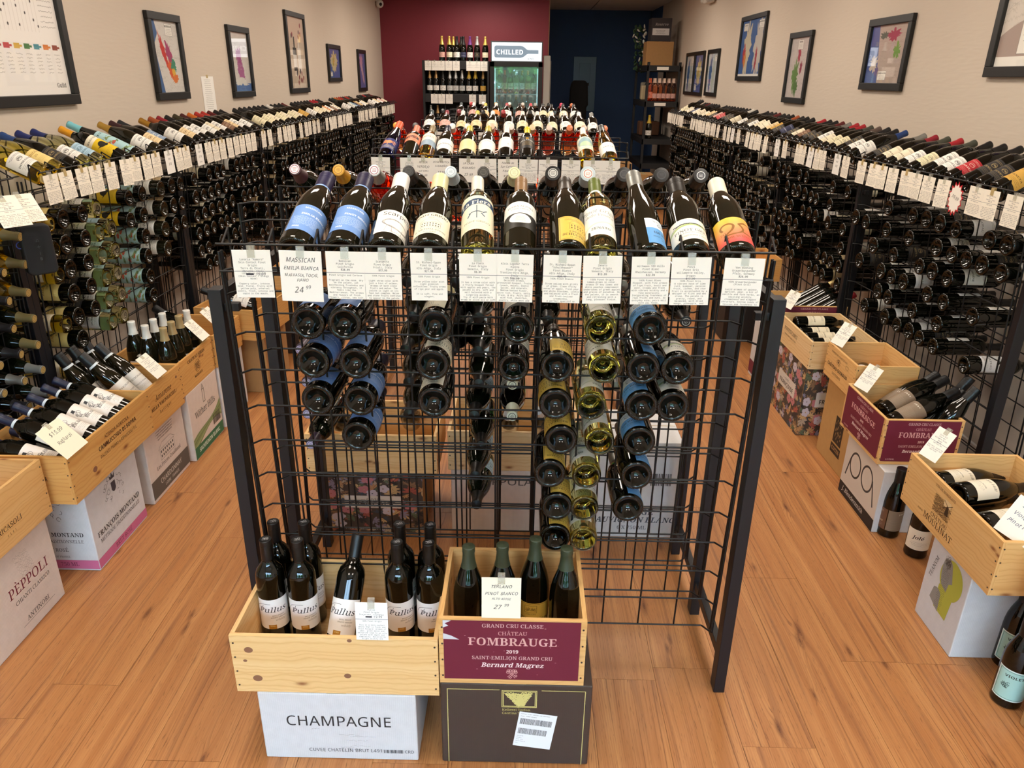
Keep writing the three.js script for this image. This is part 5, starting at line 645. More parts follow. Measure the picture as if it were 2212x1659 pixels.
  put(carton, 'cream carton with green grass drawing and green base', -1.5, -3.035, -3.37, 0, 0.335, 0.30, M.pinkCard, { print: [['front', cardboard((g, w, h) => { g.strokeStyle = '#4a4a46'; g.lineWidth = 5; g.strokeRect(300, 60, 40, 110); g.beginPath(); g.moveTo(300, 60); g.lineTo(320, 20); g.lineTo(340, 60); g.stroke(); T(g, 'Wither Hills', w / 2, 250, '76px serif', '#4a4a46'); for (let i = 0; i < 26; i++) { g.strokeStyle = pick(['#7f8f5c', '#9aa878', '#66784a']); g.lineWidth = 5; g.beginPath(); g.moveTo(0, 400 + i * 4); g.bezierCurveTo(200, 330 + i * 5, 420, 400 - i * 3, 640, 260 + i * 6); g.stroke(); } g.fillStyle = '#2c6a48'; g.fillRect(0, h - 110, w, 100); T(g, 'SAUVIGNON BLANC', w / 2, h - 46, 'bold 50px sans-serif', '#d8e4d8'); barcode(g, 440, 350, 160, 90); })]] });
  put(crate, 'honey wood crate with round seal stencil', -1.5, -3.01, -3.372, 0.3365, 0.16, 0.33, { tone: 2, print: [['front', ink(420, 280, (g, w) => { T(g, 'CHATEAU SIRAN', w / 2, 50, 'bold 46px serif', '#3a2a1c'); g.strokeStyle = '#3a2a1c'; g.lineWidth = 3; g.beginPath(); g.arc(w / 2, 136, 62, 0, 6.28); g.stroke(); for (let i = 0; i < 9; i++) scribble(g, w / 2 - 46, 100 + i * 9, 92, 14, 10, '#3a2a1c'); T(g, 'MARGAUX', w / 2, 240, 'bold 34px serif', '#3a2a1c'); }), 0, 0.085, 0.2, 0.125]] });
  put(carton, 'plain white carton under the last low crate', -1.5, -3.40, -3.73, 0, 0.33, 0.3, M.whiteCard); put(crate, 'honey wood crate with faint stencil, beside the seal crate', -1.495, -3.395, -3.74, 0.3315, 0.165, 0.32, { tone: 2, print: [['front', ink(300, 160, (g, w) => { T(g, 'CRU BOURGEOIS', w / 2, 60, '34px serif', '#5a4026'); T(g, '12 x 75 cl', w / 2, 120, '30px serif', '#5a4026'); }), 0, 0.08, 0.16, 0.085]] });
  put(carton, 'brown carton under the slanted wooden crate', -1.42, -3.86, -4.24, 0, 0.34, 0.3, M.kraft); { const c = crate('wide wooden crate holding a bottle behind the seal crate', [-1.56, 0.3415, -4.02], q - 0.12, 0.46, 0.17, 0.36, { tone: 2 }); }
  put(carton, 'dark brown tall carton beside the wide crate', -1.38, -4.5, -4.78, 0, 0.42, 0.28, M.brownCard); put(crate, 'wooden crate on the dark tall carton', -1.37, -4.47, -4.85, 0.4215, 0.16, 0.33, { tone: 1 });
  // bottles lying and standing in these crates
  const chi = { shape: 'bordeaux', seg: 32, cap: ['capsule', '#1a1f3a'], band: '#d8e2ea', labels: [[LB.chianti, 0.045, 0.15, 170, 0]] }, P = 'in the dovetailed crate';
  const slots = [[-2.28, 0], [-2.37, 1], [-2.455, 2], [-2.54, 3], [-2.61, 4]];
  for (const [z, i] of slots) { bottle('chi', chi, V(-1.515 - 0.0, 0.452, z), V(-0.89, 0.44, 0.05), V(0.3, 1, 0.2), `red wine bottle with white crest label, ${ORD[i]} in line`, P, 'red_wine_bottle'); bottle('chiLow', { ...chi }, V(-1.545, 0.392, z + 0.02), V(-0.93, 0.36, 0.03), V(0.3, 1, 0.2), `red wine bottle under the ${ORD[i]} white label`, P, 'red_wine_bottle'); }
  for (const [z, x, y] of [[-2.2, -1.53, 0.43], [-2.18, -1.6, 0.40]]) bottle('chi', chi, V(x, y, z), V(-0.93, 0.38, 0.1), V(0.2, 1, 0.3), x > -1.55 ? 'red wine bottle beneath the leaning handwritten card' : 'red wine bottle low beside the end board', P, 'red_wine_bottle');
  const tav = { shape: 'burgundy', seg: 32, glass: M.olive, cap: ['screw', '#141416'], band: '#d4dce2', labels: [[LB.tasc, 0.03, 0.13, 165, 0]] };
  for (const [z, x, y, ax, w] of [[-2.79, -1.575, 0.40, V(-0.62, 0.75, 0.1), 'first'], [-2.9, -1.585, 0.39, V(-0.62, 0.75, 0.0), 'second'], [-2.76, -1.7, 0.38, V(-0.45, 0.85, 0.1), 'third'], [-2.85, -1.71, 0.37, V(-0.45, 0.85, 0.05), 'fourth'], [-2.94, -1.72, 0.37, V(-0.45, 0.85, 0), 'fifth']]) bottle('tav', tav, V(x, y, z), ax, V(1, 0.4, 0.5), `olive bottle with white label, ${w} in`, 'the script stencil crate', 'white_wine_bottle');
  const wht = { shape: 'burgundy', seg: 28, glass: M.olive, cap: ['capsule', '#e4e2dc'], labels: [[PLAIN.white, 0.03, 0.12, 165, 0]] }, gld = { ...wht, cap: ['capsule', '#a8946a'] };
  [[-1.57, -3.07, 1], [-1.575, -3.16, 1], [-1.58, -3.25, 1], [-1.665, -3.10, 0], [-1.67, -3.19, 0], [-1.67, -3.28, 0], [-1.75, -3.15, 0], [-1.58, -3.335, 0]].forEach(([x, z, gd], i) => bottle(gd ? 'gld' : 'wht', gd ? gld : wht, V(x, 0.348, z), V(0, 1, 0), V(1, 0, 0.6), `${gd ? 'gold' : 'white'}-capped wine bottle, ${ORD[gd ? i : i - 3] ?? 'last'} of those standing`, 'in the seal crate', 'white_wine_bottle'));
  bottle('tavdark', { ...tav, glass: M.darkGlass, labels: [] }, V(-1.62, 0.42, -3.55), V(-0.85, 0.5, -0.2), V(0, 1, 0), 'black-capped wine bottle lying', 'in the crate with faint stencil', 'red_wine_bottle');
  bottle('tavdark2', { ...tav, glass: M.darkGlass, labels: [[PLAIN.white, 0.04, 0.12, 150, 0]] }, V(-1.5, 0.46, -4.0), V(-0.9, 0.35, 0.1), V(0.3, 1, 0.3), 'dark wine bottle lying across', 'the wide wooden crate', 'red_wine_bottle');
  const hwc = sheet(210, 220, '#efe9cf', (g) => { hand(g, '$15.99', 110, 70, 34); hand(g, 'Ragliardi', 110, 130, 30); }), ty = cardFace('Tenuta di Tavignano\nVerdicchio\nMarche, Italy', '100% Verdicchio\n \nStraw yellow, citrus, almond, dry and fresh with long finish.', { price: '$16.99', bg: '#f1ebdd' });
  const stuck = (rect, p, w, h, lab) => { const c = card(rect, p, q, w, h, lab, {}); c.rotation.set(-0.75, q, 0, 'YXZ'); return c; };
  stuck(hwc, V(-1.555, 0.60, -2.175), 0.125, 0.125, 'handwritten cream price card leaning over the dovetailed crate'); stuck(ty, V(-1.56, 0.60, -2.83), 0.088, 0.112, 'typed price card leaning over the olive bottles'); stuck(ty, V(-1.565, 0.60, -3.3), 0.088, 0.112, 'typed price card leaning over the gold-capped bottles'); stuck(ty, V(-1.57, 0.6, -3.5), 0.1, 0.112, 'typed price card leaning over the faint stencil crate'); stuck(ty, V(-1.48, 0.62, -4.02), 0.09, 0.115, 'typed price card resting on the wide wooden crate');
}
// ---- along the purple map wall: fronts look to -x
{
  const q = -Math.PI / 2, put = (fn, label, xf, z0, z1, y, h, d, ...rest) => fn(label, [xf + d / 2, y, (z0 + z1) / 2], q, z0 - z1, h, d, ...rest);
  put(carton, 'kraft carton with importer print near the mint labels', 1.44, -1.30, -1.605, 0, 0.32, 0.3, M.kraft, { print: [['front', ink(400, 400, (g, w) => { for (let i = 0; i < 6; i++) T(g, ['MONSIEUR TOUTON', 'SELECTION LTD', 'NEW YORK NY 10001', 'IMPORT PERMIT', 'PRODUCT OF FRANCE', '12 x 750 ML'][i], w / 2, 120 + i * 40, '30px sans-serif', '#6a4c2c'); })]] });
  put(crate, 'plain pine crate on the kraft carton', 1.40, -1.22, -1.66, 0.3215, 0.17, 0.32, { tone: 0 });
  put(carton, 'white carton with antique bust and lime shape', 1.375, -1.86, -2.085, 0, 0.33, 0.30, M.whiteCard, { print: [['front', ink(440, 640, (g, w, h) => { g.fillStyle = '#b5b446'; g.beginPath(); g.ellipse(270, 200, 120, 130, 0, 0, 6.28); g.fill(); g.beginPath(); g.moveTo(170, 290); g.lineTo(330, 290); g.lineTo(310, 470); g.lineTo(170, 460); g.fill(); g.fillStyle = '#8f8d89'; g.beginPath(); g.moveTo(170, 100); g.quadraticCurveTo(240, 60, 260, 130); g.lineTo(290, 215); g.lineTo(258, 235); g.lineTo(250, 300); g.lineTo(190, 280); g.quadraticCurveTo(140, 200, 170, 100); g.fill(); g.beginPath(); g.moveTo(130, 340); g.quadraticCurveTo(180, 310, 210, 350); g.lineTo(220, 470); g.lineTo(110, 430); g.fill(); for (let i = 0; i < 46; i++) { g.strokeStyle = '#3c3a38'; g.lineWidth = 2; g.beginPath(); g.arc(205 + noise(i, 2) * 46, 120 + noise(i, 7) * 40, rr(4, 12), rnd() * 6, rnd() * 6 + 3); g.stroke(); } for (let i = 0; i < 24; i++) scribble(g, 165 + rr(0, 20), 170 + i * 12, 70, 9, 6, 'rgba(50,48,46,0.6)'); g.save(); g.translate(90, 230); g.rotate(-1.35); T(g, 'TEANVM', 0, 0, '40px serif', '#4a4844'); g.restore(); })]] });
  const mill = ink(640, 420, (g, w) => { const c = '#3a2a1a'; T(g, 'VIN DE BORDEAUX', w / 2, 46, '30px serif', c); g.strokeStyle = c; for (let i = 0; i < 34; i++) { g.lineWidth = 2; scribble(g, 200 + rr(0, 20), 100 + i * 4.4, 230 - rr(0, 40), 26, 12, c); } g.fillStyle = '#e0c290'; g.fillRect(330, 76, 90, 60); g.fillStyle = c; g.beginPath(); g.moveTo(360, 200); g.lineTo(372, 120); g.lineTo(396, 120); g.lineTo(410, 200); g.fill(); g.lineWidth = 5; g.beginPath(); g.moveTo(330, 90); g.lineTo(440, 150); g.moveTo(440, 84); g.lineTo(330, 160); g.stroke(); T(g, 'CHÂTEAU', w / 2, 306, '48px serif', c); T(g, 'MOULINAT', w / 2, 372, '74px serif', c); T(g, 'DEPUIS', 66, 350, '20px serif', c); });
  put(crate, 'pine crate with windmill stencil holding three lying bottles', 1.345, -1.745, -2.275, 0.3315, 0.18, 0.36, { tone: 1, print: [['front', mill, -0.03, 0.09, 0.27, 0.165]] });
  put(carton, 'white carton with spectacles drawing and black base', 1.43, -2.56, -2.90, 0, 0.278, 0.26, M.whiteCard, { print: [['front', ink(600, 500, (g, w, h) => { g.fillStyle = '#d2c6b8'; g.fillRect(0, 0, w, h); g.strokeStyle = '#3c3a3a'; g.lineWidth = 16; for (const x of [190, 390]) { g.beginPath(); g.ellipse(x, 180, 84, 96, 0, 0, 6.28); g.stroke(); } g.beginPath(); g.moveTo(106, 150); g.lineTo(60, 320); g.moveTo(474, 150); g.lineTo(540, 330); g.stroke(); g.fillStyle = '#17171a'; g.fillRect(0, h - 100, w, 100); T(g, 'J. Blendersmith', w * 0.4, h - 40, 'italic 50px serif', '#e4e0da'); })]] });
  const fr = crate('maroon crate of brown-labelled bottles on the spectacles carton', [1.575, 0.2795, -2.805], 0, 0.305, 0.195, 0.37, { tone: 1, paint: [['front', FOMB2], ['left', FOMB2]] });
  const tn = ink(400, 480, (g, w, h) => { g.fillStyle = '#2a2018'; g.fillRect(150, 170, 120, 170); g.fillStyle = '#8a7048'; for (let i = 0; i < 30; i++) g.fillRect(160 + rr(0, 90), 180 + rr(0, 140), 8, 14); g.fillStyle = '#2a2018'; g.fillRect(140, 352, 140, 60); T(g, 'COTES', 210, 392, 'bold 34px serif', '#c79a5e'); });
  put(carton, 'tall tan carton with dark picture panel', 1.475, -2.95, -3.30, 0, 0.395, 0.30, M.tanCard, { print: [['front', tn, 0.02, 0.2, 0.3, 0.36]] });
  put(crate, 'empty-looking pine crate with sauternes stencil', 1.45, -2.995, -3.32, 0.3965, 0.155, 0.27, { tone: 1, print: [['front', ink(520, 300, (g, w) => { T(g, 'PREMIER CRU CLASSE EN 1855', w / 2, 40, '26px serif', '#3a2a1c'); crest(g, w / 2, 96, 46, '#3a2a1c'); T(g, 'CHÂTEAU GUIRAUD', w / 2, 196, 'bold 52px sans-serif', '#3a2a1c'); T(g, 'SAUTERNES', w / 2, 258, '36px serif', '#3a2a1c'); g.strokeStyle = '#3a2a1c'; g.strokeRect(430, 60, 60, 34); }), -0.02, 0.078, 0.24, 0.13]] });
  const flor = (white) => ink(560, 520, (g, w, h) => { g.fillStyle = '#4a3f38'; g.fillRect(0, 0, w, h); for (let i = 0; i < 190; i++) { const x = rr(0, w), y = rr(0, h), s = rr(14, 46); g.save(); g.translate(x, y); g.rotate(rr(0, 6)); const c = pick(['#8a6a4c', '#5c6a52', '#b98a5c', '#3c4a58', '#a8584a', '#8d86a0', '#c9a878', '#2c2a2c', '#b4a08a']); g.fillStyle = c; for (let k = 0; k < 5; k++) { g.rotate(0.7); g.beginPath(); g.ellipse(s * 0.5, 0, s * 0.6, s * 0.2, 0, 0, 6.28); g.fill(); } g.strokeStyle = 'rgba(30,24,20,0.5)'; g.lineWidth = 2; g.stroke(); g.restore(); } for (let i = 0; i < 16; i++) { const x = rr(30, w - 30), y = rr(30, h - 30); for (let k = 0; k < 5; k++) { g.fillStyle = i % 2 ? '#c9c0cc' : '#c07a80'; g.beginPath(); g.arc(x + Math.cos(k * 1.256) * 20, y + Math.sin(k * 1.256) * 20, 16, 0, 6.28); g.fill(); } } g.fillStyle = '#d9d3ca'; g.fillRect(w * 0.22, h * 0.36, w * 0.56, 110); T(g, '— CUVÉE —', w / 2, h * 0.36 + 40, '24px sans-serif', '#4a4440'); T(g, 'FRANÇOISE', w / 2, h * 0.36 + 86, 'bold 46px sans-serif', '#3a3634'); T(g, white, w / 2, h - 24, 'bold 26px sans-serif', '#e6e2da'); });
  const FL1 = flor('19.8Kg'), FL2 = flor('FROM LIMOUX WITH LOVE');
  put(carton, 'floral printed carton with white name plate beside the tan carton', 1.42, -3.44, -3.90, 0, 0.37, 0.32, M.kraft, { print: [['front', FL1], ['right', FL1]] });
  put(crate, 'pine crate of lying bottles on the floral carton', 1.415, -3.42, -3.92, 0.3715, 0.14, 0.33, { tone: 0, print: [['front', ink(420, 200, (g, w) => { T(g, 'PONTET-CANET', w / 2, 90, '54px serif', '#4a3420'); T(g, 'GRAND CRU CLASSE EN 1855', w / 2, 140, '26px serif', '#4a3420'); }), -0.04, 0.08, 0.2, 0.095], ['right', ink(240, 120, (g, w) => { T(g, '11.5Kg', 60, 60, 'bold 30px sans-serif', '#5a4026'); T(g, '6x750ml', 70, 96, '28px sans-serif', '#5a4026'); }), 0.04, 0.05, 0.1, 0.05]] });
  put(carton, 'white carton with maroon base print', 1.42, -3.95, -4.32, 0, 0.36, 0.32, M.whiteCard, { print: [['front', ink(400, 400, (g, w, h) => { g.fillStyle = '#6d1832'; g.fillRect(0, h - 110, w, 90); T(g, 'Château', w / 2, h - 54, 'italic 40px serif', '#e4cfc8'); greek(g, w / 2, 200, 120, 3, 26, '#8a7a74', 2); })]] });
  crate('maroon crate of red-capped bottles behind the floral carton', [1.61, 0.3715, -4.10], 0, 0.36, 0.17, 0.32, { tone: 1, paint: [['front', FOMB2], ['left', FOMB2]] });
  put(carton, 'black carton with white letters past the maroon crate', 1.40, -4.9, -5.2, 0, 0.44, 0.3, M.blackShelf, { print: [['left', ink(300, 400, (g, w) => T(g, 'FIANO', w / 2, 160, '70px sans-serif', '#d8d8d8'))]] }); put(crate, 'wooden crate on the black carton', 1.39, -4.86, -5.22, 0.4415, 0.15, 0.33, { tone: 2 });
  // bottles
  const vio = { shape: 'burgundy', seg: 36, beads: true, cap: ['capsule', '#1a1412'], labels: [[LB.violet, 0.04, 0.13, 170, 0]] };
  for (const [z, y, w] of [[-2.19, 0.440, 'first'], [-2.07, 0.468, 'second'], [-1.93, 0.445, 'third']]) bottle('vio', vio, V(1.40, y, z), V(0.93, -0.06, -0.30), V(-0.25, 1, 0.2), `red wine bottle with cream label, ${w} from the typed card`, 'lying in the windmill crate', 'red_wine_bottle');
  for (const [z, y] of [[-2.13, 0.388], [-2.0, 0.39]]) bottle('violow', { ...vio, labels: [] }, V(1.41, y, z), V(0.95, -0.02, -0.25), V(0, 1, 0), `plain dark wine bottle under the ${z < -2.1 ? 'first' : 'second'} cream label`, 'in the windmill crate', 'red_wine_bottle');
  const jory = { shape: 'burgundy', seg: 32, cap: ['screw', '#0c0c0e'], labels: [[LB.jory, 0.035, 0.125, 170, 0]] };
  [[1.50, 0.425, -2.80, V(0.86, 0.42, -0.2), 'top'], [1.49, 0.42, -2.70, V(0.86, 0.40, -0.2), 'second'], [1.52, 0.39, -2.88, V(0.82, 0.5, -0.2), 'third'], [1.56, 0.345, -2.74, V(0.7, 0.6, -0.1), 'fourth'], [1.62, 0.335, -2.69, V(0.5, 0.75, 0), 'fifth'], [1.66, 0.335, -2.78, V(0.45, 0.8, 0), 'last']].forEach(([x, y, z, ax, w], i) => bottle('jory' + (i > 2), i > 2 ? { ...jory, labels: [] } : jory, V(x, y, z), ax, V(-0.3, 0.9, 0.5), `bottle with ${i > 2 ? 'black cap' : 'brown label'}, ${w} of the heap`, 'above the spectacles carton', 'red_wine_bottle'));
  const can = { shape: 'bordeaux', seg: 24, cap: ['capsule', '#141214'], labels: [[PLAIN.cream, 0.06, 0.15, 150, 0]] };
  for (let i = 0; i < 5; i++) bottle('can', can, V(1.475, 0.43 + (i === 4 ? 0.045 : 0.01), -3.5 - i * 0.085), V(1, 0.02, -0.02), V(-0.1, 1, 0.3), `dark wine bottle with cream label, ${ORD[i]} in the row`, 'lying on the floral carton crate', 'red_wine_bottle');
  bottle('gui', { ...can, labels: [[PLAIN.white, 0.06, 0.15, 170, 0]] }, V(1.50, 0.446, -3.08), V(0.3, -0.02, -0.5), V(0, 1, 0.3), 'single dark bottle with white label', 'lying in the sauternes crate', 'red_wine_bottle');
  for (let i = 0; i < 4; i++) bottle('redcap' + (i > 0), { ...can, cap: ['capsule', i ? '#b3232e' : '#c8b27a'], labels: [] }, V(1.56 + 0.01 * i, 0.44 + 0.012 * (3 - i), -3.99 - (3 - i) * 0.06), V(0.75, 0.45, -0.05), V(0, 1, 0), i ? `dark wine bottle with red capsule, ${ORD[i - 1]} of three` : 'dark wine bottle with pale gold capsule', 'in the far maroon crate', 'red_wine_bottle');
  const floorB = (id, d, px, py, desc, place) => { const p = on(1, 0, px, py); bottle(id, d, V(p.x, 0.0005, p.z), V(0, 1, 0), V(-0.6, 0, 1), desc, place, 'red_wine_bottle'); };
  floorB('joryf', { ...jory, labels: [[LB.jory, 0.035, 0.125, 150, 60], [PLAIN.brown, 0.035, 0.125, 110, -75]] }, 1916, 1152, 'dark wine bottle with brown wave label standing', 'on the floor by the spectacles carton'); floorB('joryf2', jory, 1960, 1130, 'dark wine bottle with brown label standing', 'on the floor behind its twin'); floorB('jole', { ...jory, cap: ['capsule', '#141214'], labels: [[LB.jole, 0.04, 0.125, 170, 15]] }, 1975, 1196, 'dark wine bottle with cream script label standing', 'on the floor by the bust carton');
  floorB('mintA', { ...jory, labels: [[LB.mint, 0.03, 0.135, 165, 12]] }, 2170, 1512, 'dark wine bottle with mint label standing', 'on the floor by the kraft carton'); floorB('mintB', { ...jory, labels: [[LB.mint, 0.03, 0.135, 165, 20]] }, 2172, 1432, 'dark wine bottle with mint label half hidden', 'on the floor behind its twin');
  const ty = cardFace('Violet Hill\nPinot Noir\nWillamette Valley, Oregon', '100% Pinot Noir\n \nRipe cherry, violets and spice, silky palate with long finish.', { price: '$21.99', bg: '#f3efe4' }), hv = sheet(210, 250, '#f4f2ea', (g) => { hand(g, '$21.99', 105, 60, 36, '#26345c'); hand(g, 'Violet Hill', 105, 116, 32, '#26345c'); hand(g, 'Pinot Noir', 105, 166, 32, '#26345c'); });
  const stuck = (rect, p, w, h, lab) => { const c = card(rect, p, q, w, h, lab, {}); c.rotation.set(-0.55, q + 0.25, 0, 'YXZ'); };
  stuck(ty, V(1.425, 0.615, -2.235), 0.075, 0.112, 'typed price card clipped to the windmill crate'); stuck(hv, V(1.45, 0.60, -1.80), 0.115, 0.12, 'handwritten blue price card clipped to the windmill crate'); stuck(ty, V(1.50, 0.575, -2.93), 0.088, 0.112, 'typed price card clipped to the brown-label crate'); stuck(ty, V(1.52, 0.65, -3.28), 0.088, 0.112, 'typed price card clipped to the sauternes crate'); stuck(ty, V(1.50, 0.62, -3.95), 0.1, 0.1, 'typed price card clipped to the far maroon crate');
  // between the first and second middle racks
  carton('floral printed carton behind the first middle rack', [-0.565, 0, -2.66], 0, 0.395, 0.26, 0.34, M.kraft, { print: [['front', FL2]] }); crate('pine crate of bottles on the hidden floral carton', [-0.56, 0.2615, -2.66], 0, 0.50, 0.165, 0.33, { tone: 3 }); crate('second pine crate behind the first middle rack', [-0.02, 0.2755, -2.68], 0, 0.50, 0.165, 0.33, { tone: 0 }); carton('brown carton under the second hidden crate', [-0.06, 0, -2.68], 0, 0.40, 0.274, 0.33, M.pinkCard, { print: [['front', ink(300, 260, (g, w) => T(g, 'COPPOLA', w / 2, 60, '40px sans-serif', '#4a4440'))]] }); carton('white carton with sauvignon print behind the first middle rack', [0.45, 0, -2.64], 0, 0.34, 0.42, 0.3, M.whiteCard, { print: [['front', ink(400, 480, (g, w, h) => { T(g, 'VINTAGE', w / 2, h - 120, 'bold 40px serif', '#3c4656'); T(g, 'SAUVIGNON BLANC', w / 2, h - 80, 'italic bold 38px serif', '#3c4656'); T(g, '6 X 750 ML', w / 2, h - 44, '26px serif', '#3c4656'); barcode(g, 270, 150, 90, 60); })]] });
  const mid = { shape: 'burgundy', seg: 24, glass: M.olive, cap: ['capsule', '#d8dce0'], labels: [[PLAIN.ivory, 0.04, 0.12, 165, 0]] };
  for (const [x, z, y, ax, w] of [[-0.70, -2.72, 0.36, V(0, 0.5, 0.85), 'first'], [-0.6, -2.72, 0.36, V(0.1, 0.5, 0.85), 'second'], [-0.44, -2.74, 0.37, V(0.1, 0.55, 0.8), 'third'], [-0.16, -2.72, 0.37, V(0.15, 0.5, 0.85), 'fourth'], [-0.04, -2.72, 0.37, V(0, 0.55, 0.8), 'fifth'], [0.1, -2.72, 0.37, V(-0.1, 0.6, 0.8), 'sixth']]) bottle('mid', mid, V(x, y, z), ax, V(0, 1, -0.4), `pale-capped wine bottle, ${w} of those leaning`, 'in crates behind the first middle rack', 'white_wine_bottle');
  bottle('hun', { shape: 'bordeaux', seg: 24, glass: M.green, cap: ['screw', '#2fae3c'], labels: [[sheet(160, 220, '#35b83e', (g, w) => { T(g, 'HUN', w / 2, 90, 'bold 60px sans-serif', '#eaf6e0'); g.fillStyle = '#d8d23c'; g.fillRect(0, 150, w, 70); }), 0.05, 0.17, 250, 0]] }, V(0.155, 0.44, -2.74), V(0, 1, 0), V(0, 0, 1), 'bright green labelled wine bottle standing', 'behind the first middle rack', 'white_wine_bottle');
}

// ---------------------------------------------------------------- framed maps on the walls
const prints = {};
function blob(g, cx, cy, rx, ry, c, k = 0.35, s = 1) { g.fillStyle = c; g.beginPath(); for (let i = 0; i <= 60; i++) { const a = i / 60 * 6.2832, r = 1 + k * noise(Math.cos(a) * 2 + s * 7, Math.sin(a) * 2 + s * 3) + k * 0.5 * noise(Math.cos(a) * 6 + s, Math.sin(a) * 6); g.lineTo(cx + Math.cos(a) * rx * r, cy + Math.sin(a) * ry * r); } g.fill(); }
function mapPrint(bg, fn) { return sheet(300, 380, bg, (g, w, h) => { for (let i = 0; i < 160; i++) { g.strokeStyle = 'rgba(120,112,104,0.16)'; g.lineWidth = 2; scribble(g, rr(-20, w), rr(0, h), rr(20, 70), 8, 14, g.strokeStyle); } fn(g, w, h); }); }
function legend(g, x, y, w, h, t) { g.fillStyle = '#f1eee6'; g.fillRect(x, y, w, h); g.strokeStyle = '#555'; g.lineWidth = 1; g.strokeRect(x, y, w, h); T(g, t, x + w / 2, y + 18, 'bold 15px sans-serif', '#333'); greek(g, x + w / 2, y + 28, w - 16, 4, 8, '#777'); }
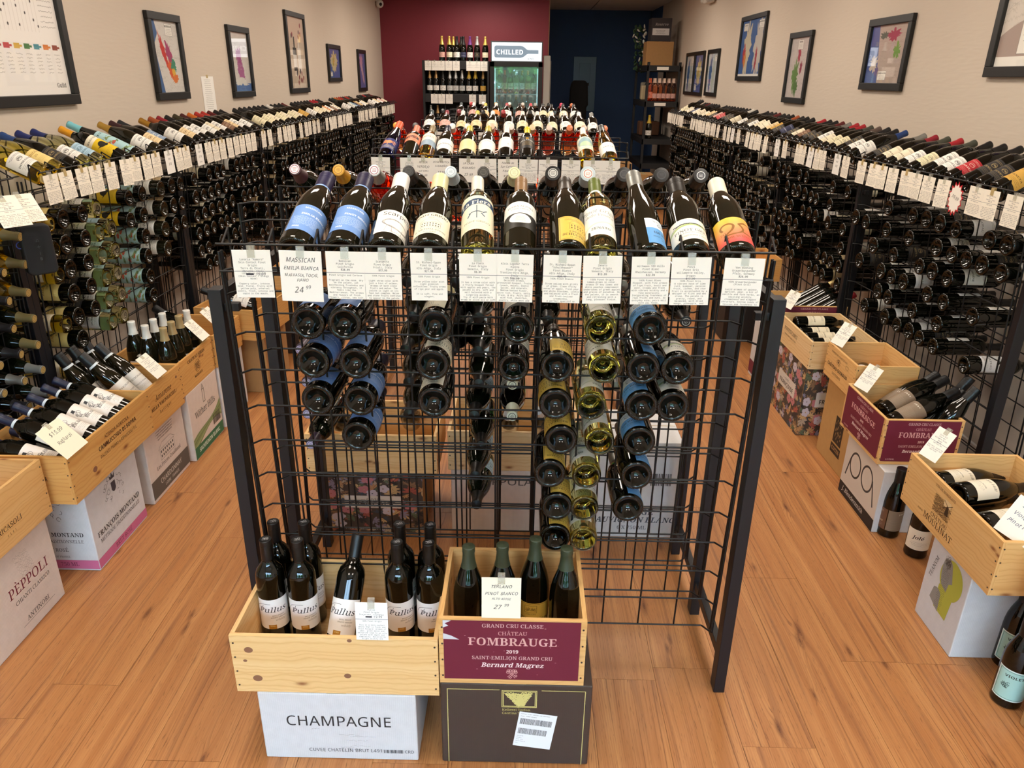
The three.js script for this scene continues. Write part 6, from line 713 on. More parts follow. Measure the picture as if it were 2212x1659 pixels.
const PR = {
  chart: sheet(420, 560, '#f1eeea', (g, w, h) => { for (let i = 0; i < 12; i++) { g.strokeStyle = '#cfcbc4'; g.lineWidth = 1; g.beginPath(); g.moveTo(150 + i * 16, 0); g.lineTo(150 + i * 16, 400); g.stroke(); } for (let i = 0; i < 90; i++) { g.fillStyle = '#3a3638'; g.beginPath(); g.ellipse(150 + Math.floor(rr(0, 12)) * 16, 10 + Math.floor(rr(0, 26)) * 15, 3, 3.6, 0, 0, 6.28); g.fill(); } [['#6f8f54', 0, 110], ['#4c7f8c', 125, 100], ['#d9813c', 235, 60], ['#5c659c', 302, 44]].forEach(([c, y, l]) => { g.fillStyle = c; g.fillRect(112, y, 13, l); }); for (let i = 0; i < 30; i++) greek(g, 372, 8 + i * 13, 70, 1, 8, '#8a8682'); ['#2c2430', '#3a2c3c', '#a82c38', '#c04a4c', '#d8b04a', '#4c7f48', '#4c8f9c', '#d9813c', '#8c3c2c'].forEach((c, i) => { g.fillStyle = c; g.fillRect(34 + i * 42, 430, 24, 13); g.fillRect(58 + i * 42, 434, 10, 5); greek(g, 50 + i * 42, 456, 26, 6, 9, '#9a9692'); }); for (const [x, y, c] of [[40, 120, '#c98a3c'], [56, 300, '#7c3a4c'], [44, 20, '#9c8a4c']]) { blob(g, x, y, 20, 26, c); greek(g, x, y + 40, 50, 3, 9, '#777'); } T(g, 'Guild', w - 40, h - 20, 'bold 16px serif', '#444'); g.fillStyle = '#b3323c'; g.beginPath(); g.arc(30, h - 30, 13, 0, 6.28); g.fill(); }),
  bord: mapPrint('#dad6d0', (g, w, h) => { g.fillStyle = '#3f6396'; g.beginPath(); g.moveTo(0, 0); g.lineTo(52, 0); g.lineTo(70, 70); g.lineTo(20, 130); g.lineTo(70, 380); g.lineTo(0, 380); g.fill(); g.save(); g.translate(150, 190); g.rotate(-0.35); blob(g, -26, -40, 20, 90, '#c8322c', 0.3, 2); blob(g, 24, -10, 26, 64, '#a83a6a', 0.3, 3); blob(g, -6, 70, 26, 50, '#d9602c', 0.3, 4); blob(g, 34, 60, 26, 34, '#3c8a6c', 0.4, 5); blob(g, 16, 92, 20, 22, '#e0b23c', 0.3, 6); blob(g, 14, 128, 30, 22, '#dd7a34', 0.3, 7); g.restore(); legend(g, 160, 16, 78, 62, 'BORDEAUX'); }),
  plum: mapPrint('#d4cfc9', (g, w, h) => { for (let i = 0; i < 9; i++) blob(g, 90 + noise(i, 1) * 70 + 50, 210 + noise(i, 5) * 90, 26, 34, '#a24a86', 0.5, i); g.fillStyle = '#4a6ea8'; g.fillRect(0, 320, w, 60); blob(g, 150, 316, 120, 22, '#d4cfc9', 0.5, 3); }),
  bottles: sheet(300, 400, '#cbb9a4', (g, w, h) => { for (const [x, c] of [[110, '#22201e'], [190, '#e4dcd2']]) { g.fillStyle = c; g.fillRect(x - 10, 110, 20, 60); g.fillRect(x - 30, 170, 60, 130); g.fillStyle = '#e9e4dc'; g.fillRect(x - 30, 210, 60, 70); } for (let i = 0; i < 16; i++) { g.fillStyle = pick(['#7c2430', '#3a2c34', '#8c3a40']); g.beginPath(); g.ellipse(rr(70, 240), i < 6 ? rr(40, 110) : rr(300, 370), 9, 14, 0.2, 0, 6.28); g.fill(); } }),
  iberia: mapPrint('#3c5a9c', (g, w) => { blob(g, 150, 170, 90, 120, '#c9bd94', 0.25, 2); for (let i = 0; i < 10; i++) blob(g, 150 + noise(i, 3) * 70, 160 + noise(i, 8) * 100, 16, 18, pick(['#a8a04c', '#8c5a7c', '#c8a24a']), 0.4, i); legend(g, 20, 300, 70, 60, 'ESPAÑA'); }),
  italy: mapPrint('#465e9c', (g) => { blob(g, 130, 90, 70, 60, '#b98aa8', 0.4, 4); g.save(); g.translate(170, 210); g.rotate(-0.5); blob(g, 0, 0, 36, 130, '#c2a0b4', 0.3, 6); g.restore(); }),
  chile: mapPrint('#3c62a0', (g, w, h) => { blob(g, 95, 190, 44, 175, '#cfc6ae', 0.35, 2); blob(g, 60, 230, 18, 60, '#b8333c', 0.4, 3); blob(g, 74, 270, 16, 44, '#d98a3c', 0.4, 4); blob(g, 235, 190, 46, 180, '#c9c2ba', 0.3, 5); blob(g, 222, 260, 12, 70, '#a83a48', 0.4, 6); legend(g, 20, 20, 60, 50, 'CHILE'); legend(g, 216, 14, 70, 52, 'ARGENTINA'); g.fillStyle = '#efece6'; g.fillRect(0, 362, w, 18); }),
  rhone: mapPrint('#cfc6c2', (g) => { blob(g, 120, 240, 44, 90, '#5c8c44', 0.4, 2); blob(g, 150, 310, 34, 50, '#4c7a3c', 0.4, 8); blob(g, 150, 90, 20, 60, '#a83048', 0.4, 3); blob(g, 200, 190, 18, 34, '#8c2c48', 0.4, 4); legend(g, 110, 16, 80, 60, 'RHONE'); }),
  cali: mapPrint('#b9a79c', (g, w, h) => { g.fillStyle = '#4c5f9a'; g.beginPath(); g.moveTo(0, 0); g.lineTo(60, 0); g.lineTo(110, 380); g.lineTo(0, 380); g.fill(); blob(g, 190, 70, 50, 34, '#a02c4c', 0.4, 2); blob(g, 230, 170, 22, 44, '#6f9a3c', 0.5, 3); blob(g, 110, 70, 30, 20, '#4c5a4c', 0.4, 4); blob(g, 90, 300, 16, 26, '#6a5a8c', 0.4, 5); blob(g, 60, 250, 30, 50, '#c9bcae', 0.4, 6); legend(g, 110, 300, 66, 58, 'OREGON'); }),
  austria: mapPrint('#d6cec4', (g, w, h) => { g.fillStyle = '#a8958c'; g.beginPath(); g.moveTo(0, 300); g.quadraticCurveTo(100, 230, 300, 240); g.lineTo(300, 370); g.lineTo(0, 370); g.fill(); blob(g, 200, 150, 110, 110, '#7c5a9a', 0.25, 3); legend(g, 84, 262, 150, 84, 'AUSTRIA'); g.fillStyle = '#f1eee6'; g.fillRect(0, 352, w, 28); }),
  alsace: mapPrint('#c4ccd2', (g) => { blob(g, 90, 190, 40, 170, '#3f6396', 0.3, 2); blob(g, 180, 200, 30, 140, '#b4bcb0', 0.4, 5); legend(g, 190, 20, 80, 60, 'CORSE'); }),
};
// side: 'L' or 'R'; corners from the photo: (far or near) edge pixels of the outer frame
function framed(label, side, p0, p1, rect) {           // p0, p1: opposite outer corners in the photo
  const X = side === 'L' ? XL : XR, a = on(0, X, ...p0), b = on(0, X, ...p1), w = Math.abs(a.z - b.z), h = Math.abs(a.y - b.y), s = side === 'L' ? 1 : -1;
  const t = thing('framed_map', label, 'picture', [X + s * 0.002, (a.y + b.y) / 2, (a.z + b.z) / 2], s * Math.PI / 2), fw = Math.min(0.042, w * 0.1), d = 0.024;
  for (const [gw, gh, x, y] of [[w, fw, 0, h / 2 - fw / 2], [w, fw, 0, -h / 2 + fw / 2]]) part('frame_rail', rbox(gw, gh, d, 0.003, x, y, d / 2), M.frame, t);
  for (const x of [-1, 1]) part('frame_stile', rbox(fw, h - 2 * fw, d, 0.003, x * (w / 2 - fw / 2), 0, d / 2), M.frame, t);
  part('print', toRect(new THREE.PlaneGeometry(w - 2 * fw + 0.004, h - 2 * fw + 0.004), rect), rect.mat, t, [0, 0, 0.008]);
  part('glass_pane', new THREE.PlaneGeometry(w - 2 * fw + 0.004, h - 2 * fw + 0.004), M.pane, t, [0, 0, 0.013]);
}
{ // the big chart runs out of the picture
  const X = XL, e = on(0, X, 165, 224), t0 = on(0, X, 121.8, 0); const P0 = [165, 224];
  const mk = (label, side, zNear, zFar, y0, y1, rect) => { const X2 = side === 'L' ? XL : XR, s = side === 'L' ? 1 : -1, w = zNear - zFar, h = y1 - y0, t = thing('framed_map', label, 'picture', [X2 + s * 0.002, (y0 + y1) / 2, (zNear + zFar) / 2], s * Math.PI / 2), fw = 0.045, d = 0.026; for (const y of [h / 2 - fw / 2, -h / 2 + fw / 2]) part('frame_rail', rbox(w, fw, d, 0.003, 0, y, d / 2), M.frame, t); for (const x of [-1, 1]) part('frame_stile', rbox(fw, h - 2 * fw, d, 0.003, x * (w / 2 - fw / 2), 0, d / 2), M.frame, t); part('print', toRect(new THREE.PlaneGeometry(w - 2 * fw + 0.004, h - 2 * fw + 0.004), rect), rect.mat, t, [0, 0, 0.008]); part('glass_pane', new THREE.PlaneGeometry(w - 2 * fw + 0.004, h - 2 * fw + 0.004), M.pane, t, [0, 0, 0.013]); };
  mk('large framed wine chart with rows of dots and coloured bars', 'L', e.z + 0.76, e.z, e.y, e.y + 0.98, PR.chart);
  const r = on(0, XR, 2133, 167); mk('large framed vineyard map with a purple region', 'R', r.z + 0.62, r.z, r.y, r.y + 0.68, PR.austria);
}
framed('framed vineyard map with red, purple and green strips', 'L', [306, 21], [405, 213], PR.bord);
framed('framed vineyard map with plum patches beside the paper list', 'L', [483, 52], [547, 208], PR.plum);
framed('tall framed print of two bottles and grapes', 'L', [609, 20], [666, 199], PR.bottles);
framed('small framed blue map with a yellow peninsula', 'L', [703, 94], [736, 176], PR.iberia);
framed('framed blue map with a pink boot beside the maroon wall', 'L', [769, 106], [791, 196], PR.italy);
framed('framed brown map with crimson and green patches', 'R', [1888, 43], [1950, 197], PR.cali);
framed('framed map with a long green region', 'R', [1714, 72], [1738, 225], PR.rhone);
framed('framed blue map of two long countries', 'R', [1608, 38], [1644, 175], PR.chile);
framed('framed pale blue map, first of three in a row', 'R', [1534, 108], [1547, 209], PR.alsace);
framed('framed deep blue map, middle of three in a row', 'R', [1506, 112], [1516, 208], PR.iberia);
framed('framed grey map, last of three in a row', 'R', [1487, 115], [1497, 206], PR.alsace);
{ const a = on(0, XL, 433, 165), b = on(0, XL, 469, 240), rect = sheet(200, 300, '#f3f1ec', (g, w) => { for (let i = 0; i < 16; i++) greek(g, 96, 30 + i * 16, 130, 1, 9, '#77736c', 1.5); });
  const t = thing('paper_list', 'white printed paper list taped to the wall between maps', 'paper', [XL + 0.0015, (a.y + b.y) / 2, (a.z + b.z) / 2], Math.PI / 2); part('sheet', toRect(new THREE.PlaneGeometry(Math.abs(a.z - b.z), Math.abs(a.y - b.y)), rect), rect.mat, t); part('tape', new THREE.PlaneGeometry(0.03, 0.02), M.tape, t, [0, Math.abs(a.y - b.y) / 2, 0.0008]); }

// ---------------------------------------------------------------- back of the shop
{
  // shelf of sparkling wine against the maroon wall
  const z = -11.3, xa = on(2, z, 912, 150).x, xb = on(2, z, 1057, 150).x, w = xb - xa, cx = (xa + xb) / 2, ys = [0.10, 0.62, on(2, z, 985, 275).y - 0.02, on(2, z, 985, 203).y, on(2, z, 985, 131).y];
  const t = thing('bottle_shelf', 'black open shelf of sparkling wine against the maroon wall', 'shelf', [cx, 0, z - 0.2], 0);
  for (const s of [-1, 1]) part('side_panel', rbox(0.03, ys[4], 0.4, 0.002, 0, ys[4] / 2, 0), M.blackShelf, t, [s * (w / 2 - 0.015), 0, 0]);
  part('back_panel', box(w - 0.06, ys[4], 0.01, 0, ys[4] / 2, -0.19), M.blackShelf, t);
  for (const y of ys) { part('shelf_board', rbox(w - 0.06, 0.03, 0.38, 0.002), M.blackShelf, t, [0, y - 0.015, 0]); if (y > 1) part('shelf_lip', rbox(w - 0.06, 0.11, 0.018, 0.002), M.blackShelf, t, [0, y - 0.056, 0.192]); }
  const champ = (foil, lab) => ({ shape: 'champagne', seg: 20, cap: ['foil', foil], labels: [[PLAIN[lab], 0.045, 0.11, 130, 0]] }), fw = { '#d3b25f': 'gold', '#131315': 'black', '#5a2a6a': 'purple', '#b7b9b8': 'silver', '#a8865a': 'copper', '#cfae3a': 'yellow' };
  const rowOf = (list, y, word) => list.forEach(([px, foil, lab, dz], i) => bottle(`ch${foil}${lab}`, champ(foil, lab), V(on(2, z, px, 150).x, y, z - 0.1 - (dz ?? 0)), V(0, 1, 0), V(0, 0, 1), `sparkling bottle, ${fw[foil]} foil, ${lab} label, ${['first', 'second', 'third', 'fourth', 'fifth', 'sixth', 'seventh', 'eighth', 'ninth', 'tenth', 'eleventh'][i]} on`, `the ${word} shelf`, 'sparkling_wine_bottle'));
  rowOf([[954, '#d3b25f', 'pinkish'], [970, '#d3b25f', 'cream'], [977, '#d3b25f', 'cream', 0.12], [986, '#131315', 'white'], [994, '#131315', 'white', 0.12], [1000.5, '#131315', 'navy'], [1014.6, '#5a2a6a', 'white'], [1030, '#b7b9b8', 'charcoal'], [1047.6, '#d3b25f', 'cream']], ys[4] + 0.0005, 'top');
  rowOf([[926, '#a8865a', 'white'], [940, '#a8865a', 'white'], [955, '#131315', 'white'], [970, '#b7b9b8', 'grey'], [983, '#b7b9b8', 'grey'], [997, '#b7b9b8', 'grey'], [1012, '#cfae3a', 'white'], [1026, '#cfae3a', 'white'], [1043, '#a8865a', 'gold']], ys[3] + 0.0005, 'middle');
  rowOf([[927, '#b7b9b8', 'pinkish'], [942, '#a8865a', 'orange'], [959, '#131315', 'white'], [985, '#131315', 'white'], [1010, '#b7b9b8', 'white'], [1030, '#131315', 'cream']], ys[2] + 0.0005, 'lower');
  const pc = cardFace('Prosecco\nBrut\nVeneto, Italy', 'Glera\n \nDry and bright with apple and pear notes.', { price: '$18.99', bg: '#ece9e2' });
  for (const [y, list, word] of [[ys[4], [925.5, 939, 953.5, 969.5, 985.5, 1015, 1030, 1045.5], 'top'], [ys[3], [937, 953, 969.5, 1020.5, 1042], 'middle']]) for (const px of list) card(pc, V(on(2, z, px, 150).x, y - 0.005, z + 0.004), 0, 0.098, 0.125, `typed price card, ${NTH[list.indexOf(px)]} on the ${word} sparkling shelf lip`, { tip: 0 });

  // glass-door wine fridge with a lit sign
  const zf = -10.95, fx0 = on(2, zf, 1059, 110).x, fx1 = on(2, zf, 1173, 110).x, fw2 = fx1 - fx0, fcx = (fx0 + fx1) / 2, yTop = on(2, zf, 1115, 88).y, ySign = on(2, zf, 1115, 134).y;
  const fr = thing('wine_fridge', 'glass-door wine fridge with a lit white sign on top', 'fridge', [fcx, 0, zf - 0.3], 0);
  part('cabinet', merge([box(0.04, ySign, 0.6, -fw2 / 2 + 0.02, ySign / 2, 0), box(0.04, ySign, 0.6, fw2 / 2 - 0.02, ySign / 2, 0), box(fw2, ySign, 0.03, 0, ySign / 2, -0.285), box(fw2, 0.16, 0.6, 0, 0.08, 0), box(fw2, 0.03, 0.6, 0, ySign - 0.015, 0)]), M.black, fr);
  part('liner', merge([box(0.006, ySign - 0.22, 0.5, -fw2 / 2 + 0.043, ySign / 2 + 0.07, -0.02), box(0.006, ySign - 0.22, 0.5, fw2 / 2 - 0.043, ySign / 2 + 0.07, -0.02), box(fw2 - 0.09, ySign - 0.22, 0.006, 0, ySign / 2 + 0.07, -0.265)]), std(0xe4ecee, 0.5), fr);
  const door = part('door_frame', merge([box(fw2, 0.06, 0.04, 0, ySign - 0.03, 0.32), box(fw2, 0.06, 0.04, 0, 0.2, 0.32), box(0.055, ySign - 0.2, 0.04, -fw2 / 2 + 0.0275, ySign / 2 + 0.1, 0.32), box(0.055, ySign - 0.2, 0.04, fw2 / 2 - 0.0275, ySign / 2 + 0.1, 0.32)]), M.black, fr);
  part('door_glass', box(fw2 - 0.11, ySign - 0.29, 0.008, 0, ySign / 2 + 0.085, 0.32), phys(0xd8eef0, 0.02, { transmission: 0.9, thickness: 0, ior: 1.9 }), door);
  const shelfYs = [0.42, 0.78, 1.14, 1.46]; for (const y of shelfYs) part('wire_shelf', merge([...Array(14)].map((_, i) => box(0.004, 0.004, 0.46, -fw2 / 2 + 0.07 + i * (fw2 - 0.14) / 13, y, -0.01)).concat([box(fw2 - 0.1, 0.012, 0.01, 0, y, 0.21)])), std(0xe8ecec, 0.4), fr);
  const led = std(0xffffff, 0.5, { emissive: new THREE.Color(0.75, 0.95, 1.0), emissiveIntensity: 1.3 }); for (const s of [-1, 1]) part('unseen_led_light', box(0.014, ySign - 0.32, 0.014, s * (fw2 / 2 - 0.065), ySign / 2 + 0.08, 0.25), led, fr);  // unseen strips, placed to light the fridge interior
  const fl = new THREE.RectAreaLight(new THREE.Color(0.7, 0.93, 1), 6, fw2 - 0.2, 0.05); fl.position.set(fcx, ySign - 0.06, zf - 0.12); fl.lookAt(fcx, 0, zf - 0.3); scene.add(fl);  // unseen light under the cabinet top, brightens the fridge interior
  part('sign_box', merge([box(fw2, yTop - ySign, 0.36, 0, (yTop + ySign) / 2, -0.04)]), std(0x3c4044, 0.5), fr);
  const signArt = (() => { const c = canvas(1024, 384), g = c.getContext('2d'); g.fillStyle = '#f4f8fa'; g.fillRect(0, 0, 1024, 384); g.fillStyle = '#6f7c86'; g.beginPath(); g.roundRect(52, 66, 560, 252, 40); g.fill(); g.beginPath(); g.moveTo(560, 66); g.bezierCurveTo(690, 66, 690, 150, 760, 152); g.lineTo(960, 152); g.lineTo(960, 232); g.lineTo(760, 232); g.bezierCurveTo(690, 234, 690, 318, 560, 318); g.fill(); g.textAlign = 'center'; T(g, 'CHILLED', 368, 248, 'bold 138px sans-serif', '#fbfdfe'); T(g, 'WINES', 810, 350, 'bold 46px monospace', '#3c4248'); return canvasTexture(c); })();
  part('lit_sign', new THREE.PlaneGeometry(fw2 - 0.03, yTop - ySign - 0.03), std(0x000000, 0.5, { emissive: 0xffffff, emissiveMap: signArt, emissiveIntensity: 1.9 }), fr, [0, (yTop + ySign) / 2, 0.1415]);
  const sl = new THREE.RectAreaLight(0xf4f8ff, 1.2, fw2 - 0.03, yTop - ySign - 0.03); sl.position.set(fcx, (yTop + ySign) / 2, zf - 0.15); sl.lookAt(fcx, (yTop + ySign) / 2, 0); scene.add(sl);
  const inside = [M.pale, M.darkGlass, M.rose, M.olive]; shelfYs.forEach((y, k) => { if (k < 1) return; for (let i = 0; i < 7; i++) { const gi = (i * 3 + k) % 4; bottle(`fr${gi}`, { shape: 'bordeaux', seg: 16, glass: inside[gi], cap: ['capsule', ['#d8d4cc', '#131315', '#c9744a', '#caa24e'][gi]], labels: [[PLAIN[['white', 'cream', 'peach', 'white'][gi]], 0.06, 0.14, 150, 0]] }, V(fcx - fw2 / 2 + 0.115 + i * (fw2 - 0.23) / 6, y + 0.0065, zf - 0.2), V(0, 1, 0), V(0, 0, 1), `chilled bottle with ${['white', 'black', 'copper', 'gold'][gi]} capsule, ${NTH[i]} on the ${['', 'lower', 'middle', 'upper'][k]} shelf`, 'inside the fridge', 'chilled_wine_bottle'); } });
  // white board leaning by the fridge
  const wb = thing('leaning_board', 'white rounded board leaning between fridge and doorway', 'board', [fx1 + 0.07, 0, zf - 0.5], 0); part('board', rbox(0.1, on(2, zf - 0.5, 1180, 120).y, 0.03, 0.014, 0, on(2, zf - 0.5, 1180, 120).y / 2, 0), std(0xd9d6cf, 0.5), wb); part('board_edge', rbox(0.012, 1.9, 0.034, 0.004, 0.054, 0.95, 0), std(0x9a948a, 0.5), wb);
  // electrical panel and black jacket over a chair
  const pz = ZB + 0.02, e0 = on(2, pz, 1240, 122), e1 = on(2, pz, 1289, 122), ep = thing('breaker_panel', 'grey-blue metal breaker panel on the blue wall', 'electrical panel', [(e0.x + e1.x) / 2, 0, pz], 0); const eh = on(2, pz, 1260, 240).y;
  part('cover', rbox(e1.x - e0.x, e0.y - eh, 0.03, 0.004, 0, (e0.y + eh) / 2, 0), std(0x5c7488, 0.45, { metalness: 0.3 }), ep); part('hatch', rbox((e1.x - e0.x) * 0.48, (e0.y - eh) * 0.6, 0.012, 0.003, 0, e0.y - (e0.y - eh) * 0.42, 0.02), std(0x566e82, 0.45, { metalness: 0.3 }), ep); part('latch', rbox(0.03, 0.05, 0.012, 0.003, (e1.x - e0.x) * 0.17, e0.y - (e0.y - eh) * 0.5, 0.028), M.black, ep);
  const jz = -12.6, j0 = on(2, jz, 1236, 178), j1 = on(2, jz, 1266, 178), jk = thing('chair_with_jacket', 'black jacket hung over a tall stool by the breaker panel', 'jacket', [(j0.x + j1.x) / 2, 0, jz], 0), jw = j1.x - j0.x; const s = new THREE.Shape(); s.moveTo(-jw * 0.62, 0.55); s.lineTo(-jw * 0.5, j0.y - 0.12); s.quadraticCurveTo(-jw * 0.46, j0.y, -jw * 0.3, j0.y); s.lineTo(jw * 0.3, j0.y); s.quadraticCurveTo(jw * 0.5, j0.y, jw * 0.5, j0.y - 0.1); s.lineTo(jw * 0.56, j0.y - 0.32); s.lineTo(jw * 0.45, j0.y - 0.36); s.lineTo(jw * 0.5, 0.55);
  part('jacket', new THREE.ExtrudeGeometry(s, { depth: 0.1, bevelEnabled: true, bevelSize: 0.03, bevelThickness: 0.03, bevelSegments: 2 }).translate(0, 0, -0.05), std(0x050506, 0.95), jk); for (const [x, z2] of [[-1, -1], [1, -1], [-1, 1], [1, 1]]) part('leg', box(0.03, 0.6, 0.03, x * jw * 0.4, 0.3, z2 * 0.15), M.black, jk);

  // boltless shelving at the back by the purple map wall
  const sx0 = on(2, -11.1, 1399, 140).x, sx1 = XR - 0.03, sz0 = -11.1, sz1 = -12.3, lv = [0.12, 0.56, on(2, sz0, 1400, 300).y, on(2, sz0, 1430, 219).y, on(2, sz0, 1430, 141).y], sh = thing('metal_shelving', 'black boltless metal shelving in the far corner', 'shelving', [(sx0 + sx1) / 2, 0, (sz0 + sz1) / 2], 0), sw = sx1 - sx0, sd = sz0 - sz1;
  for (const x of [-1, 1]) for (const zz of [-1, 1]) part('upright', rbox(0.035, lv[4] + 0.04, 0.035, 0.002, 0, (lv[4] + 0.04) / 2, 0), M.blackShelf, sh, [x * (sw / 2 - 0.018), 0, zz * (sd / 2 - 0.018)]);
  lv.forEach((y, i) => { part('shelf_deck', box(sw - 0.04, 0.012, sd - 0.04, 0, y - 0.008, 0), i === 4 ? M.kraft : M.blackShelf, sh); for (const zz of [-1, 1]) part('beam', rbox(sw, 0.075, 0.02, 0.002, 0, y - 0.04, zz * (sd / 2 - 0.01)), M.blackShelf, sh); for (const x of [-1, 1]) part('beam', rbox(0.02, 0.075, sd, 0.002, x * (sw / 2 - 0.01), y - 0.04, 0), M.blackShelf, sh); if (i > 2) part('shelf_tag', box(0.16, 0.04, 0.002, -0.02, y - 0.04, sd / 2 + 0.001), M.paper, sh); });
  const b1 = carton('brown cardboard carton on top of the far metal shelving', [sx0 + 0.20, lv[4] + 0.001, -11.55], 0, on(2, -11.4, 1444, 110).x - on(2, -11.4, 1386, 110).x, on(2, -11.4, 1410, 86).y - on(2, -11.4, 1410, 138).y, 0.32, M.kraft);
  const topY = lv[4] + 0.002 + on(2, -11.4, 1410, 86).y - on(2, -11.4, 1410, 138).y;
  carton('charcoal carton with white label, topmost on the far shelving', [sx0 + 0.20, topY, -11.55], 0, 0.28, on(2, -11.4, 1410, 34).y - on(2, -11.4, 1410, 85).y, 0.28, std(0x38343a, 0.7, { map: cardTex }), { print: [['front', ink(300, 340, (g, w) => { T(g, 'Reserve', w / 2, 110, 'italic 52px serif', '#b9b2b4'); g.fillStyle = '#d8d8dc'; g.fillRect(20, 150, 250, 100); greek(g, 140, 180, 150, 4, 16, '#777', 2); })]] });
  const rb = { shape: 'burgundy', seg: 18, glass: M.pink, cap: ['capsule', '#e4c8b4'], labels: [[PLAIN.pinkish, 0.04, 0.1, 120, 0]] }, n9 = ['first', 'second', 'third', 'fourth', 'fifth', 'sixth', 'seventh'];
  for (let i = 0; i < 6; i++) for (let k = 0; k < 2; k++) bottle(i ? 'rb' : 'rb0', i ? rb : { ...rb, glass: M.rose, cap: ['capsule', '#d8643c'], labels: [[PLAIN.coral, 0.04, 0.12, 150, 0]] }, V(sx0 + 0.075 + i * (sw - 0.14) / 5, lv[3] + 0.0005, sz0 - 0.09 - k * 0.1), V(0, 1, 0), V(-0.3, 0, 1), `rosé bottle, ${n9[i]} of the ${k ? 'rear' : 'front'} row`, 'standing on the far metal shelving', 'rose_wine_bottle');
  const misc = (name, label, cat, w, h, d, x, y, z2, mat) => { const t2 = thing(name, label, cat, [x, y, z2], 0); part('body', rbox(w, h, d, 0.02, 0, h / 2, 0), mat, t2); part('handle', new THREE.TorusGeometry(w * 0.22, 0.006, 6, 14, Math.PI).translate(0, h, 0), M.black, t2); };
  misc('tote_bag', 'cream printed tote bag on the far shelving', 'bag', 0.2, 0.2, 0.12, sx0 + 0.12, lv[3] + 0.001, -11.7, std(0xb9a988, 0.8)); misc('gift_bag', 'patterned grey gift bag on the far shelving', 'bag', 0.18, 0.24, 0.12, sx0 + 0.14, lv[3] + 0.001, -11.95, std(0x8a8478, 0.8));
  misc('wicker_basket', 'brown wicker basket on the lower far shelving', 'basket', 0.3, 0.2, 0.26, sx0 + 0.2, lv[2] + 0.001, -11.9, std(0x5c3c28, 0.9));
  bottle('chback', champ('#cfae3a', 'white'), V(sx0 + 0.1, lv[1] + 0.48, sz0 - 0.1), V(0, 1, 0), V(-0.3, 0, 1), 'large sparkling bottle with yellow foil', 'standing on the lower far shelving', 'sparkling_wine_bottle').position.y = lv[2] - 0.0 + 0.0005;
  const wr = thing('garland', 'green and white artificial garland hanging over the far shelving', 'garland', [sx0 + 0.07, lv[4] + 0.02, -11.85], 0); const leaves = [], petals = []; for (let i = 0; i < 90; i++) { const a = rr(-0.15, 0.02), y = rr(-0.1, 0.5), g = new THREE.SphereGeometry(0.035, 6, 4).scale(1, 0.35, 0.6).rotateZ(rr(0, 3)).rotateY(rr(0, 3)).translate(a - y * 0.1, y, rr(-0.12, 0.12)); (i % 5 === 0 ? petals : leaves).push(g); } part('leaves', merge(leaves), std(0x2c4a30, 0.8), wr).userData.kind = 'stuff'; part('petals', merge(petals), std(0xd8d6cc, 0.8), wr).userData.kind = 'stuff';
  for (const [x, z2, w, h, m, l] of [[1.62, -10.4, 0.24, 0.5, M.kraft, 'narrow kraft carton on the floor before the far shelving'], [1.30, -10.6, 0.34, 0.62, M.kraft, 'tall kraft carton on the floor before the far shelving'], [1.15, -9.9, 0.3, 0.36, M.tanCard, 'low tan carton on the floor before the far shelving']]) carton(l, [x, 0, z2], 0, w, h, 0.28, m);
}
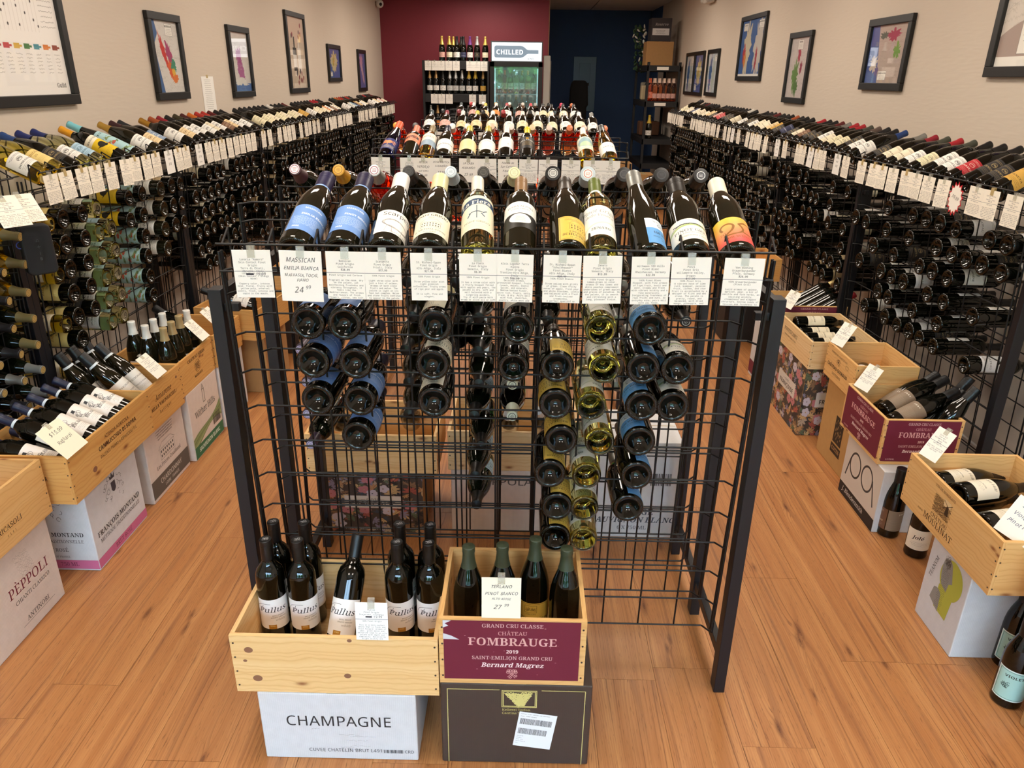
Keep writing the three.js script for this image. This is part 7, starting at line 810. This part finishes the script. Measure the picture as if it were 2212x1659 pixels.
// ---------------------------------------------------------------- small fittings
{
  const p = on(0, -1.735, 96, 537), t = thing('portable_speaker', 'dark portable speaker hung on the rack post', 'speaker', [p.x - 0.03, p.y, p.z], Math.PI / 2 - 0.75); const g = new THREE.Shape(), w = 0.042, h = 0.082, r = 0.014; g.moveTo(-w + r, -h); g.lineTo(w - r, -h); g.quadraticCurveTo(w, -h, w, -h + r); g.lineTo(w, h - r); g.quadraticCurveTo(w, h, w - r, h); g.lineTo(-w + r, h); g.quadraticCurveTo(-w, h, -w, h - r); g.lineTo(-w, -h + r); g.quadraticCurveTo(-w, -h, -w + r, -h);
  part('body', new THREE.ExtrudeGeometry(g, { depth: 0.03, bevelEnabled: true, bevelSize: 0.008, bevelThickness: 0.008, bevelSegments: 4, curveSegments: 10 }), std(0x16181d, 0.7), t);
  const ic = ink(80, 300, (c, W2) => { c.strokeStyle = '#4c5058'; c.lineWidth = 4; c.beginPath(); c.moveTo(40, 20); c.lineTo(56, 48); c.lineTo(24, 48); c.closePath(); c.stroke(); c.beginPath(); c.moveTo(40, 90); c.lineTo(40, 130); c.moveTo(20, 110); c.lineTo(60, 110); c.moveTo(40, 170); c.lineTo(40, 205); c.stroke(); T(c, 'B', 40, 270, 'bold 44px sans-serif', '#4c5058'); }); part('button_print', toRect(new THREE.PlaneGeometry(0.024, 0.09), ic), ic.mat, t, [0, 0, 0.0388]); part('hanging_loop', new THREE.TorusGeometry(0.012, 0.002, 6, 16), std(0x3c4a9a, 0.6), t, [-0.05, 0.02, 0.012]);
  const c = on(2, ZM + 0.3, 822, 8), cam = thing('security_camera', 'white dome security camera in the corner by the maroon wall', 'camera', [XL + 0.06, c.y, ZM + 0.3], 0); part('dome', new THREE.SphereGeometry(0.055, 18, 12), std(0xd8d6d2, 0.4), cam); part('mount', rbox(0.06, 0.05, 0.05, 0.01, -0.03, 0.05, 0), std(0xd8d6d2, 0.5), cam); part('lens', new THREE.SphereGeometry(0.022, 12, 8), M.black, cam, [0.02, -0.01, 0.042]);
  const e = on(0, XR, 1541, 2), em = thing('emergency_light', 'white emergency lamp fitting high on the wall', 'emergency light', [XR - 0.05, e.y + 0.02, e.z], 0); part('housing', rbox(0.09, 0.09, 0.26, 0.02), std(0xd6d0c6, 0.5), em); for (const s of [-1, 1]) part('lamp_head', new THREE.SphereGeometry(0.045, 16, 10), std(0xbdb8b0, 0.3), em, [-0.03, 0.0, s * 0.13]);
}

finishLabels();
PAPER.finish(); INK.finish();
scene.traverse((o) => { if (o.isMesh) { o.castShadow = true; o.receiveShadow = true; } });
let nTri = 0, nObj = 0; scene.traverse((o) => { if (o.isMesh) { nObj++; nTri += (o.geometry.index ? o.geometry.index.count : o.geometry.attributes.position.count) / 3; } });
console.log('meshes', nObj, 'triangles', Math.round(nTri), 'pages', PAPER.pages.length, INK.pages.length);
renderer.render(scene, camera);
